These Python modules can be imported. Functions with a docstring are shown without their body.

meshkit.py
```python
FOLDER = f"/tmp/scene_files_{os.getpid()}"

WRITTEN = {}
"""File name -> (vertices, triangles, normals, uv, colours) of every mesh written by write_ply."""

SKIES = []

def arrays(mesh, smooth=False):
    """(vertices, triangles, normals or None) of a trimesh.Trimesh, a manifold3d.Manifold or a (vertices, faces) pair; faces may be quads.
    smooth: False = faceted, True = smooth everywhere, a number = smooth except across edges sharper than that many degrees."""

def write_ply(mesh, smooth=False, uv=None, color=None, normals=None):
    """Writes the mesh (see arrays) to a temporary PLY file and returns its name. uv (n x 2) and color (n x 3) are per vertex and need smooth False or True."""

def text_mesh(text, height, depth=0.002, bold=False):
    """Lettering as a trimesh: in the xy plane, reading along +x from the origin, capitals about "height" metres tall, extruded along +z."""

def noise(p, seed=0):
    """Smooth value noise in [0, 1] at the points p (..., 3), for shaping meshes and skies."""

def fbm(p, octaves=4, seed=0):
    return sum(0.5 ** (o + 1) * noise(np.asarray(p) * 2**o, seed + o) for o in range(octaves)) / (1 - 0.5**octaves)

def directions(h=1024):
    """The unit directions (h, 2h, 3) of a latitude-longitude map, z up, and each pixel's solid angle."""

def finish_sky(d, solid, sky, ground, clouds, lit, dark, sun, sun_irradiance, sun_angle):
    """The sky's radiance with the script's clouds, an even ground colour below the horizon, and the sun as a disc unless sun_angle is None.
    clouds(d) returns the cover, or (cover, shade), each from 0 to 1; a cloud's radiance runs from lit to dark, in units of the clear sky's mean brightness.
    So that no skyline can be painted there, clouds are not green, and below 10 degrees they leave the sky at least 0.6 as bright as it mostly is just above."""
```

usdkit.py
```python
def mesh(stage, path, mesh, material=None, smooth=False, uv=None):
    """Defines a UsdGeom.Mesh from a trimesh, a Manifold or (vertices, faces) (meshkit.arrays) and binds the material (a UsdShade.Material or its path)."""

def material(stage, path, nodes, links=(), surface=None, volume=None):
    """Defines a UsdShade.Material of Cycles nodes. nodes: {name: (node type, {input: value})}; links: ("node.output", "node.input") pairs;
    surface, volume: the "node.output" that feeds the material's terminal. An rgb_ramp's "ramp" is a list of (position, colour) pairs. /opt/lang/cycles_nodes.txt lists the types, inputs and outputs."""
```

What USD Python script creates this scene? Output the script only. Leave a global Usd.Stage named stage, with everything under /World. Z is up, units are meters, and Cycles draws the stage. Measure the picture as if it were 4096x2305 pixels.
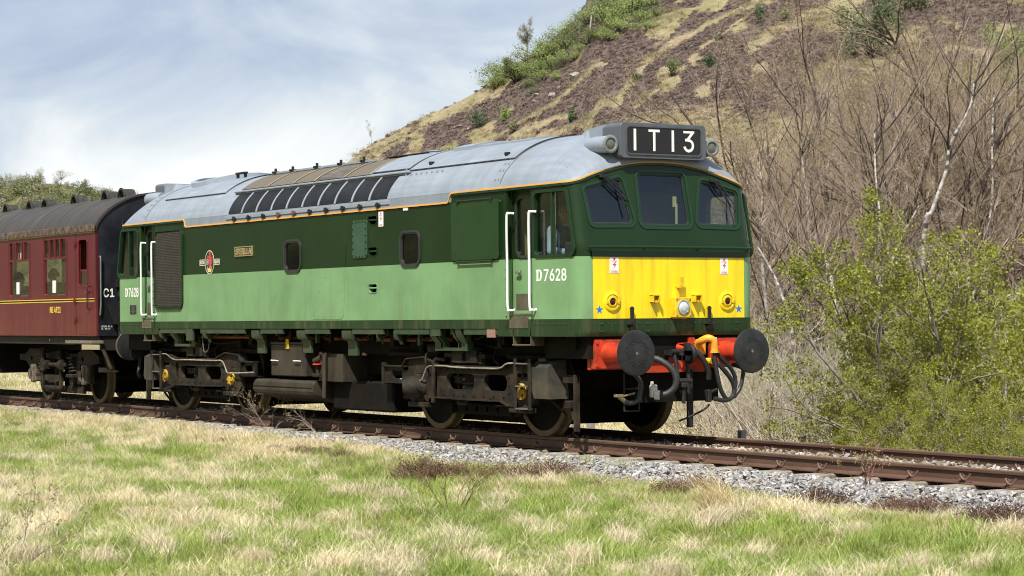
import math
import numpy as np
import trimesh
import manifold3d as m3
from shapely.geometry import Polygon, Point, LineString, MultiPolygon, box as sbox
from shapely import affinity
from shapely.ops import unary_union
from pxr import Usd, UsdGeom, UsdLux, UsdShade, Gf, Sdf, Vt
import usdkit
import meshkit

stage = Usd.Stage.CreateInMemory()
UsdGeom.SetStageUpAxis(stage, 'Z')
world = UsdGeom.Xform.Define(stage, '/World')
stage.SetDefaultPrim(world.GetPrim())
UsdGeom.Scope.Define(stage, '/World/Looks')
V = np.array

# ------------------------------------------------------------------ camera
CAM = V([21.9042, -16.3420, 1.5241])
YAW, PITCH, ROLL, FPX = 2.58132149, 0.0123811825, -0.00846071406, 9057.49635
FWD = V([math.cos(PITCH) * math.cos(YAW), math.cos(PITCH) * math.sin(YAW), math.sin(PITCH)])
_r = np.cross(FWD, [0, 0, 1]); _r /= np.linalg.norm(_r); _u = np.cross(_r, FWD)
RIGHT = math.cos(ROLL) * _r + math.sin(ROLL) * _u
UP = -math.sin(ROLL) * _r + math.cos(ROLL) * _u
cam = UsdGeom.Camera.Define(stage, '/World/camera')
cam.AddTransformOp().Set(Gf.Matrix4d(*RIGHT, 0, *UP, 0, *(-FWD), 0, *CAM, 1))
cam.CreateHorizontalApertureAttr(36.0)
cam.CreateVerticalApertureAttr(36.0 * 576 / 1024)
cam.CreateFocalLengthAttr(36.0 * FPX / 4096)
cam.CreateFStopAttr(7.1)
cam.CreateFocusDistanceAttr(28.0)
cam.CreateClippingRangeAttr(Gf.Vec2f(0.1, 20000))
cam.CreateExposureAttr(0.5)

# ------------------------------------------------------------------ sun and sky
SUN = V([0.46, -0.57, 1.0]); SUN /= np.linalg.norm(SUN)
SUN_EL = math.asin(SUN[2]); SUN_ROT = math.atan2(SUN[0], SUN[1])
sun = UsdLux.DistantLight.Define(stage, '/World/sun')
sun.CreateNormalizeAttr(True); sun.CreateIntensityAttr(1.25); sun.CreateAngleAttr(0.55)
sun.CreateColorAttr(Gf.Vec3f(1.0, 0.955, 0.88))
sun.AddTransformOp().Set(Gf.Matrix4d(1).SetRotate(Gf.Rotation(Gf.Vec3d(0, 0, -1), Gf.Vec3d(*(-SUN)))))

sky = UsdLux.DomeLight.Define(stage, '/World/sky')
CL_LO, CL_HI = (3.7, 4.4, 5.8), (9.2, 9.4, 9.4)
usdkit.material(stage, '/World/Looks/sky_clouds', {
    'sk': ('sky_texture', {'sky_type': 'single_scattering', 'sun_disc': False, 'sun_elevation': SUN_EL, 'sun_rotation': SUN_ROT, 'altitude': 150.0, 'aerosol_density': 1.0}),
    'tc': ('texture_coordinate', {}),
    'mp': ('mapping', {'scale': (6.5, 6.5, 13.0), 'location': (3.1, 1.7, 0.07)}),
    'n1': ('noise_texture', {'scale': 1.0, 'detail': 8.0, 'roughness': 0.56, 'distortion': 0.5}),
    'mp2': ('mapping', {'scale': (2.8, 2.8, 8.5), 'location': (7.3, 4.1, 1.71)}),
    'n2': ('noise_texture', {'scale': 1.0, 'detail': 3.5, 'roughness': 0.45, 'distortion': 0.2}),
    # scattered cloud overhead closes up towards the horizon
    'sp': ('separate_xyz', {}), 'ab': ('math', {'math_type': 'absolute'}), 'ho': ('map_range', {'from_min': 0.0, 'from_max': 0.75, 'to_min': 0.36, 'to_max': -0.08, 'clamp': True}), 'cv': ('math', {'math_type': 'add'}),
    'r1': ('rgb_ramp', {'ramp': [(0.42, (0, 0, 0)), (0.62, (0.95, 0.95, 0.95)), (0.70, (1, 1, 1))]}),
    'r2': ('rgb_ramp', {'ramp': [(0.36, CL_LO), (0.43, (4.3, 5.1, 6.5)), (0.50, (5.7, 6.5, 7.4)), (0.55, (7.3, 7.8, 8.1)), (0.62, CL_HI)]}),
    'add': ('mix_color', {'blend_type': 'mix', 'fac': 0.38}),
    'mx': ('mix_color', {'blend_type': 'mix', 'use_clamp_result': False}),
    'bg': ('background_shader', {'strength': 0.08}),
}, [('tc.generated', 'mp.vector'), ('tc.generated', 'mp2.vector'), ('mp.vector', 'n1.vector'), ('mp2.vector', 'n2.vector'),
    ('tc.generated', 'sp.vector'), ('sp.z', 'ab.value1'), ('ab.value', 'ho.value'), ('n2.fac', 'cv.value1'), ('ho.result', 'cv.value2'), ('cv.value', 'r1.fac'), ('n1.color', 'add.a'), ('n2.fac', 'add.b'), ('add.result', 'r2.fac'),
    ('r1.color', 'mx.fac'), ('sk.color', 'mx.a'), ('r2.color', 'mx.b'), ('mx.result', 'bg.color')], surface='bg.background')
UsdShade.MaterialBindingAPI.Apply(sky.GetPrim()).Bind(UsdShade.Material.Get(stage, '/World/Looks/sky_clouds'))

# ------------------------------------------------------------------ scene-graph helpers
_names = {}
def fresh(parent, name):
    key = parent + '/' + name
    n = _names.get(key, -1) + 1
    _names[key] = n
    return key if n == 0 else f'{key}_{n:03d}'

def tag(prim, label=None, cat=None, group=None, kind=None):
    for k, v in (('label', label), ('category', cat), ('group', group), ('kind', kind)):
        if v:
            prim.SetCustomDataByKey(k, v)
    return prim

def tri(m):
    if hasattr(m, 'to_mesh'):
        q = m.to_mesh()
        return trimesh.Trimesh(np.array(q.vert_properties[:, :3]), np.array(q.tri_verts), process=False)
    if isinstance(m, tuple):
        v, f = np.asarray(m[0], float), np.asarray(m[1], int)
        if f.shape[1] == 4:
            f = np.vstack([f[:, [0, 1, 2]], f[:, [0, 2, 3]]])
        return trimesh.Trimesh(v, f, process=False)
    return m

def cat(*ms):
    out = []
    for m in ms:
        out += list(m) if isinstance(m, list) else [m]
    out = [tri(m) for m in out]
    vs, fs, n = [], [], 0
    for m in out:
        vs.append(np.asarray(m.vertices)); fs.append(np.asarray(m.faces) + n); n += len(m.vertices)
    return trimesh.Trimesh(np.vstack(vs), np.vstack(fs), process=False)

class Thing:
    """An Xform at the thing's base; parts are given in world coordinates."""
    def __init__(s, name, label, cat_, loc=(0, 0, 0), group=None, kind=None):
        s.path = fresh('/World', name); s.loc = V(loc, float)
        x = UsdGeom.Xform.Define(stage, s.path)
        x.AddTranslateOp().Set(Gf.Vec3d(*map(float, loc)))
        s.prim = tag(x.GetPrim(), label, cat_, group, kind)
    def part(s, name, mesh, mat, under=None, smooth=30, label=None, kind=None):
        p = fresh(under or s.path, name)
        m = tri(mesh)
        m = trimesh.Trimesh(np.asarray(m.vertices) - s.loc, np.asarray(m.faces), process=False)
        usdkit.mesh(stage, p, m, mat, smooth=smooth)
        if label or kind:
            tag(stage.GetPrimAtPath(p), label, None, None, kind)
        return p
    def node(s, name, label=None):
        p = fresh(s.path, name)
        UsdGeom.Xform.Define(stage, p)
        if label:
            tag(stage.GetPrimAtPath(p), label)
        return p

def single(name, mesh, mat, label=None, cat_=None, group=None, kind=None, smooth=30):
    p = fresh('/World', name)
    usdkit.mesh(stage, p, tri(mesh), mat, smooth=smooth)
    tag(stage.GetPrimAtPath(p), label, cat_, group, kind)
    return p

def copy_of(src, name, loc, rz=0.0, sc=(1, 1, 1), label=None, cat_=None, group=None):
    p = fresh('/World', name)
    x = UsdGeom.Xform.Define(stage, p)
    x.GetPrim().GetReferences().AddInternalReference(src)
    x.ClearXformOpOrder()
    x.GetPrim().SetInstanceable(True)
    M = np.eye(4); c, s_ = math.cos(rz), math.sin(rz)
    M[:3, :3] = V([[c, s_, 0], [-s_, c, 0], [0, 0, 1]]) * V(sc)[:, None]
    M[3, :3] = loc
    x.AddTransformOp(opSuffix='place').Set(Gf.Matrix4d(*M.ravel().tolist()))
    tag(x.GetPrim(), label, cat_, group)
    return p

def klass(name):
    """A class prim that copies reference."""
    p = fresh('/World/Protos', name)
    return p

def scatter(name, protos, pos, rot_z, scale, idx, label=None, cat_=None, tilt=None):
    """Uncountable stuff: a PointInstancer of the meshes in protos [(mesh, material)]."""
    p = fresh('/World', name)
    pi = UsdGeom.PointInstancer.Define(stage, p)
    targets = []
    for k, (m, mt) in enumerate(protos):
        q = f'{p}/piece_{k:03d}'
        usdkit.mesh(stage, q, tri(m), mt, smooth=False)
        targets.append(q)
    pi.CreatePrototypesRel().SetTargets(targets)
    n = len(pos)
    pi.CreatePositionsAttr(Vt.Vec3fArray.FromNumpy(np.asarray(pos, np.float32)))
    pi.CreateProtoIndicesAttr(Vt.IntArray.FromNumpy(np.asarray(idx, np.int32)))
    sc = np.asarray(scale, np.float32)
    if sc.ndim == 1:
        sc = np.repeat(sc[:, None], 3, 1)
    pi.CreateScalesAttr(Vt.Vec3fArray.FromNumpy(sc))
    h = np.asarray(rot_z) / 2
    q = np.stack([np.cos(h), np.zeros(n), np.zeros(n), np.sin(h)], 1)          # w x y z
    if tilt is not None:                                                        # tilt = (axis angle dir, amount)
        a, t = tilt
        tq = np.stack([np.cos(t / 2), np.sin(t / 2) * np.cos(a), np.sin(t / 2) * np.sin(a), np.zeros(n)], 1)
        w1, x1, y1, z1 = tq.T; w2, x2, y2, z2 = q.T
        q = np.stack([w1*w2-x1*x2-y1*y2-z1*z2, w1*x2+x1*w2+y1*z2-z1*y2, w1*y2-x1*z2+y1*w2+z1*x2, w1*z2+x1*y2-y1*x2+z1*w2], 1)
    arr = Vt.QuathArray([Gf.Quath(float(a), float(b), float(c), float(d)) for a, b, c, d in q])
    pi.CreateOrientationsAttr(arr)
    tag(pi.GetPrim(), label, cat_, None, 'stuff')
    return p

# ------------------------------------------------------------------ materials
_mats = {}
def lin(*c):
    """sRGB 0..255 to linear."""
    c = V(c, float) / 255
    return tuple(np.where(c < 0.04045, c / 12.92, ((c + 0.055) / 1.055) ** 2.4))

def mat(name, col, rough=0.55, metal=0.0, var=0.18, scale=6.0, dirt=None, dirt_amt=0.35, dirt_scale=2.5, bump=0.0, bump_scale=40.0, spec=0.5, coat=0.0, stretch=(1, 1, 1), trans=0.0, obj_var=0.0):
    if name in _mats:
        return _mats[name]
    c = V(col, float)
    N = {'g': ('geometry', {}), 'mp': ('mapping', {'scale': stretch}),
         'n': ('noise_texture', {'scale': scale, 'detail': 5.0, 'roughness': 0.62}),
         'r': ('rgb_ramp', {'ramp': [(0.3, tuple(c * (1 - var))), (0.7, tuple(np.minimum(c * (1 + var), 0.95)))]}),
         'p': ('principled_bsdf', {'roughness': rough, 'metallic': metal, 'specular_ior_level': spec, 'coat_weight': coat, 'coat_roughness': 0.08})}
    L = [('g.position', 'mp.vector'), ('mp.vector', 'n.vector'), ('n.fac', 'r.fac')]
    out = 'r.color'
    if dirt is not None:
        N['n2'] = ('noise_texture', {'scale': dirt_scale, 'detail': 6.0, 'roughness': 0.65})
        N['r2'] = ('rgb_ramp', {'ramp': [(0.45, (0, 0, 0)), (0.72, (dirt_amt,) * 3)]})
        N['m'] = ('mix_color', {'b': tuple(dirt)})
        L += [('mp.vector', 'n2.vector'), ('n2.fac', 'r2.fac'), ('r2.color', 'm.fac'), (out, 'm.a')]
        out = 'm.result'
    if obj_var:
        N['oi'] = ('object_info', {})
        N['mr'] = ('map_range', {'to_min': 1 - obj_var, 'to_max': 1 + obj_var})
        N['hv'] = ('hsv', {})
        L += [('oi.random', 'mr.value'), ('mr.result', 'hv.value'), (out, 'hv.color')]
        out = 'hv.color'
    L.append((out, 'p.base_color'))
    if bump:
        N['nb'] = ('noise_texture', {'scale': bump_scale, 'detail': 4.0, 'roughness': 0.6})
        N['b'] = ('bump', {'strength': bump, 'distance': 0.02})
        L += [('g.position', 'nb.vector'), ('nb.fac', 'b.height'), ('b.normal', 'p.normal')]
    surf = 'p.BSDF'
    if trans:
        N['t'] = ('translucent_bsdf', {})
        N['mc'] = ('mix_closure', {'fac': trans})
        L += [(out, 't.color'), ('p.BSDF', 'mc.closure1'), ('t.BSDF', 'mc.closure2')]
        surf = 'mc.closure'
    _mats[name] = usdkit.material(stage, '/World/Looks/' + name, N, L, surface=surf)
    return _mats[name]

def glass_mat(name, tint=(0.8, 0.84, 0.82), gl=(0.9, 0.95, 1.0)):
    if name not in _mats:
        _mats[name] = usdkit.material(stage, '/World/Looks/' + name, {
            'w': ('layer_weight', {'blend': 0.5}), 'pw': ('math', {'math_type': 'power', 'value2': 4.0}), 'f': ('math', {'math_type': 'multiply_add', 'value2': 0.85, 'value3': 0.05, 'use_clamp': True}),
            't': ('transparent_bsdf', {'color': tint}), 'g': ('glossy_bsdf', {'color': gl, 'roughness': 0.02}),
            'm': ('mix_closure', {})}, [('w.facing', 'pw.value1'), ('pw.value', 'f.value1'), ('f.value', 'm.fac'), ('t.BSDF', 'm.closure1'), ('g.BSDF', 'm.closure2')], surface='m.closure')
    return _mats[name]

# ------------------------------------------------------------------ mesh helpers
def bx(x0, x1, y0, y1, z0, z1, b=0.0):
    x0, x1 = min(x0, x1), max(x0, x1); y0, y1 = min(y0, y1), max(y0, y1); z0, z1 = min(z0, z1), max(z0, z1)
    if b <= 0:
        m = trimesh.creation.box((x1 - x0, y1 - y0, z1 - z0))
        m.apply_translation(((x0 + x1) / 2, (y0 + y1) / 2, (z0 + z1) / 2))
        return m
    pts = []
    for x, sx in ((x0, 1), (x1, -1)):
        for y, sy in ((y0, 1), (y1, -1)):
            for z, sz in ((z0, 1), (z1, -1)):
                pts += [(x + sx * b, y + sy * b, z), (x + sx * b, y, z + sz * b), (x, y + sy * b, z + sz * b)]
    return trimesh.convex.convex_hull(V(pts))

def frame_of(d):
    d = d / (np.linalg.norm(d) + 1e-12)
    a = np.cross(d, [0, 0, 1.0]) if abs(d[2]) < 0.9 else np.cross(d, [1.0, 0, 0])
    a /= np.linalg.norm(a)
    return a, np.cross(d, a)

def tube(pts, r, n=8, caps=True):
    p = np.asarray(pts, float); k = len(p)
    r = np.broadcast_to(np.asarray(r, float), (k,))
    t = np.gradient(p, axis=0) if k > 2 else np.repeat((p[1] - p[0])[None], 2, 0)
    a, b = frame_of(t[0])
    ang = np.arange(n) * 2 * np.pi / n
    vs = []
    for i in range(k):
        d = t[i] / (np.linalg.norm(t[i]) + 1e-12)
        a = a - d * (a @ d); a /= np.linalg.norm(a) + 1e-12
        b = np.cross(d, a)
        vs.append(p[i] + r[i] * (np.cos(ang)[:, None] * a + np.sin(ang)[:, None] * b))
    v = np.vstack(vs)
    i, j = np.meshgrid(np.arange(k - 1), np.arange(n), indexing='ij')
    q = np.stack([i * n + j, i * n + (j + 1) % n, (i + 1) * n + (j + 1) % n, (i + 1) * n + j], -1).reshape(-1, 4)
    f = np.vstack([q[:, [0, 1, 2]], q[:, [0, 2, 3]]])
    if caps:
        v = np.vstack([v, p[0], p[-1]]); c0, c1 = k * n, k * n + 1
        jj = np.arange(n)
        f = np.vstack([f, np.stack([np.full(n, c0), (jj + 1) % n, jj], 1), np.stack([np.full(n, c1), (k - 1) * n + jj, (k - 1) * n + (jj + 1) % n], 1)])
    return trimesh.Trimesh(v, f, process=False)

def cyl(p0, p1, r, n=16, r2=None):
    p0, p1 = V(p0, float), V(p1, float)
    return tube([p0, p1], [r, r if r2 is None else r2], n)

def curve(pts, n=8):
    """Catmull-Rom through the points."""
    p = np.asarray(pts, float)
    p = np.vstack([2 * p[0] - p[1], p, 2 * p[-1] - p[-2]])
    out = []
    for i in range(1, len(p) - 2):
        for t in np.arange(n) / n:
            a, b, c, d = p[i - 1], p[i], p[i + 1], p[i + 2]
            out.append(0.5 * (2 * b + (c - a) * t + (2 * a - 5 * b + 4 * c - d) * t * t + (-a + 3 * b - 3 * c + d) * t ** 3))
    out.append(p[-2])
    return V(out)

def revolve(profile, axis, at, n=32):
    """profile [(r, h)], closed solid of revolution about the axis through at."""
    pr = V(profile, float)
    if pr[0, 0] > 1e-9: pr = np.vstack([[0, pr[0, 1]], pr])
    if pr[-1, 0] > 1e-9: pr = np.vstack([pr, [0, pr[-1, 1]]])
    m = trimesh.creation.revolve(pr, sections=n)
    T = {'z': np.eye(3), 'x': V([[0, 0, 1], [1, 0, 0], [0, 1, 0]]), 'y': V([[0, 1, 0], [0, 0, 1], [1, 0, 0]])}[axis]
    v = np.asarray(m.vertices) @ T.T + V(at)
    return trimesh.Trimesh(v, m.faces, process=False)

def polys(g):
    return [q for q in getattr(g, 'geoms', [g]) if q.area > 1e-9]

def ext(poly, plane, a, b):
    """Extrude a shapely polygon between a and b: plane 'xz' along y, 'yz' along x, 'xy' along z."""
    out = []
    for g in polys(poly):
        m = trimesh.creation.extrude_polygon(g, abs(b - a), engine='earcut')
        v = np.asarray(m.vertices).copy(); lo = min(a, b)
        if plane == 'xy':
            w = v + [0, 0, lo]; f = m.faces
        elif plane == 'xz':
            w = np.stack([v[:, 0], v[:, 2] + lo, v[:, 1]], 1); f = m.faces[:, ::-1]
        else:
            w = np.stack([v[:, 2] + lo, v[:, 0], v[:, 1]], 1); f = m.faces
        out.append(trimesh.Trimesh(w, f, process=False))
    return cat(out)

def rr(x0, z0, x1, z1, r):
    return sbox(min(x0, x1) + r, min(z0, z1) + r, max(x0, x1) - r, max(z0, z1) - r).buffer(r, quad_segs=5)

def rpoly(pts, r):
    p = Polygon(pts)
    return p.buffer(-r, join_style=2).buffer(r, quad_segs=5)

def mani(m):
    m = tri(m)
    q = trimesh.Trimesh(np.asarray(m.vertices), np.asarray(m.faces), process=True)
    return m3.Manifold(m3.Mesh(np.asarray(q.vertices, np.float32), np.asarray(q.faces, np.uint32)))

def ring_loft(rings):
    """Closed solid through rings of equal point count (each n x 3, convex)."""
    k, n = len(rings), len(rings[0])
    v = np.vstack(rings)
    i, j = np.meshgrid(np.arange(k - 1), np.arange(n), indexing='ij')
    q = np.stack([i * n + j, i * n + (j + 1) % n, (i + 1) * n + (j + 1) % n, (i + 1) * n + j], -1).reshape(-1, 4)
    f = np.vstack([q[:, [0, 1, 2]], q[:, [0, 2, 3]]])
    v = np.vstack([v, rings[0].mean(0), rings[-1].mean(0)])
    jj = np.arange(n); c0 = k * n
    f = np.vstack([f, np.stack([np.full(n, c0), (jj + 1) % n, jj], 1), np.stack([np.full(n, c0 + 1), (k - 1) * n + jj, (k - 1) * n + (jj + 1) % n], 1)])
    m = trimesh.Trimesh(v, f, process=False)
    if m.volume < 0:
        m.invert()
    return m

def sheet(P):
    """Grid of points (a, b, 3) as a mesh."""
    a, b = P.shape[:2]
    i, j = np.meshgrid(np.arange(a - 1), np.arange(b - 1), indexing='ij')
    q = np.stack([i * b + j, (i + 1) * b + j, (i + 1) * b + j + 1, i * b + j + 1], -1).reshape(-1, 4)
    return tri((P.reshape(-1, 3), q))

def text_on(text, h, width=None, bold=True, depth=0.002):
    m = meshkit.text_mesh(text, h, depth, bold)
    v = np.asarray(m.vertices).copy()
    v[:, 0] -= v[:, 0].min()
    if width:
        v[:, 0] *= width / v[:, 0].max()
    return v, np.asarray(m.faces)

def text_side(text, x, z, h, width, y, depth=0.002, bold=True):
    """Lettering on a side facing -y, left edge x, baseline z."""
    v, f = text_on(text, h, width, bold, depth)
    return trimesh.Trimesh(np.stack([x + v[:, 0], y - v[:, 2], z + v[:, 1]], 1), f, process=False)

def text_end(text, y, z, h, width, x, depth=0.002, bold=True):
    """Lettering on a face facing +x (read from the front: +y is to the right)."""
    v, f = text_on(text, h, width, bold, depth)
    return trimesh.Trimesh(np.stack([x + v[:, 2], y + v[:, 0], z + v[:, 1]], 1), f, process=False)

_ones = 'first second third fourth fifth sixth seventh eighth ninth tenth eleventh twelfth thirteenth fourteenth fifteenth sixteenth seventeenth eighteenth nineteenth twentieth'.split()
def ordinal(k):
    """k = 0 gives first."""
    if k < 20: return _ones[k]
    t, o = divmod(k + 1, 10)
    return {2: 'twenty', 3: 'thirty', 4: 'forty', 5: 'fifty', 6: 'sixty'}[t] + '-' + _ones[o - 1] if o else {3: 'thirtieth', 4: 'fortieth', 5: 'fiftieth', 6: 'sixtieth'}[t]
def ranks(values):
    r = np.empty(len(values), int); r[np.argsort(values, kind='stable')] = np.arange(len(values)); return r
# ================================================================== terrain
CH = V([math.cos(YAW), math.sin(YAW)])            # horizontal axes used to lay out the valley
CR = V([math.sin(YAW), -math.cos(YAW)])
def to_xy(X, D):
    return CAM[0] + CR[0] * X + CH[0] * D, CAM[1] + CR[1] * X + CH[1] * D
def to_XD(x, y):
    dx, dy = x - CAM[0], y - CAM[1]
    return dx * CR[0] + dy * CR[1], dx * CH[0] + dy * CH[1]
fb = lambda x, y, s, o=4, seed=0, z=0.0: meshkit.fbm(np.stack([np.asarray(x) * s, np.asarray(y) * s, np.asarray(x) * 0 + z], -1), o, seed)
def near_z(x, y):
    """Field, ballast shoulder, track bed and the low ground behind the line."""
    x = np.asarray(x, float); y = np.asarray(y, float)
    prof = np.interp(y, [-60, -30, -16.5, -9, -5, -3.3, -2.7, -2.25, -1.75, -1.3, -.66, -.60, .60, .66, 1.3, 1.8, 2.6, 4.0, 7.0, 14, 40], [.6, .25, -.08, -.30, -.36, -.34, -.32, -.27, -.205, -.20, -.20, -.115, -.115, -.20, -.20, -.22, -.42, -.60, -.85, -1.0, -1.0])
    g = np.clip((-2.5 - y) / 1.2, 0, 1) + np.clip((y - 2.2) / 1.5, 0, 1)
    bump = (fb(x, y, .55, 3, 3) - .5) * .26 + (fb(x, y, 2.2, 3, 5) - .5) * .12
    return prof + g * bump
def hill_z(X, D):
    """Valley side with the spur whose crest falls to the left."""
    tanel = np.interp(X / 300.0, [-.30, -.20, -.10, -.0746, -.0624, -.0412, -.0236, -.0077, .0082, .0278, .035, .10, .226, .5], [-.10, -.024, .049, .0673, .0760, .0856, .0934, .1012, .1134, .1290, .1395, .162, .185, .22])
    zc = tanel * 300 + 1.5
    rough = (fb(X, D, .035, 4, 11) - .5) * 5.0 + (fb(X, D, .16, 3, 12) - .5) * 1.6
    face = np.where(D < 300, zc - .42 * (300 - D), zc - .25 * (D - 300)) + rough * np.clip(1.0 - np.abs(D - 300) / 300, 0, 1) * np.where(D > 285, .35, 1)
    sl = np.interp(X, [-30, -12, 12, 60], [.015, .03, .085, .10])
    floor = -1.0 + sl * np.maximum(D - 56, 0) + (fb(X, D, .05, 4, 13) - .5) * np.clip((D - 40) / 40, 0, 1) * 2.0
    k = 4.0
    m = np.maximum(face, floor)
    z = m + k * np.log(np.exp((face - m) / k) + np.exp((floor - m) / k)) - k * math.log(2) * np.exp(-np.abs(face - floor) / k)
    return z
def ground_z(x, y):
    X, D = to_XD(x, y)
    t = np.clip((D - 42) / 14, 0, 1)
    return np.where(y < 3.0, near_z(x, y), near_z(x, y) * (1 - t) + hill_z(X, np.maximum(D, 42)) * t)
def hill_hit(u, v, Dmin=150, Dmax=318):
    """(X, D) of the hillside in the direction of a spot given in 2576 x 1450 units."""
    d = FWD + RIGHT * (u * 1.59 - 2048) / FPX - UP * (v * 1.59 - 1152.5) / FPX
    k = 1 / (d[0] * CH[0] + d[1] * CH[1])
    Dv = np.arange(Dmin, Dmax, .5); p = CAM + Dv[:, None] * k * d
    X, D2 = to_XD(p[:, 0], p[:, 1]); hit = p[:, 2] <= hill_z(X, D2)
    i = int(np.argmax(hit)) if hit.any() else len(Dv) - 36
    return X[i], D2[i]
# bands of pale grass (sheep tracks and gullies) that climb across the heather: points and half widths in metres
BANDS = [([(800, 440), (847, 418), (930, 375), (1012, 337), (1090, 300), (1150, 271), (1227, 234), (1302, 203)], .95),
         ([(900, 415), (960, 382), (1040, 340)], .6),
         ([(1150, 392), (1220, 360), (1302, 311), (1392, 266), (1455, 207), (1524, 162)], .36),
         ([(1290, 385), (1378, 345), (1461, 318), (1551, 256), (1606, 186), (1627, 159), (1703, 103), (1807, 52), (1900, 10), (1980, -14)], .62),
         ([(1600, 270), (1675, 214), (1724, 166), (1772, 117), (1811, 97), (1824, 85), (1915, 21)], .30),
         ([(1900, 110), (1982, 67), (2127, 15), (2200, -10)], 1.1),
         ([(1330, 330), (1400, 300), (1440, 290)], .35), ([(1480, 390), (1560, 340), (1650, 330)], .55), ([(2050, 220), (2200, 200), (2400, 120), (2560, 150)], .7)]
BAND_XD = [(np.array([hill_hit(*q) for q in pts]), w) for pts, w in BANDS]
def heather(X, D):
    """0 = pale moor grass, 1 = heather."""
    X = np.asarray(X, float); D = np.asarray(D, float)
    out = np.zeros(X.shape); high = D > 212
    if not high.any(): return out
    X, D = X[high], D[high]
    wob = (fb(X, D * .5, .55, 3, 25) - .5) * 1.1 + (fb(X, D * .5, 1.7, 2, 26) - .5) * .6
    best = np.full(X.shape, 9.0)
    for pts, w in BAND_XD:
        for (xa, da), (xb, db) in zip(pts[:-1], pts[1:]):
            ax, ay = xb - xa, (db - da) * .42
            t = np.clip(((X - xa) * ax + (D - da) * .42 * ay) / (ax * ax + ay * ay + 1e-9), 0, 1)
            best = np.minimum(best, np.hypot(X - xa - t * ax, (D - da) * .42 - t * ay) / (w * .82))
    band = np.clip((best + wob * 1.1 - .65) / .8, 0, 1)
    patch = np.clip((fb(X, D * .5, .33, 4, 27) - .36) / .06, 0, 1)
    foot = np.clip((D + .02 * X + (fb(X, D, .07, 3, 28) - .5) * 34 - np.interp(X, [-20, 0, 30, 60], [238, 240, 236, 232])) / 8, 0, 1)
    out[high] = np.minimum(np.minimum(band, patch), foot)
    return out

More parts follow.
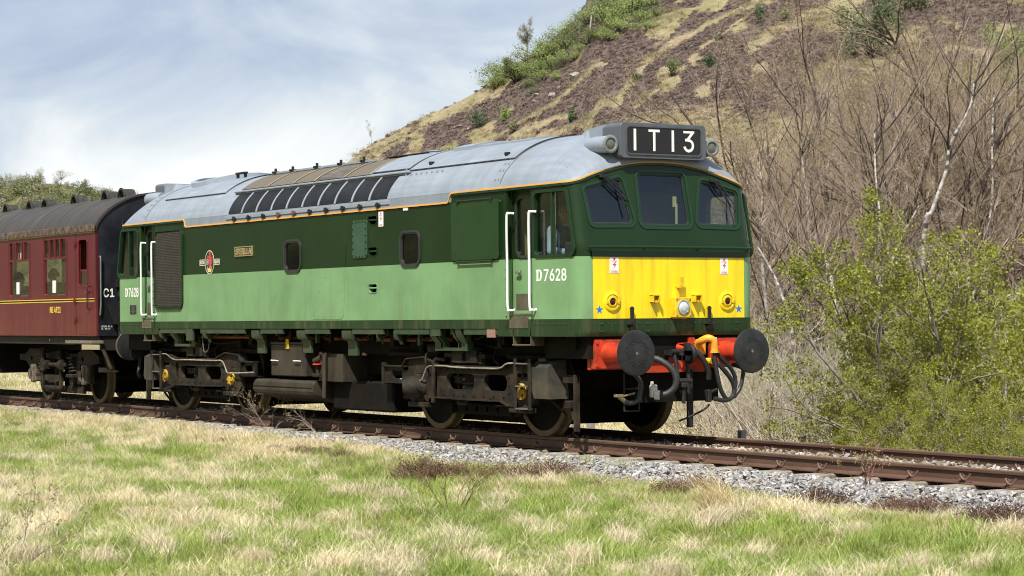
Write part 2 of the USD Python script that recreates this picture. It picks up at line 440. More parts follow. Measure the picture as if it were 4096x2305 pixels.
def attr_mesh(path, m, material, values, smooth=True):
    usd = usdkit.mesh(stage, path, m, material, smooth=smooth)
    for k, v in values.items():
        UsdGeom.PrimvarsAPI(usd).CreatePrimvar(k, Sdf.ValueTypeNames.FloatArray, 'vertex').Set(Vt.FloatArray.FromNumpy(np.asarray(v, np.float32)))
    return usd
def ground_mat(name, grass, dark, green, scale=1.0, bump=.5):
    return usdkit.material(stage, '/World/Looks/' + name, {
        'g': ('geometry', {}), 'a': ('attribute', {'attribute': 'heather'}),
        'n': ('noise_texture', {'scale': 1.6 * scale, 'detail': 8.0, 'roughness': 0.68}), 'r': ('rgb_ramp', {'ramp': [(0.32, tuple(V(grass) * .55)), (0.5, grass), (0.68, tuple(V(grass) * 1.25))]}),
        'n2': ('noise_texture', {'scale': 1.2 * scale, 'detail': 7.0, 'roughness': 0.7}), 'r2': ('rgb_ramp', {'ramp': [(0.35, tuple(V(dark) * .6)), (0.65, tuple(V(dark) * 1.35))]}),
        'n3': ('noise_texture', {'scale': 0.11 * scale, 'detail': 5.0, 'roughness': 0.6}), 'r3': ('rgb_ramp', {'ramp': [(0.47, (0, 0, 0)), (0.66, (.75, .75, .75))]}),
        'm0': ('mix_color', {'b': green}), 'm': ('mix_color', {}),
        'nb': ('noise_texture', {'scale': 3.2 * scale, 'detail': 7.0, 'roughness': 0.7}), 'b': ('bump', {'strength': bump, 'distance': 0.3 / scale}),
        'p': ('principled_bsdf', {'roughness': 0.9, 'specular_ior_level': 0.15})},
        [('g.position', x + '.vector') for x in ('n', 'n2', 'n3', 'nb')] + [('n.fac', 'r.fac'), ('n2.fac', 'r2.fac'), ('n3.fac', 'r3.fac'), ('r.color', 'm0.a'), ('r3.color', 'm0.fac'),
         ('m0.result', 'm.a'), ('r2.color', 'm.b'), ('a.fac', 'm.fac'), ('m.result', 'p.base_color'), ('nb.fac', 'b.height'), ('b.normal', 'p.normal')], surface='p.BSDF')
HILLM = ground_mat('moor_hillside', (.27, .22, .135), (.115, .086, .072), (.16, .17, .065))
# near ground: one sheet from behind the camera to the foot of the valley side
gx, gy = np.meshgrid(np.concatenate([np.linspace(-70, -24, 60)[:-1], np.linspace(-24, 26, 330), np.linspace(26, 60, 30)[1:]]), np.concatenate([np.linspace(-45, -14, 40)[:-1], np.linspace(-14, 6, 200), np.linspace(6, 46, 70)[1:]]), indexing='ij')
Pn = np.dstack([gx, gy, ground_z(gx, gy)])
FIELDM = ground_mat('field_soil', (.26, .20, .10), (.10, .085, .07), (.10, .14, .035), scale=4.0, bump=.6)
mf = sheet(Pn)
if mf.face_normals[:, 2].mean() < 0: mf.invert()
ball = np.interp(np.abs(Pn[..., 1].ravel()), [1.9, 2.4], [1, 0])
attr_mesh('/World/field', mf, FIELDM, {'heather': ball})
tag(stage.GetPrimAtPath('/World/field'), kind='structure')
# hillside
hX, hD = np.meshgrid(np.concatenate([np.linspace(-1, -.32, 40)[:-1], np.linspace(-.32, .82, 460), np.linspace(.82, 1, 20)[1:]]), np.concatenate([np.linspace(44, 215, 130)[:-1], np.linspace(215, 312, 210), np.linspace(312, 430, 30)[1:]]), indexing='ij')
hX = hX * (.34 * hD + 12)
hZ = hill_z(hX, hD) - np.where(hD < 50, .25, .0)
hx_, hy_ = to_xy(hX, hD)
mh = sheet(np.dstack([hx_, hy_, hZ]))
if mh.face_normals[:, 2].mean() < 0: mh.invert()
attr_mesh('/World/hillside', mh, HILLM, {'heather': heather(hX, hD).ravel()})
tag(stage.GetPrimAtPath('/World/hillside'), kind='structure')
# far hill on the left
def far_z(X, D):
    r_ = X / D
    top = np.interp(r_, [-.6, -.30, -.226, -.20, -.178, -.160, -.13, -.08, 0, .3], [.08, .066, .0625, .0615, .0560, .0525, .044, .030, .012, -.02]) * 520 + 1.5
    return np.where(D < 520, np.maximum(top - .36 * (520 - D), -1.5), top - .15 * (D - 520)) + (fb(X, D, .04, 4, 31) - .5) * 3.0 * (D > 424) - 1.0
fX, fD = np.meshgrid(np.linspace(-.55, .12, 160), np.linspace(415, 640, 90), indexing='ij')
fX = fX * fD
fx_, fy_ = to_xy(fX, fD)
mfz = sheet(np.dstack([fx_, fy_, far_z(fX, fD)]))
if mfz.face_normals[:, 2].mean() < 0: mfz.invert()
FARM = ground_mat('far_hill_ground', (.15, .145, .07), (.085, .062, .055), (.10, .125, .045), scale=.6)
attr_mesh('/World/far_hill', mfz, FARM, {'heather': np.clip((fb(fX * .3, fD, .05, 4, 33) - .46) / .06, 0, 1).ravel() * np.clip((fX / fD + .20) / .03, 0, 1).ravel()})
tag(stage.GetPrimAtPath('/World/far_hill'), kind='structure')
disc = trimesh.creation.cylinder(radius=3500, height=.2, sections=64); disc.apply_translation((0, 0, -4.0))
single('valley_floor', disc, mat('valley_floor_grass', (.13, .12, .055), rough=.9, scale=.05), kind='structure', smooth=False)

# the other side of the valley, behind the photographer
oX, oD = np.meshgrid(np.linspace(-900, 600, 200), np.linspace(-45, -420, 80), indexing='ij')
oZ = -1.0 + np.maximum(-oD - 50, 0) * .42 * np.interp(-oD, [60, 330, 420], [1, 1, .8]) + (fb(oX, oD, .03, 4, 35) - .5) * 16 * np.clip((-oD - 45) / 50, 0, 1)
ox_, oy_ = oX, oD
mo = sheet(np.dstack([ox_, oy_, oZ]))
if mo.face_normals[:, 2].mean() < 0: mo.invert()
attr_mesh('/World/opposite_hillside', mo, ground_mat('opposite_ground', (.15, .135, .06), (.045, .05, .022), (.06, .085, .025), scale=.5), {'heather': np.clip((fb(oX, oD, .035, 4, 36) - .42) / .08, 0, 1).ravel()})
tag(stage.GetPrimAtPath('/World/opposite_hillside'), kind='structure')

# ================================================================== track
RAILM = mat('rail_rust', (.085, .045, .030), rough=.6, var=.2, scale=9, dirt=(.16, .09, .06), dirt_amt=.6, dirt_scale=5, stretch=(.25, 1, 1), bump=.1)
CONC = mat('sleeper_concrete', (.27, .235, .175), rough=.85, var=.22, scale=16, dirt=(.12, .10, .075), dirt_amt=.8, dirt_scale=6, bump=.3)
TIMB = mat('old_timber', (.36, .33, .28), rough=.9, var=.3, scale=10, dirt=(.14, .12, .10), dirt_amt=.8, dirt_scale=5, stretch=(.2, 1, 1))
CLIPM = mat('clip_rust', (.115, .066, .044), rough=.6, var=.25, scale=30)
rp = Polygon([(-.07, -.159), (.07, -.159), (.07, -.150), (.018, -.134), (.009, -.125), (.009, -.045), (.034, -.034), (.035, -.010), (.028, -.001), (-.028, -.001), (-.035, -.010), (-.034, -.034), (-.009, -.045), (-.009, -.125), (-.018, -.134), (-.07, -.150)])
for y, d in ((-.7525, 'rusty running rail on the side nearer the grass field'), (.7525, 'rusty running rail on the far side next to the bushes')):
    t = Thing('rail', d, 'rail', (0, y, 0))
    t.part('rail_bar', ext(affinity.translate(rp, y, 0), 'yz', -75, 40), RAILM, smooth=25)
    t.part('running_surface', bx(-75, 40, y - .024, y + .024, -.002, .0012), mat('rail_top', (.42, .30, .22), rough=.32, metal=.7, var=.2, scale=5, stretch=(.3, 1, 1)), smooth=False)
# sleeper with its four spring clips: one built, the others copies
def clip_mesh(x, y, s):
    """A bent spring clip standing on the sleeper beside the rail foot; s points away from the rail."""
    b = [(-.055, .0, -.115), (-.075, .05 * s, -.135), (-.06, .085 * s, -.13), (-.035, .06 * s, -.10), (-.045, .02 * s, -.085), (-.065, .035 * s, -.07), (-.05, .07 * s, -.065), (-.01, .075 * s, -.105), (.03, .06 * s, -.11), (.055, .05 * s, -.075), (.065, .045 * s, -.055)]
    return tube([(x + a, y + b_, c) for a, b_, c in curve(b, 4)], .011, 6)
SLABELS = 'timber and concrete track sleeper half buried in ballast under the rails'
def sleeper_block():
    q = Polygon([(-.128, -.30), (-.125, -.178), (-.110, -.163), (.110, -.163), (.125, -.178), (.128, -.30)])
    m = ext(q, 'xz', -1.26, 1.26)
    return m
t0 = None
rng = np.random.default_rng(5)
xs0 = 6.16
n_s = 0
for k in range(-14, 75):
    x = xs0 - k * .692 + rng.normal(0, .012)
    if x < -45: break
    if t0 is None:
        t0 = Thing('track_sleeper', SLABELS, 'sleeper', (x, 0, 0), 'sleepers under the railway track')
        blk = sleeper_block(); blk = trimesh.Trimesh(np.asarray(blk.vertices) + [x, 0, 0], blk.faces)
        t0.part('concrete_block', blk, CONC, smooth=False)
        for y in (-.7525, .7525):
            for s in (-1, 1):
                t0.part('rail_clip', cat(clip_mesh(x, y + s * .075, s), bx(x - .07, x + .06, y + s * .075, y + s * .14, -.163, -.145, .004)), CLIPM)
    else:
        copy_of(t0.path, 'track_sleeper', (x, rng.normal(0, .02), rng.normal(0, .004)), rz=rng.normal(0, .012), label=SLABELS, cat_='sleeper', group='sleepers under the railway track')

# ballast stones
rng = np.random.default_rng(8)
def stone(seed):
    r = np.random.default_rng(seed)
    p = r.normal(size=(11, 3)); p /= np.linalg.norm(p, axis=1, keepdims=True); p *= r.uniform(.75, 1.15, (11, 1)) * [1, .8, .6]
    return trimesh.convex.convex_hull(p)
STONES = [mat(f'ballast_stone_{k}', c, rough=.85, var=.2, scale=25, obj_var=.22) for k, c in enumerate([(.28, .275, .275), (.385, .375, .37), (.17, .165, .165), (.28, .245, .195)])]
protos = [(stone(100 + k), STONES[k % 4]) for k in range(8)] + [(stone(120 + k), mat(f'sandy_stone_{k}', c, rough=.9, var=.25, scale=25, obj_var=.25)) for k, c in enumerate([(.27, .22, .15), (.20, .165, .12), (.34, .29, .21)])]
def ballast(n, x0, x1, y0, y1, keep):
    x = rng.uniform(x0, x1, n); y = rng.uniform(y0, y1, n)
    k = keep(x, y); x, y = x[k], y[k]
    return x, y
sh_edge = lambda x: np.interp(x, [-45, -16, -9, -5, -1, 4, 10], [-1.62, -1.62, -1.68, -1.95, -2.35, -2.55, -2.5]) + (fb(x, x * 0, .5, 3, 61) - .5) * .7
bx1, by1 = ballast(30000, -16, 10.5, -2.9, -1.15, lambda x, y: y > sh_edge(x) + rng.normal(0, .07, len(x)))
bx2, by2 = ballast(6000, -45, -16, -1.9, -1.15, lambda x, y: (y > sh_edge(x) + rng.normal(0, .05, len(x))))
bx3, by3 = ballast(26000, -25, 11, -.70, 1.75, lambda x, y: np.ones(len(x), bool))
bxs, bys = np.concatenate([bx1, bx2, bx3]), np.concatenate([by1, by2, by3])
# nothing lies on the sleepers
ph = ((xs0 - bxs) / .692 + .5) % 1 - .5
onsl = (np.abs(ph) * .692 < .15) & (np.abs(bys) < 1.27) & (np.abs(bys) > .60)
sel = ~onsl | (rng.random(len(bxs)) < .02)
bxs, bys = bxs[sel], bys[sel]
bz = near_z(bxs, bys) + rng.uniform(-.012, .028, len(bxs)) + np.where(bys < -1.15, .012, .0)
bz = np.where(onsl[sel], -.158, bz)
sz = rng.lognormal(math.log(.029), .28, len(bxs))
scatter('ballast', protos, np.stack([bxs, bys, bz], 1), rng.uniform(0, 6.28, len(bxs)), sz, np.where((np.abs(bys) < .72) & (rng.random(len(bxs)) < .8), rng.integers(8, 11, len(bxs)), rng.integers(0, 8, len(bxs))), label='grey broken stone ballast beside and between the rails', cat_='ballast', tilt=(rng.uniform(0, 6.28, len(bxs)), rng.uniform(0, .7, len(bxs))))
# ================================================================== plants
rng = np.random.default_rng(17)
def blades(n, L, w, lean, spread, seed, droop=.5, dirs=None, segs=3):
    """A tuft of grass: tapered blades that bend over. Returns a mesh in local space."""
    r = np.random.default_rng(seed)
    a = r.uniform(0, 2 * np.pi, n) if dirs is None else r.normal(dirs[0], dirs[1], n)
    base = r.normal(0, spread, (n, 2))
    ln = L * r.uniform(.55, 1.15, n); le = lean * r.uniform(.4, 1.5, n); dr = droop * r.uniform(.4, 1.6, n)
    t = np.linspace(0, 1, segs + 1)
    out_v, out_f, off = [], [], 0
    d = np.stack([np.cos(a), np.sin(a)], 1)
    h = le[:, None] * t + dr[:, None] * t ** 2 * .9
    ang = np.minimum(h, 2.6)
    ds = ln / segs
    pos = np.zeros((n, segs + 1, 3)); pos[:, 0, :2] = base; pos[:, 0, 2] = -.01
    for k in range(1, segs + 1):
        pos[:, k, :2] = pos[:, k - 1, :2] + (np.sin(ang[:, k]) * ds)[:, None] * d
        pos[:, k, 2] = np.maximum(pos[:, k - 1, 2] + np.cos(ang[:, k]) * ds, .004)
    wd = (w * r.uniform(.7, 1.3, n))[:, None] * np.array([1.0, .9, .6, .12] if segs == 3 else np.linspace(1, .1, segs + 1))
    side_a = a + r.normal(0, .6, n)
    sd = np.stack([-np.sin(side_a), np.cos(side_a), np.zeros(n)], 1)
    Lp = pos - sd[:, None] * wd[..., None] / 2; Rp = pos + sd[:, None] * wd[..., None] / 2
    v = np.stack([Lp, Rp], 2).reshape(-1, 3)
    m = segs + 1
    i = np.arange(n)[:, None] * 2 * m + 2 * np.arange(segs)[None]
    q = np.stack([i, i + 1, i + 3, i + 2], -1).reshape(-1, 4)
    return tri((v, q))
def sticks(p0, p1, r0, r1, sides=3):
    """Many straight tapered sticks at once: arrays (n, 3)."""
    d = p1 - p0; ln = np.linalg.norm(d, axis=1, keepdims=True) + 1e-9; d = d / ln
    ref = np.where(np.abs(d[:, 2:]) < .9, [[0, 0, 1.0]], [[1.0, 0, 0]])
    a = np.cross(d, ref); a /= np.linalg.norm(a, axis=1, keepdims=True); b = np.cross(d, a)
    an = np.arange(sides) * 2 * np.pi / sides
    ring = np.cos(an)[None, :, None] * a[:, None] + np.sin(an)[None, :, None] * b[:, None]
    v = np.concatenate([p0[:, None] + ring * np.asarray(r0)[:, None, None], p1[:, None] + ring * np.asarray(r1)[:, None, None]], 1)
    n = len(p0); i = np.arange(n)[:, None] * 2 * sides; j = np.arange(sides)[None]
    q = np.stack([i + j, i + (j + 1) % sides, i + sides + (j + 1) % sides, i + sides + j], -1).reshape(-1, 4)
    return tri((v.reshape(-1, 3), q))
def leaf_cards(c, size, r, n_dir=None):
    """Small rhombic leaves (two triangles) at points c."""
    n = len(c)
    a = r.normal(size=(n, 3)); a /= np.linalg.norm(a, axis=1, keepdims=True)
    b = r.normal(size=(n, 3)); b -= a * (a * b).sum(1, keepdims=True); b /= np.linalg.norm(b, axis=1, keepdims=True)
    s = np.asarray(size).reshape(-1, 1) * r.uniform(.7, 1.3, (n, 1))
    v = np.stack([c - a * s * .5, c + b * s * .32, c + a * s * .5, c - b * s * .32], 1).reshape(-1, 3)
    i = np.arange(n)[:, None] * 4
    return tri((v, np.concatenate([i, i + 1, i + 2, i + 3], 1)))
def grow(seed, H, stems, levels, r0, up=.5, lean=.15, wig=.10, spread0=.15, bare=.25, ratio=.55, ang=(.45, .85)):
    """Branching skeleton. Returns lists of (p0, p1, r0, r1, level) and the twig tips."""
    r = np.random.default_rng(seed)
    segs, tips = [], []
    def branch(p, d, L, rad, lev):
        n = max(3, int([9, 6, 5, 4, 3][min(lev, 4)]))
        pts = [p]; dd = d.copy()
        for k in range(n):
            dd = dd + r.normal(0, wig, 3) + V([0, 0, up * .10])
            dd /= np.linalg.norm(dd)
            pts.append(pts[-1] + dd * L / n)
        pts = np.array(pts)
        rr_ = rad * (1 - np.linspace(0, 1, n + 1) * (.82 if lev == 0 else .75))
        for k in range(n):
            segs.append((pts[k], pts[k + 1], rr_[k], rr_[k + 1], lev))
        if lev + 1 < len(levels):
            m = levels[lev + 1]
            ts = np.sort(r.uniform(bare if lev == 0 else .15, 1.0, m))
            for t in ts:
                k = min(int(t * n), n - 1); f = t * n - k
                q = pts[k] * (1 - f) + pts[k + 1] * f
                ax = (pts[k + 1] - pts[k]); ax /= np.linalg.norm(ax)
                s = r.normal(size=3); s -= ax * (s @ ax); s /= np.linalg.norm(s)
                th = r.uniform(*ang)
                nd = ax * math.cos(th) + s * math.sin(th) + V([0, 0, up * .35])
                nd /= np.linalg.norm(nd)
                branch(q, nd, L * ratio * (1.05 - .55 * t) * r.uniform(.7, 1.25), max(rr_[k] * .55, .0017), lev + 1)
        else:
            for k in range(1, n + 1):
                tips.append(pts[k])
    for s in range(stems):
        a = r.uniform(0, 2 * np.pi)
        d = V([math.cos(a) * lean, math.sin(a) * lean, 1.0]) * 1.0
        d /= np.linalg.norm(d)
        branch(V([math.cos(a), math.sin(a), 0]) * (spread0 if stems > 1 else 0) * r.uniform(.3, 1), d, H * r.uniform(.8, 1.05), r0 * r.uniform(.7, 1.1), 0)
    return segs, np.array(tips)
def seg_mesh(segs, levs, sides=None):
    S = [s for s in segs if s[4] in levs]
    p0, p1 = np.array([s[0] for s in S]), np.array([s[1] for s in S])
    return sticks(p0, p1, np.array([s[2] for s in S]), np.array([s[3] for s in S]), sides or 3)
BIRCHBARK = usdkit.material(stage, '/World/Looks/birch_bark', {
    'g': ('geometry', {}), 'mp': ('mapping', {'scale': (3.0, 3.0, 9.0)}), 'n': ('noise_texture', {'scale': 1.0, 'detail': 6.0, 'roughness': 0.7}),
    'r': ('rgb_ramp', {'ramp': [(0.42, (.045, .035, .03)), (0.50, (.26, .235, .21)), (0.60, (.50, .475, .435))]}), 'p': ('principled_bsdf', {'roughness': 0.8})},
    [('g.position', 'mp.vector'), ('mp.vector', 'n.vector'), ('n.fac', 'r.fac'), ('r.color', 'p.base_color')], surface='p.BSDF')
DARKBARK = mat('dark_bark', (.048, .033, .027), rough=.85, var=.4, scale=8, dirt=(.20, .17, .145), dirt_amt=.4, dirt_scale=6)
TWIG = mat('twig_brown', (.30, .232, .19), rough=.8, var=.35, scale=5)
TWIGP = mat('twig_pale', (.40, .35, .28), rough=.85, var=.25, scale=5)
BUD = mat('bud_yellow_green', (.28, .22, .11), rough=.7, var=.3, scale=2, trans=.25)
LEAF = mat('hawthorn_leaf', (.225, .245, .02), rough=.5, var=.35, scale=2.5, trans=.25)
LEAF2 = mat('shrub_leaf', (.26, .33, .105), rough=.6, var=.3, scale=1.2, trans=.3)
LEAF3 = mat('pale_tree_leaf', (.26, .25, .13), rough=.6, var=.3, scale=.8, trans=.3)
PINE = mat('pine_needles', (.055, .105, .038), rough=.6, var=.35, scale=2)
HEATH = mat('heather_stems', (.155, .112, .095), rough=.95, var=.4, scale=1.4, obj_var=.3)
HEATHF = mat('heather_foreground', (.115, .064, .042), rough=.95, var=.35, scale=8, obj_var=.25)
STRAW = mat('straw_grass', (.70, .61, .40), rough=.7, var=.22, scale=4, trans=.3, obj_var=.2)
STRAWP = mat('bleached_grass', (.72, .63, .44), rough=.7, var=.15, scale=4, trans=.25, obj_var=.15)
GREEN = mat('spring_grass', (.28, .36, .075), rough=.6, var=.3, scale=2, trans=.35, obj_var=.22)
OLIVE = mat('olive_grass', (.43, .46, .16), rough=.65, var=.25, scale=2, trans=.35, obj_var=.2)
OCHRE = mat('ochre_grass', (.58, .465, .27), rough=.65, var=.2, scale=4, trans=.3, obj_var=.2)

# ------------------------------------------------------------------ field grass (uncountable)
def cover(n, x0, x1, y0, y1, extra=None):
    x = rng.uniform(x0, x1, n); y = rng.uniform(y0, y1, n)
    X, D = to_XD(x, y)
    k = (D > 11.5) & (np.abs(X) < D * .245 + .6)
    if extra is not None: k &= extra(x, y)
    return x[k], y[k]
lush = lambda x, y: fb(x, y, .36, 3, 71) * .42 + fb(x, y, 1.2, 3, 72) * .36 + fb(x, y, 3.5, 2, 73) * .22
edge = lambda x: sh_edge(x) - .05
protos, idx, pos, scl = [], [], [], []
def add_kind(meshes, material, x, y, s, zoff=0.0):
    b = len(protos)
    for m in meshes: protos.append((m, material))
    idx.append(b + rng.integers(0, len(meshes), len(x)))
    pos.append(np.stack([x, y, ground_z(x, y) + zoff], 1)); scl.append(s)
T = lambda n, L, w, le, sp, sd, dr, segs=3: [blades(n, L, w, le, sp, sd + k, dr, segs=segs) for k in range(3)]
# short mixed base everywhere
x, y = cover(44000, -26, 16, -14, -1.5, lambda x, y: y < edge(x))
g = lush(x, y) + rng.normal(0, .10, len(x)) + .10
nearness = np.interp(y, [-3.6, -2.2], [0, 1])
g = g - .20 * nearness
gs = g > .515
add_kind(T(36, .14, .0046, .55, .085, 10, .9), GREEN, x[gs], y[gs], rng.uniform(.7, 1.25, gs.sum()))
ms = (g > .455) & ~gs
add_kind(T(36, .15, .0046, .75, .09, 20, 1.1), OLIVE, x[ms], y[ms], rng.uniform(.7, 1.2, ms.sum()))
ss = ~gs & ~ms
add_kind(T(38, .20, .0046, 1.0, .095, 30, 1.5), STRAW, x[ss], y[ss], rng.uniform(.7, 1.25, ss.sum()))
# a thin straw layer through the green
x, y = cover(5000, -26, 16, -14, -1.5, lambda x, y: (y < edge(x)) & (fb(x, y, 2.6, 2, 74) > .47))
add_kind(T(22, .19, .0045, 1.2, .10, 40, 1.3), STRAWP, x, y, rng.uniform(.6, 1.2, len(x)))
# small drooping straw clumps give the field its lumps
x, y = cover(2100, -26, 16, -14, -1.5, lambda x, y: (y < edge(x) - .3) & (fb(x, y, 1.0, 2, 79) > .46))
add_kind([cat(blades(120, .26, .0048, .45, .05, 950 + k, 2.3, segs=4), blades(40, .30, .0045, .9, .05, 960 + k, 1.6, dirs=(1.2 * k, .7), segs=4)) for k in range(4)], STRAWP, x, y, rng.uniform(.6, 1.35, len(x)))
x, y = cover(1900, -26, 16, -14, -1.5, lambda x, y: (y < edge(x) - .4) & (lush(x, y) + rng.normal(0, .06, len(x)) > .48))
add_kind([blades(70, .24, .0048, .3, .05, 970 + k, .9, segs=3) for k in range(3)], GREEN, x, y, rng.uniform(.6, 1.2, len(x)))
# ochre fringe along the ballast
x, y = cover(9000, -40, 14, -4.2, -1.45, lambda x, y: (y < edge(x) + .10) & (y > edge(x) - .9 - .5 * fb(x, y, .6, 2, 77)))
add_kind(T(30, .145, .004, .5, .08, 50, .9), OCHRE, x, y, rng.uniform(.6, 1.15, len(x)))
x, y = cover(420, -8, 12, -2.6, -1.3, lambda x, y: (y > edge(x)) & (fb(x, y, 1.1, 2, 78) > .57))
add_kind(T(26, .12, .004, .35, .05, 55, .6), OLIVE, x, y, rng.uniform(.6, 1.15, len(x)))
pos, scl, idx = np.vstack(pos), np.concatenate(scl), np.concatenate(idx)
# far side of the line and the left distance: straw and olive
scatter('field_grass', protos, pos, rng.uniform(0, 6.28, len(pos)), scl, idx, label='mixed green and straw coloured rough grass covering the foreground field', cat_='grass')
protos, idx, pos, scl = [], [], [], []
n = 9000
D = rng.uniform(24, 75, n) ; X = rng.uniform(-.245, .245, n) * D
x, y = to_xy(X, D); k = y > 2.0
x, y, D = x[k], y[k], D[k]
sel = rng.random(len(x)) < .62
far_t = lambda sd: [blades(46, .26, .010, .8, .24, sd + k, 1.1) for k in range(3)]
add_kind(far_t(80), STRAW, x[sel], y[sel], rng.uniform(.7, 1.3, sel.sum()))
add_kind(far_t(90), OLIVE, x[~sel], y[~sel], rng.uniform(.6, 1.1, (~sel).sum()))
pos, scl, idx = np.vstack(pos), np.concatenate(scl), np.concatenate(idx)
scatter('moor_grass', protos, pos, rng.uniform(0, 6.28, len(pos)), scl, idx, label='straw coloured grass on the low ground behind the railway', cat_='grass')

# ------------------------------------------------------------------ tussocks one can count
TUS = []
def tussock_mesh(seed, R):
    r = np.random.default_rng(seed)
    a0 = r.uniform(0, 6.28)
    return cat(blades(230, R * 1.05, .006, .55, R * .30, seed, 2.4, segs=5), blades(110, R * .8, .0055, .3, R * .28, seed + 1, 2.2, segs=5), blades(90, R * 1.2, .0055, .8, R * .26, seed + 2, 2.2, dirs=(a0, .6), segs=5))
TPX = [(1395, 1330), (985, 1185), (1060, 1275), (2390, 1210, 1), (1640, 1290), (2070, 1330), (2560, 1345), (1210, 1420), (560, 1340, 0), (1560, 1265), (1010, 1030), (1560, 1305)]
def ground_at_pixel(u, v):
    """Point of the field seen at a position of the picture (in 2576 x 1450 units)."""
    d = FWD + RIGHT * (u * 1.59 - 2048) / FPX - UP * (v * 1.59 - 1152.5) / FPX
    t = np.arange(12.0, 45.0, .06); p = CAM + t[:, None] * d
    k = np.argmax(p[:, 2] < ground_z(p[:, 0], p[:, 1]))
    return p[k]
tus = [(1480, 790, .30), (2020, 1175, .34)]
tus = []
for u, v, s in [(490, 1285, .30), (880, 1252, .30), (990, 1265, .34), (1320, 1335, .36), (1250, 1265, .30), (1160, 1255, .28), (400, 1395, .36), (640, 1420, .30), (780, 1360, .28), (990, 1430, .40), (1210, 1430, .36), (1790, 1330, .40), (1850, 1310, .36), (2150, 1350, .30), (2410, 1320, .30), (2310, 1440, .34), (2480, 1440, .36), (1900, 1420, .36), (1560, 1265, .28), (1640, 1300, .30), (840, 1440, .36), (130, 1330, .40), (60, 1420, .44), (250, 1430, .36), (440, 1190, .34), (120, 1170, .36), (330, 1260, .30), (2060, 1330, .34), (1450, 1420, .34), (2550, 1350, .34)]:
    tus.append((ground_at_pixel(u, v), s * .9))
first = None
trk = ranks([((p - CAM) @ RIGHT) / ((p - CAM) @ FWD) for p, s in tus])
for k, (p, s) in enumerate(tus):
    gz = float(ground_z(p[0], p[1]))
    lab = f'bleached drooping grass tussock in the green field, {ordinal(trk[k])} counted from the left'
    if k < 3:
        th = Thing('grass_tussock', lab, 'grass tussock', (p[0], p[1], gz), 'bleached tussocks in the foreground field')
        m = tussock_mesh(300 + 7 * k, .34); m = trimesh.Trimesh(np.asarray(m.vertices) * (s / .34) + [p[0], p[1], gz], m.faces, process=False)
        th.part('blades', m, STRAWP, smooth=False)
        first = (first or []) + [th.path]
    else:
        copy_of(first[k % 3], 'grass_tussock', (p[0], p[1], gz), rng.uniform(0, 6.28), (s / .33,) * 3, label=lab, cat_='grass tussock', group='bleached tussocks in the foreground field')
p = ground_at_pixel(1810, 1300)
gz = float(ground_z(p[0], p[1]))
th = Thing('grass_tussock', 'large long straw tussock swept to the left beside the ballast', 'grass tussock', (p[0], p[1], gz))
lf_ = math.atan2(-CR[1], -CR[0])
m = cat(blades(220, .62, .007, .75, .09, 901, 1.3, dirs=(lf_, .45), segs=5), blades(120, .45, .007, .6, .10, 902, 1.2, segs=5), blades(90, .60, .006, .35, .08, 903, 1.2, dirs=(lf_, .8), segs=5))
th.part('blades', trimesh.Trimesh(np.asarray(m.vertices) + [p[0], p[1], gz], m.faces, process=False), mat('long_straw', (.72, .60, .36), rough=.65, var=.15, trans=.25), smooth=False)

# heather clumps at the ballast edge
def heather_clump(seed, n=240, R=.26, H=.20):
    r = np.random.default_rng(seed)
    a = r.uniform(0, 6.28, n); q = np.sqrt(r.uniform(0, 1, n)) * R
    p0 = np.stack([q * np.cos(a) * .6, q * np.sin(a) * .6, np.zeros(n)], 1)
    h = H * (1 - .5 * (q / R) ** 2) * r.uniform(.6, 1.15, n)
    p1 = p0 + np.stack([np.cos(a) * q * .6 + r.normal(0, .03, n), np.sin(a) * q * .6 + r.normal(0, .03, n), h], 1)
    m = p0 * .5 + p1 * .5
    return cat(sticks(p0, p1, np.full(n, .0022), np.full(n, .0028)), leaf_cards(np.repeat(p1, 3, 0) + r.normal(0, .022, (3 * n, 3)), np.full(3 * n, .020), r))
HPX = [(1010, 1215, .75), (1060, 1195, 1.1), (1110, 1205, 1.0), (1165, 1195, .8), (1260, 1200, .8), (1320, 1205, .85), (1385, 1195, .9), (1700, 1240, .8), (1760, 1235, .8), (2060, 1272, .9), (2250, 1284, .7), (2330, 1292, .8), (2480, 1312, .8), (2545, 1318, .9), (700, 1130, .5), (760, 1136, .55), (800, 1142, .65), (860, 1150, .6), (40, 1070, .5), (560, 1112, .45), (1500, 1225, .45)]
hc0 = []
hrk = ranks([h[0] for h in HPX])
for k, (u, v, s) in enumerate(HPX):
    p = ground_at_pixel(u, v + 8); gz = float(ground_z(p[0], p[1]))
    lab = f'low dark brown heather clump at the ballast edge, {ordinal(hrk[k])} counted from the left'
    if len(hc0) < 2:
        th = Thing('heather_clump', lab, 'heather', (p[0], p[1], gz), 'dark heather clumps along the ballast edge')
        m = heather_clump(500 + k)
        th.part('stems', trimesh.Trimesh(np.asarray(m.vertices) * s + [p[0], p[1], gz], m.faces, process=False), HEATHF, smooth=False)
        hc0.append((th.path, s))
    else:
        src, s0_ = hc0[k % 2]
        copy_of(src, 'heather_clump', (p[0], p[1], gz), rng.uniform(0, 6.28), (s / s0_ * 1.1, s / s0_ * 1.1, s / s0_), label=lab, cat_='heather', group='dark heather clumps along the ballast edge')
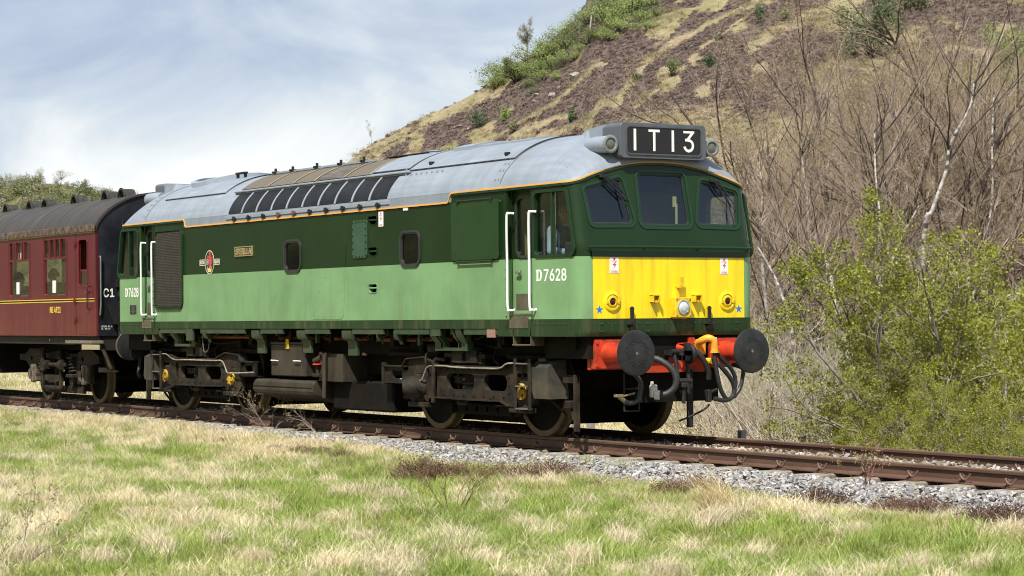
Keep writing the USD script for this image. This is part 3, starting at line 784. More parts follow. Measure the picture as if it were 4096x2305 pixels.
# thin bare bramble stems standing in the grass
def bramble(name, label, u, v, H, seed, n=7, lean=.55, m_=TWIG, r0=.006):
    p = ground_at_pixel(u, v); gz = float(ground_z(p[0], p[1]))
    sg, tp = grow(seed, H, n, [1, 5, 3], r0, up=.2, lean=lean, wig=.14, spread0=.08, bare=.2, ratio=.5)
    th = Thing(name, label, 'plant', (p[0], p[1], gz))
    mv = lambda m: trimesh.Trimesh(np.asarray(m.vertices) + [p[0], p[1], gz], m.faces, process=False)
    th.part('stem', mv(seg_mesh(sg, (0, 1, 2))), m_, smooth=False)
    r = np.random.default_rng(seed)
    th.part('bud', mv(leaf_cards(tp + r.normal(0, .01, tp.shape), np.full(len(tp), .018), r)), BUD, smooth=False, kind='stuff')
RTW = mat('red_twig', (.14, .055, .035), rough=.7, var=.3)
bramble('bare_sapling', 'small bare red twigged sapling standing on the ballast right of the locomotive', 2170, 1232, .55, 41, 6, .5, RTW)
bramble('bare_sapling', 'reddish bare briar in the grass below the middle heather clump', 1140, 1300, .60, 42, 6, .55, RTW)
bramble('bare_sapling', 'budding briar against the near rail below the fuel tank', 680, 1085, .75, 43, 7, .75, TWIG)
bramble('bare_sapling', 'thin bare briar in the bottom left corner of the field', 30, 1445, .75, 44, 7, .85, mat('briar_dark', (.17, .125, .105), rough=.8), .0038)
bramble('bare_sapling', 'thin budding briar beside the near rail left of the front bogie', 800, 1092, .55, 45, 5, .8, TWIG)

# ------------------------------------------------------------------ birches and bushes behind the line
def at_px(u, D, dz=0.0):
    """Ground point in the direction of picture column u (2576 units) at distance D."""
    X = (u * 1.59 - 2048) / FPX * D
    x, y = to_xy(X, D)
    return V([x, y, float(ground_z(V(x), V(y))) + dz])
def tree(name, label, cat_, p, seed, H, stems, levels, r0, trunk_m, twig_m, leaf_m=None, leaf=.03, leaf_n=2, group=None, jitter=.04, leaf_frac=1.0, **kw):
    sg, tips = grow(seed, H, stems, levels, r0, **kw)
    th = Thing(name, label, cat_, p, group)
    mv = lambda m: trimesh.Trimesh(np.asarray(m.vertices) + V(p), m.faces, process=False)
    lv = max(s[4] for s in sg)
    th.part('trunk', mv(seg_mesh(sg, (0,), 7)), trunk_m, smooth=True)
    if lv >= 1: th.part('branches', mv(seg_mesh(sg, (1,), 4)), trunk_m if trunk_m is not BIRCHBARK else DARKBARK, smooth=False, kind='stuff')
    cr = [seg_mesh(sg, tuple(range(2, lv + 1)), 3)]
    th.part('crown', mv(cat(*cr)), twig_m, smooth=False, kind='stuff')
    if leaf_m is not None:
        r = np.random.default_rng(seed + 5)
        tips = tips[r.random(len(tips)) < leaf_frac]
        c = np.repeat(tips, leaf_n, 0); c = c + r.normal(0, jitter, c.shape)
        th.part('leaves', mv(leaf_cards(c, np.full(len(c), leaf), r)), leaf_m, smooth=False, kind='stuff')
    return th
BL = dict(up=.38, wig=.105, bare=.20, ratio=.47, ang=(.5, 1.0))
GB = 'bare birches in the thicket behind the railway'
LB = 'slender bare birch with fine reddish twigs in the thicket right of the locomotive'
protoB = [
    tree('birch_tree', 'tall many stemmed birch with dark spreading limbs just right of the cab', 'tree', at_px(2110, 52), 1001, 8.8, 4, [1, 13, 9, 8], .095, DARKBARK, TWIG, BUD, .035, 1, lean=.42, spread0=.35, **BL),
    tree('birch_tree', 'tall birch with a straight dark trunk in the middle of the thicket', 'tree', at_px(2290, 50), 1002, 9.4, 2, [1, 17, 9, 7], .11, DARKBARK, TWIG, BUD, .035, 1, lean=.14, spread0=.3, **BL),
    tree('birch_tree', 'slim white trunked birch rising behind the green hawthorns', 'tree', at_px(2400, 46), 1003, 8.0, 2, [1, 14, 9, 8], .075, BIRCHBARK, TWIG, BUD, .035, 1, lean=.24, spread0=.3, **BL),
    tree('birch_tree', 'narrow birch with pale peeling trunk close behind the front of the locomotive', 'tree', at_px(2085, 41), 1004, 5.6, 2, [1, 12, 9, 7], .065, BIRCHBARK, TWIG, BUD, .03, 1, lean=.22, spread0=.25, **BL),
    tree('birch_tree', 'young slender birch with upright pale twigs at the right edge', 'tree', at_px(2530, 56), 1005, 8.6, 3, [1, 13, 9, 8], .065, DARKBARK, TWIG, BUD, .035, 1, lean=.22, spread0=.4, **BL)]
brs = np.random.default_rng(91)
for k in range(56):
    u = brs.uniform(1800, 2660); D = brs.uniform(46, 92) if k < 26 else brs.uniform(60, 130)
    if k >= 38: u, D = brs.uniform(2040, 2600), brs.uniform(50, 72)
    if u < 1960: D = max(D, 58)
    H = (brs.uniform(.55, 1.0) if k < 38 else brs.uniform(1.0, 1.2)) * float(np.interp(u, [1780, 1950, 2100], [.55, .72, 1.0]))
    copy_of(protoB[k % 5].path, 'birch_tree', at_px(u, D, -.15), brs.uniform(0, 6.28), (H, H, H * brs.uniform(.9, 1.12)), label=LB, cat_='tree', group=GB)
# the leaning white trunk
def bent_birch(label, pts, r0, seed, nb=9):
    pts = curve(pts, 4); n = len(pts)
    th = Thing('birch_tree', label, 'tree', pts[0])
    rad = r0 * np.linspace(1, .35, n)
    th.part('trunk', tube(pts, rad, 9), BIRCHBARK, smooth=True)
    r = np.random.default_rng(seed)
    cr, br, tp = [], [], []
    for k in range(nb):
        i = int(n * r.uniform(.45, .98))
        sg, tips = grow(seed + k, r.uniform(1.2, 2.6), 1, [1, 7, 5], .02, up=.7, lean=.8, wig=.09, bare=.15, ratio=.5)
        rot = trimesh.transformations.rotation_matrix(r.uniform(0, 6.28), [0, 0, 1])[:3, :3]
        a = seg_mesh(sg, (0,), 4); b = seg_mesh(sg, (1, 2), 3)
        br.append(trimesh.Trimesh(np.asarray(a.vertices) @ rot.T + pts[min(i, n - 1)], a.faces, process=False))
        cr.append(trimesh.Trimesh(np.asarray(b.vertices) @ rot.T + pts[min(i, n - 1)], b.faces, process=False))
    th.part('branches', cat(*br), DARKBARK, smooth=False); th.part('crown', cat(*cr), TWIG, smooth=False)
def px_at(u, v, D):
    d = FWD + RIGHT * (u * 1.59 - 2048) / FPX - UP * (v * 1.59 - 1152.5) / FPX
    return CAM + d * (D / math.hypot(d[0], d[1]))
b0 = at_px(2300, 40)
bent_birch('leaning birch with a bright white trunk above the green hawthorns', [b0, px_at(2325, 600, 40), px_at(2345, 530, 40), px_at(2380, 430, 40), px_at(2392, 360, 40), px_at(2440, 270, 40), px_at(2450, 210, 40)], .044, 77)
b0 = at_px(2155, 36)
bent_birch('white birch trunk with dark patches half hidden at the left edge of the hawthorns', [b0, px_at(2148, 960, 36), px_at(2128, 870, 36), px_at(2105, 780, 36), px_at(2090, 700, 36.5), px_at(2060, 610, 37)], .06, 79, 7)
b0 = at_px(2020, 37)
bent_birch('thin white birch stem just right of the locomotive buffers', [b0, px_at(2012, 1000, 37), px_at(2000, 900, 37), px_at(1985, 800, 37), px_at(1950, 700, 38), px_at(1905, 620, 38)], .05, 83, 6)
for k_, (ua, ub, vt, D, l) in enumerate([(2215, 2200, 330, 47, 'slim pale birch stem standing left of the straight dark trunked birch'), (2265, 2285, 250, 53, 'slim pale birch stem leaning a little right in mid thicket'), (2480, 2500, 230, 50, 'slim pale birch stem right of the leaning white birch'), (2040, 2015, 300, 52, 'slim pale birch stem just right of the cab roof')]):
    b0 = at_px(ua, D); vb = 900
    bent_birch(l, [b0, px_at(ua * .8 + ub * .2, vb * .62 + vt * .38, D), px_at(ua * .5 + ub * .5 + 6, vb * .4 + vt * .6, D), px_at(ua * .2 + ub * .8, vb * .2 + vt * .8, D + .3), px_at(ub, vt, D + .4)], .042, 140 + 11 * k_, 12)
# hawthorns with new leaves
HW = dict(up=.12, wig=.20, bare=.10, ratio=.52, ang=(.55, 1.2))
LH = 'hawthorn bush with fresh yellow green leaves beside the far rail'
protoH = [tree('hawthorn_bush', l, 'bush', at_px(u, D), sd, H, 6, [1, 7, 7, 6], .04, mat('hawthorn_bark', (.17, .15, .125), rough=.9, var=.35, scale=9), TWIGP, LEAF, .044, 9, jitter=.050, leaf_frac=.32, lean=.75, spread0=.35, **HW)
          for l, u, D, sd, H in (('broad hawthorn with fresh leaves behind the far rail, in the middle of the row', 2330, 31.5, 2001, 3.3), ('hawthorn bush with fresh leaves at the right edge of the picture', 2545, 31, 2002, 3.2), ('smaller hawthorn bush with sparse new leaves at the left end of the row', 2190, 36, 2003, 2.8))]
HROW = [(2240, 34.5, .74), (2430, 33, .84), (2480, 38, 1.0), (2390, 39, .95), (2280, 39, .85), (2570, 39, 1.05), (2640, 35, .95), (2300, 31, .5), (2260, 30.5, .42), (2390, 29.5, .42), (2480, 28.8, .42), (2570, 28.2, .42)]
wrk = ranks([c[0] for c in HROW])
for k, (u, D, s) in enumerate(HROW):
    copy_of(protoH[k % 3].path, 'hawthorn_bush', at_px(u, D, -.1), brs.uniform(0, 6.28), (s * 1.1, s * 1.1, s), label=f'leafy yellow green hawthorn behind the far rail, {ordinal(wrk[k])} from the left', cat_='bush', group='leafy hawthorns behind the far rail')
# leafless pale scrub
LS = 'leafless pale grey scrub with tangled stems behind the locomotive'
protoS = [tree('bare_scrub', l, 'bush', at_px(u, D), sd, H, 8, [1, 6, 6, 4], .018, TWIGP, TWIGP, None, up=.15, wig=.16, bare=.12, ratio=.55, ang=(.4, 1.0), lean=.8, spread0=.5)
          for l, u, D, sd, H in (('tangle of pale bare stems just right of the far buffer', 1975, 35, 2101, 2.6), ('bare pale scrub between the buffers and the hawthorns', 2070, 34.5, 2102, 2.3))]
for k in range(26):
    u = brs.uniform(1840, 2180) if k < 14 else brs.uniform(1900, 2620)
    D = brs.uniform(35, 44) if k < 14 else brs.uniform(36, 58)
    s = brs.uniform(.6, 1.15)
    copy_of(protoS[k % 2].path, 'bare_scrub', at_px(u, D, -.1), brs.uniform(0, 6.28), (s, s, s), label=LS, cat_='bush', group='leafless scrub behind the railway')
# brown undergrowth on the slope between the birches
ug = []
for k in range(3):
    sg, tp = grow(2200 + k, .9, 9, [1, 5, 4], .008, up=.1, lean=1.0, wig=.2, spread0=.4, bare=.1, ratio=.6)
    ug.append(seg_mesh(sg, (0, 1, 2)))
n = 650
D = brs.uniform(38, 150, n); X = (brs.uniform(1780, 2640, n) * 1.59 - 2048) / FPX * D
x, y = to_xy(X, D); keep = fb(X, D, .12, 3, 95) > .45
x, y = x[keep], y[keep]
scatter('undergrowth', [(ug[0], TWIG), (ug[1], DARKBARK), (ug[2], TWIGP)], np.stack([x, y, ground_z(x, y)], 1), brs.uniform(0, 6.28, len(x)), brs.uniform(.6, 1.5, len(x)), brs.integers(0, 3, len(x)), label='brown tangled undergrowth of dead stems between the birches', cat_='undergrowth')

# ------------------------------------------------------------------ hillside
n = 30000
D = brs.uniform(60, 312, n); X = brs.uniform(-.085, .245, n) * D
h = heather(X, D); k = (brs.random(n) > h) & (fb(X, D, .25, 3, 98) > .44)
Xg, Dg = X[k], D[k]; xg, yg = to_xy(Xg, Dg)
big = np.interp(Dg, [60, 200], [.9, 2.0])
HG = [mat('hill_grass_pale', (.36, .30, .185), rough=.9, var=.25, scale=1.5, trans=.2, obj_var=.25), mat('hill_grass_olive', (.27, .245, .12), rough=.9, var=.25, scale=1.5, trans=.2, obj_var=.25)]
scatter('hill_grass', [(blades(44, .34, .020, 1.0, .22, 860 + i, 1.3), HG[int(i == 2)]) for i in range(3)], np.stack([xg, yg, hill_z(Xg, Dg) - .02], 1), brs.uniform(0, 6.28, len(xg)), big * brs.uniform(.6, 1.2, len(xg)), brs.integers(0, 3, len(xg)), label='pale tufted moor grass in bands across the hillside', cat_='grass')
def clump(seed, n=52):
    """Heather bush seen from afar: a low dome of small ragged faces."""
    r = np.random.default_rng(seed)
    p = r.normal(size=(n, 3)); p /= np.linalg.norm(p, axis=1, keepdims=True); p[:, 2] = np.abs(p[:, 2]) * .62
    p *= r.uniform(.6, 1.0, (n, 1))
    return leaf_cards(p * .5, np.full(n, .22), r)
n = 105000
D = brs.uniform(170, 312, n); X = brs.uniform(-.085, .245, n) * D
h = heather(X, D); k = (brs.random(n) < h * .9) & (hill_z(X, D) > -1)
X, D = X[k], D[k]; x, y = to_xy(X, D)
s = brs.lognormal(math.log(.44), .38, len(x))
scatter('heather_moor', [(clump(600 + i), HEATH) for i in range(4)], np.stack([x, y, hill_z(X, D) - .05], 1), brs.uniform(0, 6.28, len(x)), s, brs.integers(0, 4, len(x)), label='purple brown heather covering the hillside', cat_='heather')
def bush_mesh(seed, n, R, Hh, leaf):
    """Crown made of leafy clumps on a short stem."""
    r = np.random.default_rng(seed)
    nb = 14
    c = r.normal(size=(nb, 3)) * [R * .42, R * .42, Hh * .20] + [0, 0, Hh * .58]
    q = c[r.integers(0, nb, n)] + r.normal(size=(n, 3)) * [R * .20, R * .20, Hh * .13]
    q[:, 2] = np.maximum(q[:, 2], .08)
    tr = sticks(np.tile([[0, 0, -.2]], (nb, 1)) + r.normal(0, .06, (nb, 3)), c, np.full(nb, R * .035), np.full(nb, R * .012), 4)
    return tr, leaf_cards(q, np.full(n, leaf), r)
def hill_thing(name, label, cat_, p, seed, n, R, Hh, leaf, leaf_m, bark=DARKBARK, group=None):
    tr, lf_ = bush_mesh(seed, n, R, Hh, leaf)
    th = Thing(name, label, cat_, p, group)
    mv = lambda m: trimesh.Trimesh(np.asarray(m.vertices) + V(p), m.faces, process=False)
    th.part('trunk', mv(tr), bark, smooth=False); th.part('crown', mv(lf_), leaf_m, smooth=False)
    return th
def hill_px(u, v, Dmin=150, Dmax=330):
    """First point of the hillside seen at picture position (2576 units)."""
    d = FWD + RIGHT * (u * 1.59 - 2048) / FPX - UP * (v * 1.59 - 1152.5) / FPX
    k = 1 / (d[0] * CH[0] + d[1] * CH[1])
    p = CAM + np.arange(Dmin, Dmax, .5)[:, None] * k * d
    X, D2 = to_XD(p[:, 0], p[:, 1]); z = hill_z(X, D2)
    hit = p[:, 2] <= z
    if hit.any():
        i = int(np.argmax(hit))
        return V([p[i, 0], p[i, 1], float(z[i])])
    X = (u * 1.59 - 2048) / FPX * 296
    x, y = to_xy(X, 296.)
    return V([x, y, float(hill_z(V(X), V(296.)))])
GS = 'fresh green shrubs along the crest of the hill'
SHR = [hill_thing('hill_shrub', l, 'shrub', hill_px(u, v), sd, 2300, 3.0, 2.9, .19, m_) for l, u, v, sd, m_ in (('bright green shrub high on the hill left of the bare grey tree', 1530, 70, 3001, LEAF2), ('wide olive green shrub at the lower end of the crest belt', 1255, 212, 3002, mat('olive_leaf', (.18, .21, .085), rough=.6, var=.3, scale=1.2, trans=.25)), ('bright green shrub near the top of the picture on the hill', 1590, 40, 3003, mat('bright_leaf', (.31, .38, .125), rough=.6, var=.3, scale=1.2, trans=.3)))]
CREST = [(1330, 190, 1.0), (1350, 165, 1.05), (1375, 150, 1.0), (1400, 140, 1.05), (1425, 120, 1.1), (1390, 170, .9), (1360, 205, .75), (1330, 222, .6), (1440, 100, .9), (1462, 80, .8), (1420, 165, .7), (1305, 205, .9), (1285, 195, .8), (1545, 45, 1.1), (1560, 80, 1.0), (1575, 20, 1.2), (1610, 15, 1.1), (1640, 10, .9), (1620, 55, .8), (1500, 95, .7), (1530, 105, .8), (1545, 20, 1.0), (1650, 40, .6), (1460, 130, .6), (1365, 185, .8), (1318, 175, .8), (1250, 222, .7), (1270, 215, .6), (1345, 235, .5), (1400, 200, .5), (1480, 60, .9), (1520, 60, .9), (1600, 30, 1.0), (1630, 75, .6), (1480, 110, .8), (1450, 150, .5)]
srk = ranks([c[0] + .01 * c[1] for c in CREST])
for k, (u, v, s) in enumerate(CREST):
    copy_of(SHR[k % 3].path, 'hill_shrub', hill_px(u, v) - [0, 0, .2], brs.uniform(0, 6.28), (s * .92, s * .92, s * .75), label=f'fresh green shrub on the crest of the hill, {ordinal(srk[k])} counted from the lower left', cat_='shrub', group=GS)
for l, u, v, R, Hh, m_ in (('dark green young pine on the heather slope above the roof fan', 1205, 322, 1.05, 2.3, PINE), ('small green bush on the slope right of the young pine', 1270, 305, .8, 1.6, LEAF2), ('small conifer on the heather below the pale grass stripe', 1435, 312, .6, 1.6, PINE), ('round green bush beside the pale grass stripe', 1690, 195, 1.0, 1.8, mat('olive_leaf', ())), ('narrow dark conifer high on the heather slope', 1910, 62, .6, 1.9, PINE), ('small conifer near the upper end of the stripe', 1785, 172, .6, 1.4, PINE), ('tiny holly on the slope below the pale stripe', 1805, 105, .5, .7, PINE), ('small dark bush on the middle of the heather', 1600, 118 + 90, .6, 1.0, mat('olive_leaf', ())), ('grey green thorn bush low on the slope', 1290, 335, .7, 1.3, LEAF3), ('pale olive bush on the grass above the cab roof', 1975, 55, .9, 1.4, mat('olive_leaf', ()))):
    hill_thing('hill_shrub', l, 'shrub', hill_px(u, v), 3100 + u, 900, R, Hh, .17, m_)
# dark evergreens and green trees higher on the right
hill_thing('evergreen_tree', 'dense dark green evergreen among the birches at upper right', 'tree', hill_px(2195, 148, 60), 3201, 4200, 3.0, 4.8, .30, mat('evergreen_leaf', (.06, .11, .028), rough=.6, var=.4, scale=.6))
hill_thing('thorn_tree', 'green flat topped thorn tree on the grass at the right edge', 'tree', hill_px(2540, 190, 60), 3202, 3200, 2.6, 4.2, .22, LEAF2)
hill_thing('thorn_tree', 'low green thorn bush at the right edge below the flat topped tree', 'tree', hill_px(2570, 235, 60), 3203, 1800, 2.0, 2.4, .22, LEAF2)
hill_thing('thorn_tree', 'soft green bush glowing through the birch twigs', 'tree', hill_px(2400, 250, 60), 3204, 2600, 3.6, 3.4, .25, mat('bright_leaf', ()))
hill_thing('thorn_tree', 'green bush at the top edge right of the hillside track', 'tree', hill_px(2290, 25, 60), 3205, 2200, 2.6, 3.2, .25, mat('olive_leaf', ()))
# bare or budding trees on the skyline
SKT = dict(up=.45, wig=.12, ratio=.5, ang=(.5, 1.0))
GT = mat('grey_bark', (.33, .30, .27), rough=.9, var=.3)
tree('skyline_tree', 'bare grey tree with white trunk at the top of the hill against the sky', 'tree', hill_px(1485, 75), 4001, 6.2, 1, [1, 12, 8, 6], .13, mat('white_bark', (.5, .48, .45), rough=.9), GT, LEAF3, .09, 1, bare=.35, jitter=.1, **SKT)
tree('skyline_tree', 'dark thorn tree leaning on the skyline at the lower end of the green belt', 'tree', hill_px(1298, 212), 4002, 3.4, 2, [1, 10, 8, 6], .14, DARKBARK, DARKBARK, mat('olive_leaf', ()), .13, 2, lean=.3, bare=.35, jitter=.15, **SKT)
tree('skyline_tree', 'pale leafy tree standing against the sky above the green belt', 'tree', hill_px(1325, 145), 4003, 4.2, 2, [1, 10, 8, 5], .08, GT, GT, LEAF3, .11, 1, lean=.2, bare=.3, jitter=.12, **SKT)
tree('skyline_tree', 'thin bare sapling alone on the skyline above the locomotive roof', 'tree', hill_px(935, 365), 4004, 3.4, 1, [1, 10, 6, 3], .05, GT, GT, LEAF3, .06, 1, bare=.2, jitter=.1, up=.6, wig=.08, ratio=.28, ang=(.6, 1.1))
tree('skyline_tree', 'bare twiggy tree among the shrubs below the hilltop', 'tree', hill_px(1455, 95), 4005, 3.6, 2, [1, 9, 7, 5], .07, GT, GT, None, lean=.3, bare=.2, **SKT)
# rocks on the slope
ROCK = mat('gritstone', (.30, .27, .235), rough=.9, var=.3, scale=3, dirt=(.12, .10, .09), dirt_amt=.7)
def rock(seed, s):
    m = stone(seed); m = m.subdivide(); v = np.asarray(m.vertices)
    return trimesh.Trimesh(v * s * [1.2, 1, .8] + (meshkit.noise(v * 3 + seed)[:, None] - .5) * .15 * s, m.faces, process=False)
for k, (u, v, s, l) in enumerate([(1450, 190, .6, 'grey boulder just below the bare skyline tree'), (1345, 245, .5, 'flat grey rock under the green belt'), (1390, 240, .55, 'dark edged rock in the heather below the shrubs'), (1345, 258, .4, 'small pale rock below the flat one'), (1155, 322, .45, 'pale rock left of the young pine'), (1180, 330, .4, 'low rock below the young pine'), (1410, 225, .4, 'small grey rock in the middle of the heather'), (1600, 180, .4, 'grey stone beside the pale grass stripe')]):
    p = hill_px(u, v)
    single('hillside_rock', trimesh.Trimesh(np.asarray(rock(700 + k, s * 1.5).vertices) + p, rock(700 + k, s * 1.5).faces, process=False), ROCK, label=l, cat_='rock', smooth=25)
# far hill: trees one can tell apart and a cover of shrubs
def far_px(u, D):
    X = (u * 1.59 - 2048) / FPX * D
    x, y = to_xy(X, D)
    return V([x, y, float(far_z(V(X), V(D)))])
FARLEAF = mat('far_tree_leaf', (.30, .30, .16), rough=.7, var=.25, scale=.5, trans=.3)
FT = []
for l, u, sd, R, Hh in (('round budding tree on the far ridge left of the lone sapling', 155, 5001, 2.0, 3.5), ('slender budding tree on the far ridge above the carriage', 103, 5002, 1.4, 3.7), ('lone pale sapling on the far ridge right of the round tree', 216, 5003, 1.0, 2.6)):
    r5 = np.random.default_rng(sd); p5 = far_px(u, 519)
    cc = r5.normal(size=(26, 3)) * [R * .42, R * .42, Hh * .17] + [0, 0, Hh * .68]
    q5 = cc[r5.integers(0, 26, 620)] + r5.normal(size=(620, 3)) * [R * .17, R * .17, Hh * .07]
    th = Thing('far_tree', l, 'tree', p5)
    fork = V([0, 0, Hh * .28])
    mv5 = lambda m: trimesh.Trimesh(np.asarray(m.vertices) + p5, m.faces, process=False)
    th.part('trunk', mv5(cat(tube([(0, 0, -.3), (.03, .02, Hh * .15), fork], [.13, .10, .08], 6))), GT, smooth=True)
    th.part('branches', mv5(sticks(np.tile(fork, (26, 1)), cc, np.full(26, .045), np.full(26, .018), 4)), GT, smooth=False, kind='stuff')
    th.part('crown', mv5(leaf_cards(q5, np.full(620, .15), r5)), FARLEAF, smooth=False)
    FT.append(th)
FARR = [(8, .9, 519), (25, 1.0, 518), (42, .95, 519), (60, .9, 519), (75, .8, 518), (88, .7, 519), (35, 1.1, 512), (170, .8, 517), (185, .6, 519), (0, 1.0, 515), (-20, 1.0, 519), (265, .5, 519), (240, .4, 519), (142, .7, 517), (328, .3, 519)]
frk = ranks([c[0] for c in FARR])
for k, (u, s, D) in enumerate(FARR):
    copy_of(FT[int(abs(u)) % 3].path, 'far_tree', far_px(u, D) - [0, 0, .3], brs.uniform(0, 6.28), (s * 1.05, s * 1.05, s * .95), label=f'small budding tree on the far ridge at upper left, {ordinal(frk[k])} counted from the left', cat_='tree', group='trees along the far ridge')
n = 2200
u = brs.uniform(-60, 420, n); D = brs.uniform(428, 519, n)
pp = np.array([far_px(a, b) for a, b in zip(u, D)])
cs = [bush_mesh(5100 + k, 420, 2.4, 2.8, .34)[1] for k in range(3)]
kk = (fb(u, D * 3, .02, 3, 97) > .36) & (brs.random(n) < np.interp(u, [150, 400], [1, .25]))
pp = pp[kk]
scatter('far_scrub', [(cs[0], LEAF3), (cs[1], mat('far_olive', (.17, .19, .075), rough=.7, var=.3, scale=.3, trans=.2)), (cs[2], mat('far_grey_scrub', (.30, .26, .20), rough=.8, var=.3, scale=.3))], pp - [0, 0, .2], brs.uniform(0, 6.28, len(pp)), brs.uniform(.4, 1.0, len(pp)), brs.choice(3, len(pp), p=(.35, .5, .15)), label='olive scrub and small trees covering the far hill', cat_='scrub')

# ------------------------------------------------------------------ old timbers and posts behind the track
def plank(label, p0, p1, w, t, name='old_plank'):
    p0, p1 = V(p0, float), V(p1, float); d = p1 - p0; L = np.linalg.norm(d); d /= L
    a = np.cross(d, [0, 0, 1.0]); a /= np.linalg.norm(a); b = np.cross(a, d)
    m = bx(0, L, -t / 2, t / 2, -w / 2, w / 2, .012)
    v = np.asarray(m.vertices); v = p0 + v[:, :1] * d + v[:, 1:2] * a + v[:, 2:] * b
    single(name, trimesh.Trimesh(v, m.faces, process=False), TIMB, label=label, cat_='plank' if name == 'old_plank' else 'post', smooth=False)
def gpt(x, y, h): return V([x, y, float(ground_z(V(float(x)), V(float(y)))) + h])
plank('long weathered plank lying behind the front wheels', gpt(-6.6, 4.8, .05), gpt(-3.6, 4.6, .05), .10, .05)
plank('grey plank propped against the stakes under the front bogie', gpt(-9.6, 4.6, .06), gpt(-7.2, 4.4, .10), .12, .05)
for k, (x, y, h, l) in enumerate([(-9.4, 4.0, .55, 'leftmost weathered stake under the front bogie'), (-8.9, 4.1, .50, 'second weathered stake under the front bogie'), (-8.2, 4.0, .5, 'third weathered stake under the front bogie')]):
    plank(l, gpt(x, y, -.1), gpt(x + .02, y, h), .11, .10, 'wooden_post')

pb = at_px(1862, 29.6); pt_ = px_at(1862, 1724 / 1.59, 29.6)
plank('short pale square post behind the far rail beyond the far buffer', pb - [0, 0, .1], V([pb[0] + .01, pb[1], pt_[2]]), .10, .09, 'wooden_post')
# ================================================================== locomotive
W = 1.345
XC = -7.695                                     # middle of the locomotive
ZS0, ZS1 = 1.483, 2.232                         # paint lines on the side
def xfront(z):
    return np.interp(z, [1.0, 1.27, 1.34, 2.30, 2.40, 3.15, 3.9], [-0.56, -0.545, -0.51, -0.51, -0.535, -0.68, -0.84])

def plan(z, inset=0.0, mir=True, x_rear=None):
    """Plan outline of the body at height z, counter-clockwise."""
    R = 0.21 if inset == 0 else 0.17
    w = W - inset; xf = xfront(z) - inset
    a = np.linspace(0, np.pi / 2, 9)
    q = np.stack([xf - R + R * np.sin(a), w - R + R * np.cos(a)], 1)         # from side (+y) to front
    q = q[::-1]                                                              # front -> side, +y
    mid = np.stack([np.full(5, 0.0), np.full(5, 0.0)], 1)[:0]
    pos = np.vstack([q])                                                     # front corner, +y half
    rear = np.stack([2 * XC - pos[::-1, 0], pos[::-1, 1]], 1)
    half = np.vstack([pos, rear])
    other = np.stack([half[::-1, 0], -half[::-1, 1]], 1)
    o = np.vstack([half, other])
    return np.column_stack([o, np.full(len(o), z)])

def stripe_z(y):
    """The cab eaves as seen from the end: nearly flat ends rising to the middle."""
    y = np.abs(y)
    return np.interp(y, [0, 0.2, 0.4, 0.65, 0.85, 1.05, 1.2, 1.30, 1.36], [3.405, 3.400, 3.383, 3.338, 3.285, 3.222, 3.165, 3.138, 3.132])

zz = [1.27, 1.34, 1.8, 2.30, 2.40, 2.8, 3.15, 3.48]
outer = mani(ring_loft([plan(z) for z in zz]))
inner = mani(ring_loft([plan(z, 0.06) for z in [1.42, 2.30, 2.40, 3.15, 3.6]]))
ys = np.linspace(-1.6, 1.6, 65)
above = Polygon([(y, float(stripe_z(y))) for y in ys] + [(1.6, 4), (-1.6, 4)])
M_cab_top = mani(ext(above, 'yz', -16.0, 0.2))
body = outer - inner - M_cab_top
# the side wall is lower between the cabs
body -= mani(bx(-11.99, -3.47, -1.5, 1.5, 3.015, 3.6))
body -= mani(bx(-13.05, -2.35, -1.6, 1.6, 1.0, 1.365))                      # shallower sill between the cabs
def mirx(x):
    return 2 * XC - x

holes = []
# doors (near side), recessed, both cabs
DOORS = [(-2.09, -1.555), (-13.76, -13.275)]
for a, b in DOORS:
    holes.append(bx(a, b, -1.5, -1.2, 1.515, 3.085))
# cab side windows
SIDEWIN = rpoly([(-1.474, 2.262), (-1.474, 3.03), (-0.775, 3.03), (-0.605, 2.262)], 0.07)
SIDEWIN_R = affinity.affine_transform(SIDEWIN, [-1, 0, 0, 1, 2 * XC, 0])
for p in (SIDEWIN, SIDEWIN_R):
    holes.append(ext(p, 'xz', -1.5, -1.2)); holes.append(ext(p, 'xz', 1.2, 1.5))
# windscreens
WS = [rpoly([(-1.155, 3.055), (-0.60, 3.20), (-0.475, 2.625), (-1.105, 2.615)], 0.06),
      rpoly([(-0.355, 3.262), (0.355, 3.262), (0.372, 2.61), (-0.372, 2.61)], 0.07),
      rpoly([(1.155, 3.055), (0.60, 3.20), (0.475, 2.625), (1.105, 2.615)], 0.06)]
for p in WS:
    holes.append(ext(p, 'yz', -1.0, -0.2)); holes.append(ext(p, 'yz', mirx(-0.2), mirx(-1.0)))
# engine room windows, filler holes
ENGWIN = [rr(-8.322, 2.222, -7.826, 2.644, 0.10), rr(-4.803, 2.226, -4.318, 2.652, 0.10)]
HOLES = [rpoly([(-5.735, z + .052), (-5.50, z + .052), (-5.495, z - .02), (-5.53, z - .062), (-5.70, z - .062), (-5.735, z - .02)], 0.02) for z in (2.868, 2.436, 1.928)]
for p in ENGWIN + HOLES:
    holes.append(ext(p, 'xz', -1.5, -1.2))
for h in holes:
    body -= mani(h)

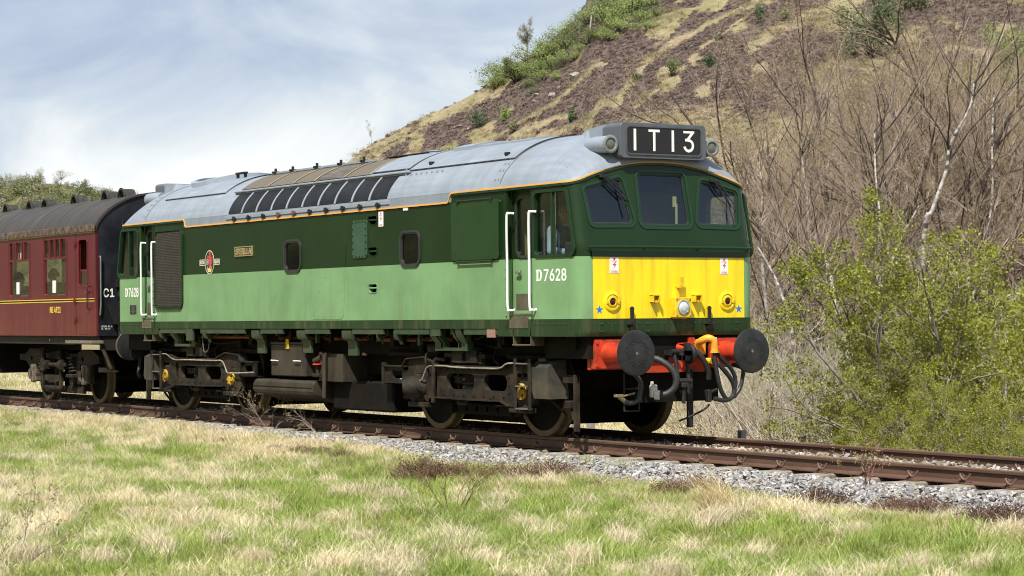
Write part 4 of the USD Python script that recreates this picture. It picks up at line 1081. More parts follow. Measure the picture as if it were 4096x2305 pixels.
def paint_mat():
    c_dark, c_lite, c_sill = (0.008, 0.027, 0.006), (0.172, 0.315, 0.146), (0.016, 0.040, 0.014)
    return usdkit.material(stage, '/World/Looks/loco_paint', {
        'g': ('geometry', {}), 's': ('separate_xyz', {}),
        'w': ('noise_texture', {'scale': 0.7, 'detail': 2.0}), 'wz': ('math', {'math_type': 'multiply_add', 'value2': 0.004, 'value3': -0.002}),
        'z': ('math', {'math_type': 'add'}),
        'hi': ('math', {'math_type': 'greater_than', 'value2': ZS1}), 'lo': ('math', {'math_type': 'greater_than', 'value2': ZS0}),
        'm1': ('mix_color', {'a': c_sill, 'b': c_lite}), 'm2': ('mix_color', {'b': c_dark}),
        # streaks and grime running down the sides
        'mp': ('mapping', {'scale': (7.0, 7.0, 0.55)}), 'n': ('noise_texture', {'scale': 1.0, 'detail': 7.0, 'roughness': 0.68}),
        'r': ('rgb_ramp', {'ramp': [(0.50, (0, 0, 0)), (0.74, (0.55, 0.55, 0.55))]}),
        'n3': ('noise_texture', {'scale': 1.1, 'detail': 4.0, 'roughness': 0.6}), 'r3': ('rgb_ramp', {'ramp': [(0.3, (0.82, 0.82, 0.82)), (0.7, (1.16, 1.16, 1.16))]}),
        'md': ('mix_color', {'b': (0.14, 0.125, 0.065)}), 'mm': ('mix_color', {'blend_type': 'multiply', 'fac': 1.0, 'use_clamp_result': False}),
        'zd': ('map_range', {'from_min': 1.45, 'from_max': 2.22, 'to_min': 0.95, 'to_max': 0.04, 'clamp': True}), 'fd': ('math', {'math_type': 'multiply'}),
        # gentle waves in the sheet metal
        'mb': ('mapping', {'scale': (1.6, 1.6, 0.8)}), 'nb': ('noise_texture', {'scale': 1.0, 'detail': 2.0, 'roughness': 0.4}), 'b': ('bump', {'strength': 0.55, 'distance': 0.018}),
        'p': ('principled_bsdf', {'roughness': 0.36, 'specular_ior_level': 0.28, 'coat_weight': 0.05, 'coat_roughness': 0.12})},
        [('g.position', 's.vector'), ('g.position', 'w.vector'), ('w.fac', 'wz.value1'), ('s.z', 'z.value1'), ('wz.value', 'z.value2'),
         ('z.value', 'hi.value1'), ('z.value', 'lo.value1'), ('lo.value', 'm1.fac'), ('hi.value', 'm2.fac'), ('m1.result', 'm2.a'),
         ('g.position', 'mp.vector'), ('mp.vector', 'n.vector'), ('n.fac', 'r.fac'), ('s.z', 'zd.value'), ('r.color', 'fd.value1'), ('zd.result', 'fd.value2'),
         ('g.position', 'n3.vector'), ('n3.fac', 'r3.fac'), ('m2.result', 'mm.a'), ('r3.color', 'mm.b'), ('mm.result', 'md.a'), ('fd.value', 'md.fac'),
         ('g.position', 'mb.vector'), ('mb.vector', 'nb.vector'), ('nb.fac', 'b.height'), ('b.normal', 'p.normal'), ('md.result', 'p.base_color')], surface='p.BSDF')

PAINT = paint_mat()
DKG = mat('dark_green_paint', (0.010, 0.032, 0.010), rough=0.42, var=0.15, spec=.3)
SILL = mat('sill_green_paint', (0.028, 0.052, 0.024), rough=0.55, var=0.2, scale=9, dirt=(0.10, 0.085, 0.05), dirt_amt=0.6)
CABFRONT = mat('cab_front_green', (0.010, 0.036, 0.017), rough=0.38, var=0.12, spec=.35)
YEL = mat('warning_yellow', (0.93, 0.70, 0.006), rough=0.42, var=0.05, scale=3, dirt=(0.50, 0.33, 0.015), dirt_amt=0.7, dirt_scale=2.2, stretch=(1, 3.0, 0.35), coat=0.1)
YELP = mat('yellow_fittings', (0.78, 0.50, 0.012), rough=0.45, var=0.1, scale=12, dirt=(.30, .19, .02), dirt_amt=.7, dirt_scale=14)
GREY = usdkit.material(stage, '/World/Looks/roof_grey', {
    'g': ('geometry', {}), 'mp': ('mapping', {'scale': (0.5, 4.0, 4.0)}), 'n': ('noise_texture', {'scale': 2.2, 'detail': 6.0, 'roughness': 0.62}),
    'mp1': ('mapping', {'scale': (5.0, 0.7, 0.7)}), 'n1': ('noise_texture', {'scale': 1.0, 'detail': 5.0, 'roughness': 0.6}),
    'r': ('rgb_ramp', {'ramp': [(0.3, (0.20, 0.235, 0.28)), (0.6, (0.245, 0.285, 0.335)), (0.75, (0.285, 0.33, 0.38))]}),
    'r1': ('rgb_ramp', {'ramp': [(0.42, (0, 0, 0)), (0.75, (0.55, 0.55, 0.55))]}), 'm': ('mix_color', {'b': (0.165, 0.18, 0.20)}),
    'nb': ('noise_texture', {'scale': 1.7, 'detail': 2.0}), 'b': ('bump', {'strength': 0.6, 'distance': 0.02}),
    'p': ('principled_bsdf', {'roughness': 0.5, 'specular_ior_level': 0.4})},
    [('g.position', 'mp.vector'), ('mp.vector', 'n.vector'), ('n.fac', 'r.fac'), ('g.position', 'mp1.vector'), ('mp1.vector', 'n1.vector'), ('n1.fac', 'r1.fac'),
     ('r.color', 'm.a'), ('r1.color', 'm.fac'), ('m.result', 'p.base_color'), ('g.position', 'nb.vector'), ('nb.fac', 'b.height'), ('b.normal', 'p.normal')], surface='p.BSDF')
GREY2 = mat('roof_grey_trim', (0.25, 0.29, 0.34), rough=0.42, var=0.12)
ORANGE = mat('eaves_orange', (0.80, 0.38, 0.06), rough=0.5, var=0.12, scale=5, dirt=(0.35, 0.2, 0.1), dirt_amt=0.35)
BLACK = mat('black_paint', (0.012, 0.012, 0.013), rough=0.5, var=0.2)
GRIMEBLACK = mat('grimy_black', (0.015, 0.014, 0.013), rough=0.6, var=0.3, scale=9, dirt=(0.05, 0.04, 0.03), dirt_amt=0.5, spec=0.3)
FRAME = mat('bogie_grime', (0.016, 0.0135, 0.010), rough=0.72, var=0.4, scale=7, dirt=(0.056, 0.037, 0.020), dirt_amt=0.9, dirt_scale=3.5, bump=0.25, bump_scale=60, spec=0.25)
FRAME2 = mat('underframe_dark', (0.008, 0.007, 0.006), rough=0.75, var=0.3, scale=5, dirt=(0.020, 0.015, 0.010), dirt_amt=0.6, dirt_scale=3, spec=0.12)
TANKM = mat('tank_grime', (0.030, 0.0255, 0.019), rough=0.6, var=0.25, scale=4, dirt=(0.078, 0.06, 0.038), dirt_amt=0.8, dirt_scale=2.2, stretch=(1, 1, 0.5), bump=0.08, spec=0.35)
SANDM = mat('sandbox_green_grey', (0.030, 0.033, 0.025), rough=0.6, var=0.2, scale=5, dirt=(0.11, 0.08, 0.05), dirt_amt=0.7)
STEEL = mat('worn_steel', (0.30, 0.29, 0.27), rough=0.4, metal=0.7, var=0.2, dirt=(0.08, 0.06, 0.04), dirt_amt=0.4)
TYRE = mat('wheel_tyre', (0.12, 0.080, 0.036), rough=0.55, metal=0.2, var=0.3, scale=8, dirt=(0.06, 0.045, 0.03), dirt_amt=0.6)
RUST = mat('rust_brown', (0.12, 0.055, 0.03), rough=0.8, var=0.3, scale=20)
WHITE = mat('white_paint', (0.80, 0.80, 0.78), rough=0.4, var=0.04)
WHITEL = mat('white_lettering', (0.80, 0.80, 0.77), rough=0.5, var=0.05)
RED = mat('bufferbeam_red', (0.52, 0.045, 0.016), rough=0.42, var=0.15, scale=6, dirt=(0.13, 0.028, 0.016), dirt_amt=0.95, dirt_scale=4)
ORP = mat('orange_pipe', (0.84, 0.36, 0.035), rough=0.42, var=0.08)
RUBBER = mat('black_rubber', (0.020, 0.021, 0.022), rough=0.45, var=0.2)
HOSE = mat('ribbed_hose', (0.024, 0.025, 0.024), rough=0.55, var=0.2)
RUBG = mat('rubber_seal', (0.028, 0.029, 0.028), rough=0.5, var=0.2)
SILV = mat('bright_metal', (0.62, 0.62, 0.60), rough=0.25, metal=1.0, var=0.1)
KICK = mat('kick_plate', (0.16, 0.14, 0.10), rough=0.45, metal=0.5, var=0.2, dirt=(0.09, 0.07, 0.05), dirt_amt=0.6)
CREAM = mat('cab_cream', (0.62, 0.55, 0.24), rough=0.6, var=0.06)
CABBLUE = mat('cab_dark_lining', (0.022, 0.024, 0.045), rough=0.7, var=0.1)
CABGREY = mat('cab_desk_grey', (0.04, 0.042, 0.045), rough=0.5, var=0.1)
BRASS = mat('plate_gold', (0.62, 0.50, 0.25), rough=0.35, metal=0.6, var=0.1)
BLUE = mat('star_blue', (0.02, 0.16, 0.62), rough=0.45, var=0.04)
REDL = mat('label_red', (0.55, 0.02, 0.03), rough=0.5, var=0.03)
GOLD = mat('crown_gold', (0.70, 0.52, 0.20), rough=0.5, var=0.1)
CRIM = mat('lion_red', (0.52, 0.05, 0.055), rough=0.5, var=0.08)
GRIL = mat('grille_brown', (0.052, 0.045, 0.036), rough=0.65, var=0.25, scale=10)
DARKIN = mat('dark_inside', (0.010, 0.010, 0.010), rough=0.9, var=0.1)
PANE = glass_mat('cab_glass')
PANED = glass_mat('engine_window_glass', tint=(0.35, 0.33, 0.28))
TAN = mat('roof_patch_tan', (0.130, 0.107, 0.075), rough=0.65, var=0.2, scale=3, dirt=(0.10, 0.088, 0.07), dirt_amt=0.8, dirt_scale=3, stretch=(3, .6, .6))
SOOT = mat('roof_patch_soot', (0.075, 0.066, 0.055), rough=0.7, var=0.25, scale=3, dirt=(0.30, 0.25, 0.18), dirt_amt=0.5, dirt_scale=4, stretch=(.6, 3, 3))

loco = Thing('diesel_locomotive', 'two tone green diesel locomotive with grey roof and yellow front panel hauling the train', 'locomotive', (XC, 0, 0))
P = loco.part
bodyp = P('body', body, PAINT, smooth=28)

# --- front skin pieces that follow the raked front
def on_front(poly, off, th, front=True, seg=0.12):
    """A plate with outline poly (y, z) lying on the cab front: off = distance in front of the skin."""
    out = []
    for g in polys(poly):
        g = g.segmentize(seg)
        m = trimesh.creation.extrude_polygon(g, th, engine='earcut')
        v = np.asarray(m.vertices)
        x = xfront(v[:, 1]) + off + v[:, 2]
        if front:
            out.append(trimesh.Trimesh(np.stack([x, v[:, 0], v[:, 1]], 1), m.faces, process=False))
        else:
            out.append(trimesh.Trimesh(np.stack([2 * XC - x, v[:, 0], v[:, 1]], 1), m.faces[:, ::-1], process=False))
    return cat(out)

P('yellow_panel', on_front(sbox(-1.137, ZS0, 1.137, 2.226), 0.0, 0.004), YEL, smooth=False)
for k, p in enumerate(WS):
    fr = P('windscreen_frame', cat(on_front(p.buffer(0.040).difference(p.buffer(0.010)), -0.004, 0.014), on_front(p.buffer(0.014).difference(p.buffer(-0.016)), -0.03, 0.026)), CABFRONT, smooth=35)
    P('pane', on_front(p.buffer(0.01), -0.034, 0.006), PANE, under=fr, smooth=False)
    P('rubber_seal', on_front(p.buffer(-0.012).difference(p.buffer(-0.028)), -0.032, 0.014), RUBG, under=fr, smooth=False)
    fr2 = P('windscreen_frame', on_front(p.buffer(0.055).difference(p), -0.004, 0.02, False), CABFRONT, smooth=35)
    P('pane', on_front(p.buffer(0.01), -0.034, 0.006, False), PANE, under=fr2, smooth=False)
# far/near cab side windows
for p, mx in ((SIDEWIN, 1), (SIDEWIN_R, -1)):
    for sy in (-1, 1):
        fxm = (lambda x: x) if mx > 0 else mirx
        bar = p.intersection(sbox(min(fxm(-1.105), fxm(-1.07)), 2, max(fxm(-1.105), fxm(-1.07)), 3.2))
        w = P('cab_side_window', cat(ext(p.buffer(0.035).difference(p.buffer(-0.004)), 'xz', sy * 1.330, sy * 1.357), ext(bar, 'xz', sy * 1.322, sy * 1.349)), DKG, smooth=30)
        P('pane', ext(p.buffer(0.004), 'xz', sy * 1.300, sy * 1.306), PANE, under=w, smooth=False)
        xb = -1.06 if mx > 0 else mirx(-1.06)
        P('slider_frame', bx(xb - 0.012, xb + 0.012, sy * 1.309, sy * 1.32, 2.27, 3.02), SILV, under=w, smooth=False)

# --- doors in the recess
for k, (a, b) in enumerate(DOORS):
    dw = rr(a + 0.085, 2.27, b - 0.09, 2.99, 0.09)
    dp = sbox(a - 0.02, 1.50, b + 0.02, 3.10).difference(dw)
    d = P('cab_door', ext(dp, 'xz', -1.262, -1.225), PAINT, smooth=30)
    P('window_frame', ext(dw.buffer(0.03).difference(dw.buffer(-0.006)), 'xz', -1.275, -1.2625), RUBG, under=d)
    P('pane', ext(dw.buffer(0.005), 'xz', -1.248, -1.242), PANE, under=d, smooth=False)
    P('handle', cat(bx(a + 0.10, a + 0.22, -1.315, -1.295, 2.055, 2.085, .006), bx(a + 0.15, a + 0.18, -1.30, -1.262, 2.02, 2.10, .005)), STEEL, under=d)
    P('kick_plate', bx(a + 0.06, b - 0.03, -1.2665, -1.2625, 1.60, 1.80), KICK, under=d, smooth=False)
    P('door_sill', bx(a + 0.01, b - 0.01, -1.345, -1.263, 1.520, 1.555, .008), KICK, under=d)
    st = P('cab_step', cat(bx(a + 0.03, b - 0.07, -1.352, -1.3455, 1.372, 1.512), bx(a + 0.10, b - 0.02, -1.36, -1.15, 1.155, 1.175, .004), bx(a + 0.10, a + 0.115, -1.345, -1.15, 1.175, 1.36), bx(b - 0.035, b - 0.02, -1.345, -1.15, 1.175, 1.36)), KICK, smooth=30)
    P('step_rivets', cat(*[cyl((x, -1.352, z), (x, -1.356, z), .008, 6) for x in np.linspace(a + .05, b - .09, 4) for z in (1.385, 1.498)]), STEEL, under=st, kind='stuff')
    for xh in ((-2.01, -1.50) if k == 0 else (-13.625, -13.175)):
        y0 = -1.345; zt, zb = 2.80, 1.60
        dx = 0.05
        P('handrail', tube(curve([(xh + dx, y0 + .01, zt), (xh + dx * .5, y0 - .045, zt + .002), (xh, y0 - .065, zt - .05), (xh + .003, y0 - .065, (zt + zb) / 2), (xh + .006, y0 - .065, zb + .05), (xh + .006 + dx * .5, y0 - .045, zb - .002), (xh + .006 + dx, y0 + .01, zb)], 5), 0.0155, 10), WHITE)
    jb = -2.105 if k == 0 else -13.262
    P('door_post', bx(jb - (.035 if k == 0 else -.035), jb, -1.352, -1.3455, 1.36, 3.08), PAINT, smooth=False)
    P('post_bolts', cat(*[cyl((jb - (.018 if k == 0 else -.018), -1.352, z), (jb - (.018 if k == 0 else -.018), -1.36, z), .010, 6) for z in np.linspace(1.4, 3.04, 15)]), DKG, kind='stuff')

# --- side fittings
for p in ENGWIN:
    w = P('engine_room_window', cat(ext(p.buffer(0.035).difference(p.buffer(0.006)), 'xz', -1.362, -1.344), ext(p.buffer(0.008).difference(p.buffer(-0.012)), 'xz', -1.354, -1.32)), RUBG)
    P('pane', ext(p, 'xz', -1.334, -1.328), PANED, under=w, smooth=False)
for p in HOLES:
    x0, z0, x1, z1 = p.bounds; zc = (z0 + z1) / 2 + .003
    hf = P('filler_hole', ext(p.buffer(0.012).difference(p), 'xz', -1.352, -1.343), PAINT)
    P('bar', cyl((x0 - .01, -1.333, zc), (x1 + .01, -1.333, zc), 0.013, 8), PAINT, under=hf)
    P('recess', cat(bx(x0 - .03, x1 + .03, -1.20, -1.19, z0 - .03, z1 + .03)), DARKIN, under=hf, smooth=False)
ap = P('access_plate', ext(rr(-6.195, 2.35, -5.765, 2.88, .05), 'xz', -1.357, -1.3452), mat('plate_green', (0.030, 0.075, 0.042), rough=.45, var=.15))
P('plate_bolts', cat(*[cyl((x, -1.357, z), (x, -1.372, z), .011, 6) for x in (-6.17, -5.79) for z in np.linspace(2.39, 2.85, 6)] + [cyl((x, -1.357, z), (x, -1.372, z), .011, 6) for x in np.linspace(-6.07, -5.89, 3) for z in (2.37, 2.86)]), DKG, under=ap, kind='stuff')
# big hinged equipment panel
bp_ = P('equipment_panel', ext(rr(-3.44, 2.245, -2.265, 3.005, .06), 'xz', -1.371, -1.3453), mat('panel_green', (0.010, 0.040, 0.008), rough=.34, var=.15, coat=.15))
P('hinge', cat(*[bx(x - .02, x + .02, -1.385, -1.371, z - .03, z + .03, .004) for x in (-3.28, -2.45) for z in (2.235, 3.0)] + [cyl((-3.28, -1.378, 2.225), (-2.45, -1.378, 2.225), .012, 6), cyl((-3.28, -1.378, 3.012), (-2.45, -1.378, 3.012), .010, 6), cyl((-2.262, -1.372, 2.35), (-2.262, -1.372, 2.98), .009, 6), cyl((-3.452, -1.366, 2.3), (-3.452, -1.366, 2.9), .007, 6)]), DKG, under=bp_)
# triangular inspection plate outline with bolts on the side
tp = Polygon([(-7.42, 1.50), (-6.55, 1.50), (-6.48, 1.56), (-6.40, 2.55), (-6.45, 2.65), (-6.55, 2.67), (-6.66, 2.60), (-7.44, 1.72)]).buffer(-.03).buffer(.03)
tpl = P('inspection_plate', ext(tp, 'xz', -1.3492, -1.3452), PAINT, smooth=False)
bo = tp.buffer(-.045).exterior
P('plate_bolts', cat(*[cyl((q.x, -1.349, q.y), (q.x, -1.355, q.y), .009, 6) for q in [bo.interpolate(t, normalized=True) for t in np.linspace(0, 1, 26)[:-1]]]), PAINT, under=tpl, kind='stuff')
# small white lamp fitting
P('marker_plate', cat(ext(rr(-4.735, 2.955, -4.672, 3.0, .018), 'xz', -1.357, -1.3453), ext(rr(-4.668, 2.955, -4.605, 3.0, .018), 'xz', -1.357, -1.3453)), WHITE)
# rear grille
gp = rr(-13.13, 1.715, -12.06, 2.965, .10)
g = P('side_grille', ext(gp.buffer(.035).difference(gp), 'xz', -1.372, -1.3453), DKG)
P('grille_backing', ext(gp, 'xz', -1.348, -1.3455), DARKIN, under=g, smooth=False)
x0, z0, x1, z1 = gp.bounds
louv = []
for z in np.arange(z0 + .02, z1 - .01, .026):
    ins = gp.intersection(LineString([(x0 - .1, z), (x1 + .1, z)])).bounds
    louv.append(bx(ins[0] + .002, ins[2] - .002, -1.362, -1.3485, z - .005, z + .005))
P('louvre', cat(*louv), GRIL, under=g, smooth=False, kind='stuff')
P('grille_wires', cat(*[bx(x - .0035, x + .0035, -1.364, -1.3485, z0 + (.06 if k_ in (0, 1) else .01), z1 - (.06 if k_ in (0, 1) else .01)) for k_, x in enumerate(np.arange(x0 + .02, x1 - .015, .034))]), GRIL, under=g, smooth=False, kind='stuff')
P('grille_bolts', cat(*[cyl((q.x, -1.372, q.y), (q.x, -1.384, q.y), .009, 6) for q in [gp.buffer(.02).exterior.interpolate(t, normalized=True) for t in np.linspace(0, 1, 40)[:-1]]]), DKG, under=g, kind='stuff')

# crest: oval with lion and crown, side bars with lettering
CX, CZ = -11.005, 2.415
oval = affinity.scale(Point(CX, CZ).buffer(1, 32), .172, .190)
bars = unary_union([rr(CX - .375, CZ - .048, CX - .13, CZ + .048, .012), rr(CX + .13, CZ - .048, CX + .375, CZ + .048, .012)])
cr = P('crest', ext(unary_union([oval.difference(oval.buffer(-.011)), bars.difference(bars.buffer(-.010)).difference(oval)]), 'xz', -1.3486, -1.3455), mat('crest_cream', (.66, .62, .48), rough=.5, var=.05), smooth=False)
P('ground', ext(unary_union([oval.buffer(-.010), bars.buffer(-.009).difference(oval)]), 'xz', -1.3472, -1.3454), mat('crest_black', (.016, .035, .02), rough=.5), under=cr, smooth=False)
lion = unary_union([affinity.rotate(affinity.scale(Point(CX + .02, CZ + .03).buffer(1), .042, .085), 12), Point(CX + .015, CZ + .125).buffer(.034), LineString([(CX, CZ + .07), (CX - .06, CZ + .09), (CX - .085, CZ + .06)]).buffer(.014), LineString([(CX + .01, CZ + .04), (CX - .055, CZ + .03)]).buffer(.013), LineString([(CX + .03, CZ - .03), (CX + .06, CZ - .075), (CX + .04, CZ - .09)]).buffer(.015), LineString([(CX + .01, CZ - .03), (CX - .02, CZ - .085)]).buffer(.015), LineString([(CX + .06, CZ - .03), (CX + .10, CZ + .02), (CX + .085, CZ + .07), (CX + .11, CZ + .085)]).buffer(.011), Polygon([(CX - .01, CZ + .15), (CX + .035, CZ + .15), (CX + .03, CZ + .175), (CX + .012, CZ + .163), (CX - .005, CZ + .175)])])
P('lion', ext(lion.intersection(oval.buffer(-.014)), 'xz', -1.3492, -1.3473), CRIM, under=cr, smooth=False)
wh = Point(CX - .075, CZ + .005)
P('wheel_emblem', ext(unary_union([wh.buffer(.050).difference(wh.buffer(.041)), wh.buffer(.012)] + [LineString([(wh.x, wh.y), (wh.x + .045 * math.cos(a), wh.y + .045 * math.sin(a))]).buffer(.0025) for a in np.arange(8) * math.pi / 4]), 'xz', -1.3496, -1.3474), mat('emblem_grey', (.33, .38, .42), rough=.5), under=cr, smooth=False)
crown = unary_union([Polygon([(CX - .062, CZ - .155), (CX + .062, CZ - .155), (CX + .07, CZ - .12), (CX + .085, CZ - .065), (CX + .045, CZ - .10), (CX + .025, CZ - .06), (CX, CZ - .095), (CX - .025, CZ - .06), (CX - .045, CZ - .10), (CX - .085, CZ - .065), (CX - .07, CZ - .12)])])
P('crown', ext(crown, 'xz', -1.3492, -1.3474), GOLD, under=cr, smooth=False)
P('lettering', cat(text_side('BRITISH', CX - .357, CZ - .022, .046, .165, -1.3473), text_side('RAILWAYS', CX + .182, CZ - .022, .046, .180, -1.3473)), mat('crest_cream', ()), under=cr, smooth=False)

# nameplate
npq = rr(-10.035, 2.478, -9.418, 2.628, .006)
npl = P('nameplate', cat(ext(npq.difference(npq.buffer(-.012)), 'xz', -1.367, -1.346)), BRASS, smooth=False)
P('plate_field', ext(npq.buffer(-.011), 'xz', -1.358, -1.3457), mat('plate_dark', (.05, .05, .035), rough=.5), under=npl, smooth=False)
P('lettering', text_side('SYBILLA', -9.995, 2.507, .092, .54, -1.3585, .008), BRASS, under=npl, smooth=False)

# running numbers: condensed block figures, D with slab serifs
def running_number(x0, z0, h, w, y):
    v, f = text_on('7628', h, w * .735, True, .002)
    m = trimesh.Trimesh(np.stack([x0 + w * .265 + v[:, 0], y - v[:, 2], z0 + v[:, 1]], 1), f, process=False)
    dw = w * .20; s = dw / 4.2
    D_ = unary_union([sbox(0, 0, dw * .62, h), affinity.scale(Point(dw * .55, h / 2).buffer(1, 16), dw * .45, h / 2)]).difference(unary_union([sbox(dw * .40, h * .13, dw * .62, h * .87), affinity.scale(Point(dw * .55, h / 2).buffer(1, 16), dw * .17, h * .36)]))
    D_ = D_.intersection(sbox(0, 0, dw, h)).difference(sbox(-.01, h * .11, dw * .10, h * .89))
    return cat(m, ext(affinity.translate(D_, x0, z0), 'xz', y - .002, y))
P('running_number', running_number(-1.445, 1.948, .140, .675, -1.3456), WHITEL, smooth=False)
P('running_number', running_number(-14.462, 1.905, .148, .575, -1.3456), WHITEL, smooth=False)
dpl = P('data_plate', ext(rr(-14.251, 1.612, -13.985, 1.765, .01), 'xz', -1.351, -1.3455), mat('plate_black', (.02, .02, .02), rough=.4), smooth=False)
P('data_lines', cat(*[bx(-14.225 + o, -14.01 - o, -1.3525, -1.351, z, z + .008) for z, o in ((1.745, 0), (1.722, .05), (1.702, .07), (1.685, .03), (1.667, .06), (1.65, .01), (1.632, .06))]), STEEL, under=dpl, smooth=False)

# warning labels
def warn_label(kind_, a, z0, w, h, at):
    def put(poly, d0, d1):
        return ext(affinity.translate(poly, a, z0), 'xz', at - d1, at - d0) if kind_ == 'side' else ext(affinity.translate(poly, a, z0), 'yz', at + d0, at + d1)
    arrow = Polygon([(w * .5, h * .97), (w * .68, h * .885), (w * .57, h * .885), (w * .57, h * .80), (w * .43, h * .80), (w * .43, h * .885), (w * .32, h * .885)])
    bolt = Polygon([(w * .62, h * .70), (w * .28, h * .50), (w * .55, h * .50), (w * .40, h * .27), (w * .74, h * .56), (w * .50, h * .56), (w * .72, h * .70)])
    l = P('warning_label', put(rr(0, 0, w, h, .006), .0, .003), WHITEL, smooth=False)
    P('red_marks', cat(put(arrow, .0032, .0042), put(bolt, .0032, .0042)), REDL, under=l, smooth=False)
    tx = [('DANGER', h * .735, .6), ('OVERHEAD', h * .12, .72), ('LIVE WIRES', h * .05, .74)]
    T = [(text_side if kind_ == 'side' else text_end)(t, a + w * (1 - ww) / 2, z0 + zt, h * .042, w * ww, at - .0032 if kind_ == 'side' else at + .0032, .0008) for t, zt, ww in tx]
    P('lettering', cat(*T), REDL, under=l, smooth=False)
warn_label('side', -5.437, 2.768, .133, .205, -1.3456)
warn_label('end', -.897, 2.028, .132, .196, -.5055)
warn_label('end', .765, 2.020, .122, .202, -.5055)

# --- cab front fittings
for y in (-.866, .866):
    rl = P('red_tail_light', revolve([(.122, 0), (.122, .012), (.108, .022), (.088, .022), (.080, .006), (0, .006)], 'x', (-.508, y, 1.687), 36), YEL, smooth=40)
    P('lens_rim', revolve([(.078, .0), (.078, .012), (.062, .024), (.046, .024), (.042, .010), (0, .01)], 'x', (-.506, y, 1.687), 30), YELP, under=rl, smooth=40)
    P('lens', revolve([(.042, .0), (.036, .008), (.022, .014), (0, .016)], 'x', (-.496, y, 1.687), 20), mat('tail_lens', (.03, .006, .008), rough=.1), under=rl)
    P('clip', cat(bx(-.50, -.478, y - .10, y - .07, 1.66, 1.70, .003), bx(-.50, -.478, y + .07, y + .10, 1.66, 1.70, .003)), YELP, under=rl)
hl = P('headlight', cat(bx(-.508, -.40, -.002, .243, 1.487, 1.735, .008), bx(-.505, -.47, .02, .22, 1.475, 1.487)), YELP)
P('reflector', revolve([(.092, 0), (.092, .012), (.080, .016), (.078, .004), (0, .004)], 'x', (-.402, .118, 1.612), 30), mat('lamp_chrome', (.72, .72, .7), rough=.15, metal=1), under=hl, smooth=40)
P('lens', revolve([(.078, 0), (.06, .014), (.03, .021), (0, .023)], 'x', (-.398, .118, 1.612), 24), mat('lamp_lens', (.55, .58, .60), rough=.08, coat=1, var=.2, scale=30), under=hl)
P('screws', cat(*[cyl((-.40, y, z), (-.394, y, z), .011, 8) for y in (.02, .22) for z in (1.51, 1.71)]), STEEL, under=hl)
P('lamp_bracket', cat(bx(-.508, -.488, .08, .125, 1.74, 1.86), bx(-.508, -.44, .08, .16, 1.852, 1.872), bx(-.450, -.438, .105, .16, 1.86, 1.99, .004)), YELP, smooth=False)
for y in (-.262, .372):
    P('end_bracket', cat(bx(-.508, -.42, y - .05, y - .042, 1.68, 1.765), bx(-.508, -.42, y + .042, y + .05, 1.68, 1.765), bx(-.508, -.43, y - .05, y + .05, 1.757, 1.767), bx(-.508, -.45, y - .03, y + .03, 1.67, 1.70, .003)), YELP, smooth=False)
for y in (-.60, .565):
    P('lamp_iron', cat(bx(-.475, -.463, y - .028, y + .028, 1.42, 1.60, .004), cyl((-.477, y, 1.60), (-.461, y, 1.60), .028, 14), bx(-.51, -.42, y - .05, y + .06, 1.405, 1.417), bx(-.51, -.46, y - .03, y + .03, 1.345, 1.405, .008)), BLACK)
for y, s in ((-1.05, 1), (1.05, -1)):
    st_ = Point(0, 0).buffer(.01)
    a = np.arange(10) * math.pi / 5 + math.pi / 2; rad = np.where(np.arange(10) % 2 == 0, .058, .023)
    P('blue_star', ext(Polygon(np.stack([y + rad * np.cos(a), 1.59 + rad * np.sin(a)], 1)), 'yz', -.5058, -.5045), BLUE, smooth=False)
P('front_handrail', cat(tube(curve([(-.53, -1.19, 2.30), (-.47, -1.185, 2.335), (-.455, -1.13, 2.345), (-.452, 0, 2.35), (-.455, 1.13, 2.345), (-.47, 1.185, 2.335), (-.53, 1.19, 2.30)], 6), .015, 8), *[cyl((-.52, y, 2.31), (-.453, y, 2.347), .011, 6) for y in (-.4, .4)]), CABFRONT)
P('waist_ledge', on_front(sbox(-1.16, 2.226, 1.16, 2.30), 0.0, 0.018), CABFRONT, smooth=False)
# rivets along the skirt of both ends
riv = []
for y in np.linspace(-1.1, 1.1, 25):
    riv.append(cyl((-.512, y, 1.425), (-.502, y, 1.425), .009, 6))
for y in (-1.03, -1.0, -.36, -.33, .33, .36, 1.0, 1.03):
    riv += [cyl((-.512, y, 1.425), (-.501, y, 1.425), .011, 6), cyl((-.53, y, 1.33), (-.507, y, 1.33), .010, 6)]
for x in np.linspace(-1.50, -.78, 11):
    riv += [cyl((x, -1.344, 1.425), (x, -1.354, 1.425), .009, 6), cyl((mirx(x), -1.344, 1.425), (mirx(x), -1.354, 1.425), .009, 6)]
P('skirt_rivets', cat(*riv), SILL, kind='stuff')
# wipers
for pts in ([(-.892, 3.205), (-.60, 2.935)], [(.78, 3.19), (1.012, 2.875)]):
    (ya, za), (yb, zb) = pts
    xo = lambda z, o: float(xfront(z)) + o
    w = P('wiper_arm', cat(tube([(xo(za, .05), ya, za), (xo(zb, .035), yb, zb)], .010, 6), tube([(xo(za, .05), ya + .05, za + .01), (xo(zb, .035), yb + .045, zb + .02)], .007, 6), bx(xo(za, -.01), xo(za, .06), ya - .04, ya + .07, za - .02, za + .02, .005)), BLACK)
    P('blade', tube([(xo(zb + .20, .022), yb - .055, zb + .20), (xo(zb - .22, .022), yb + .02, zb - .22)], .008, 6), BLACK, under=w)

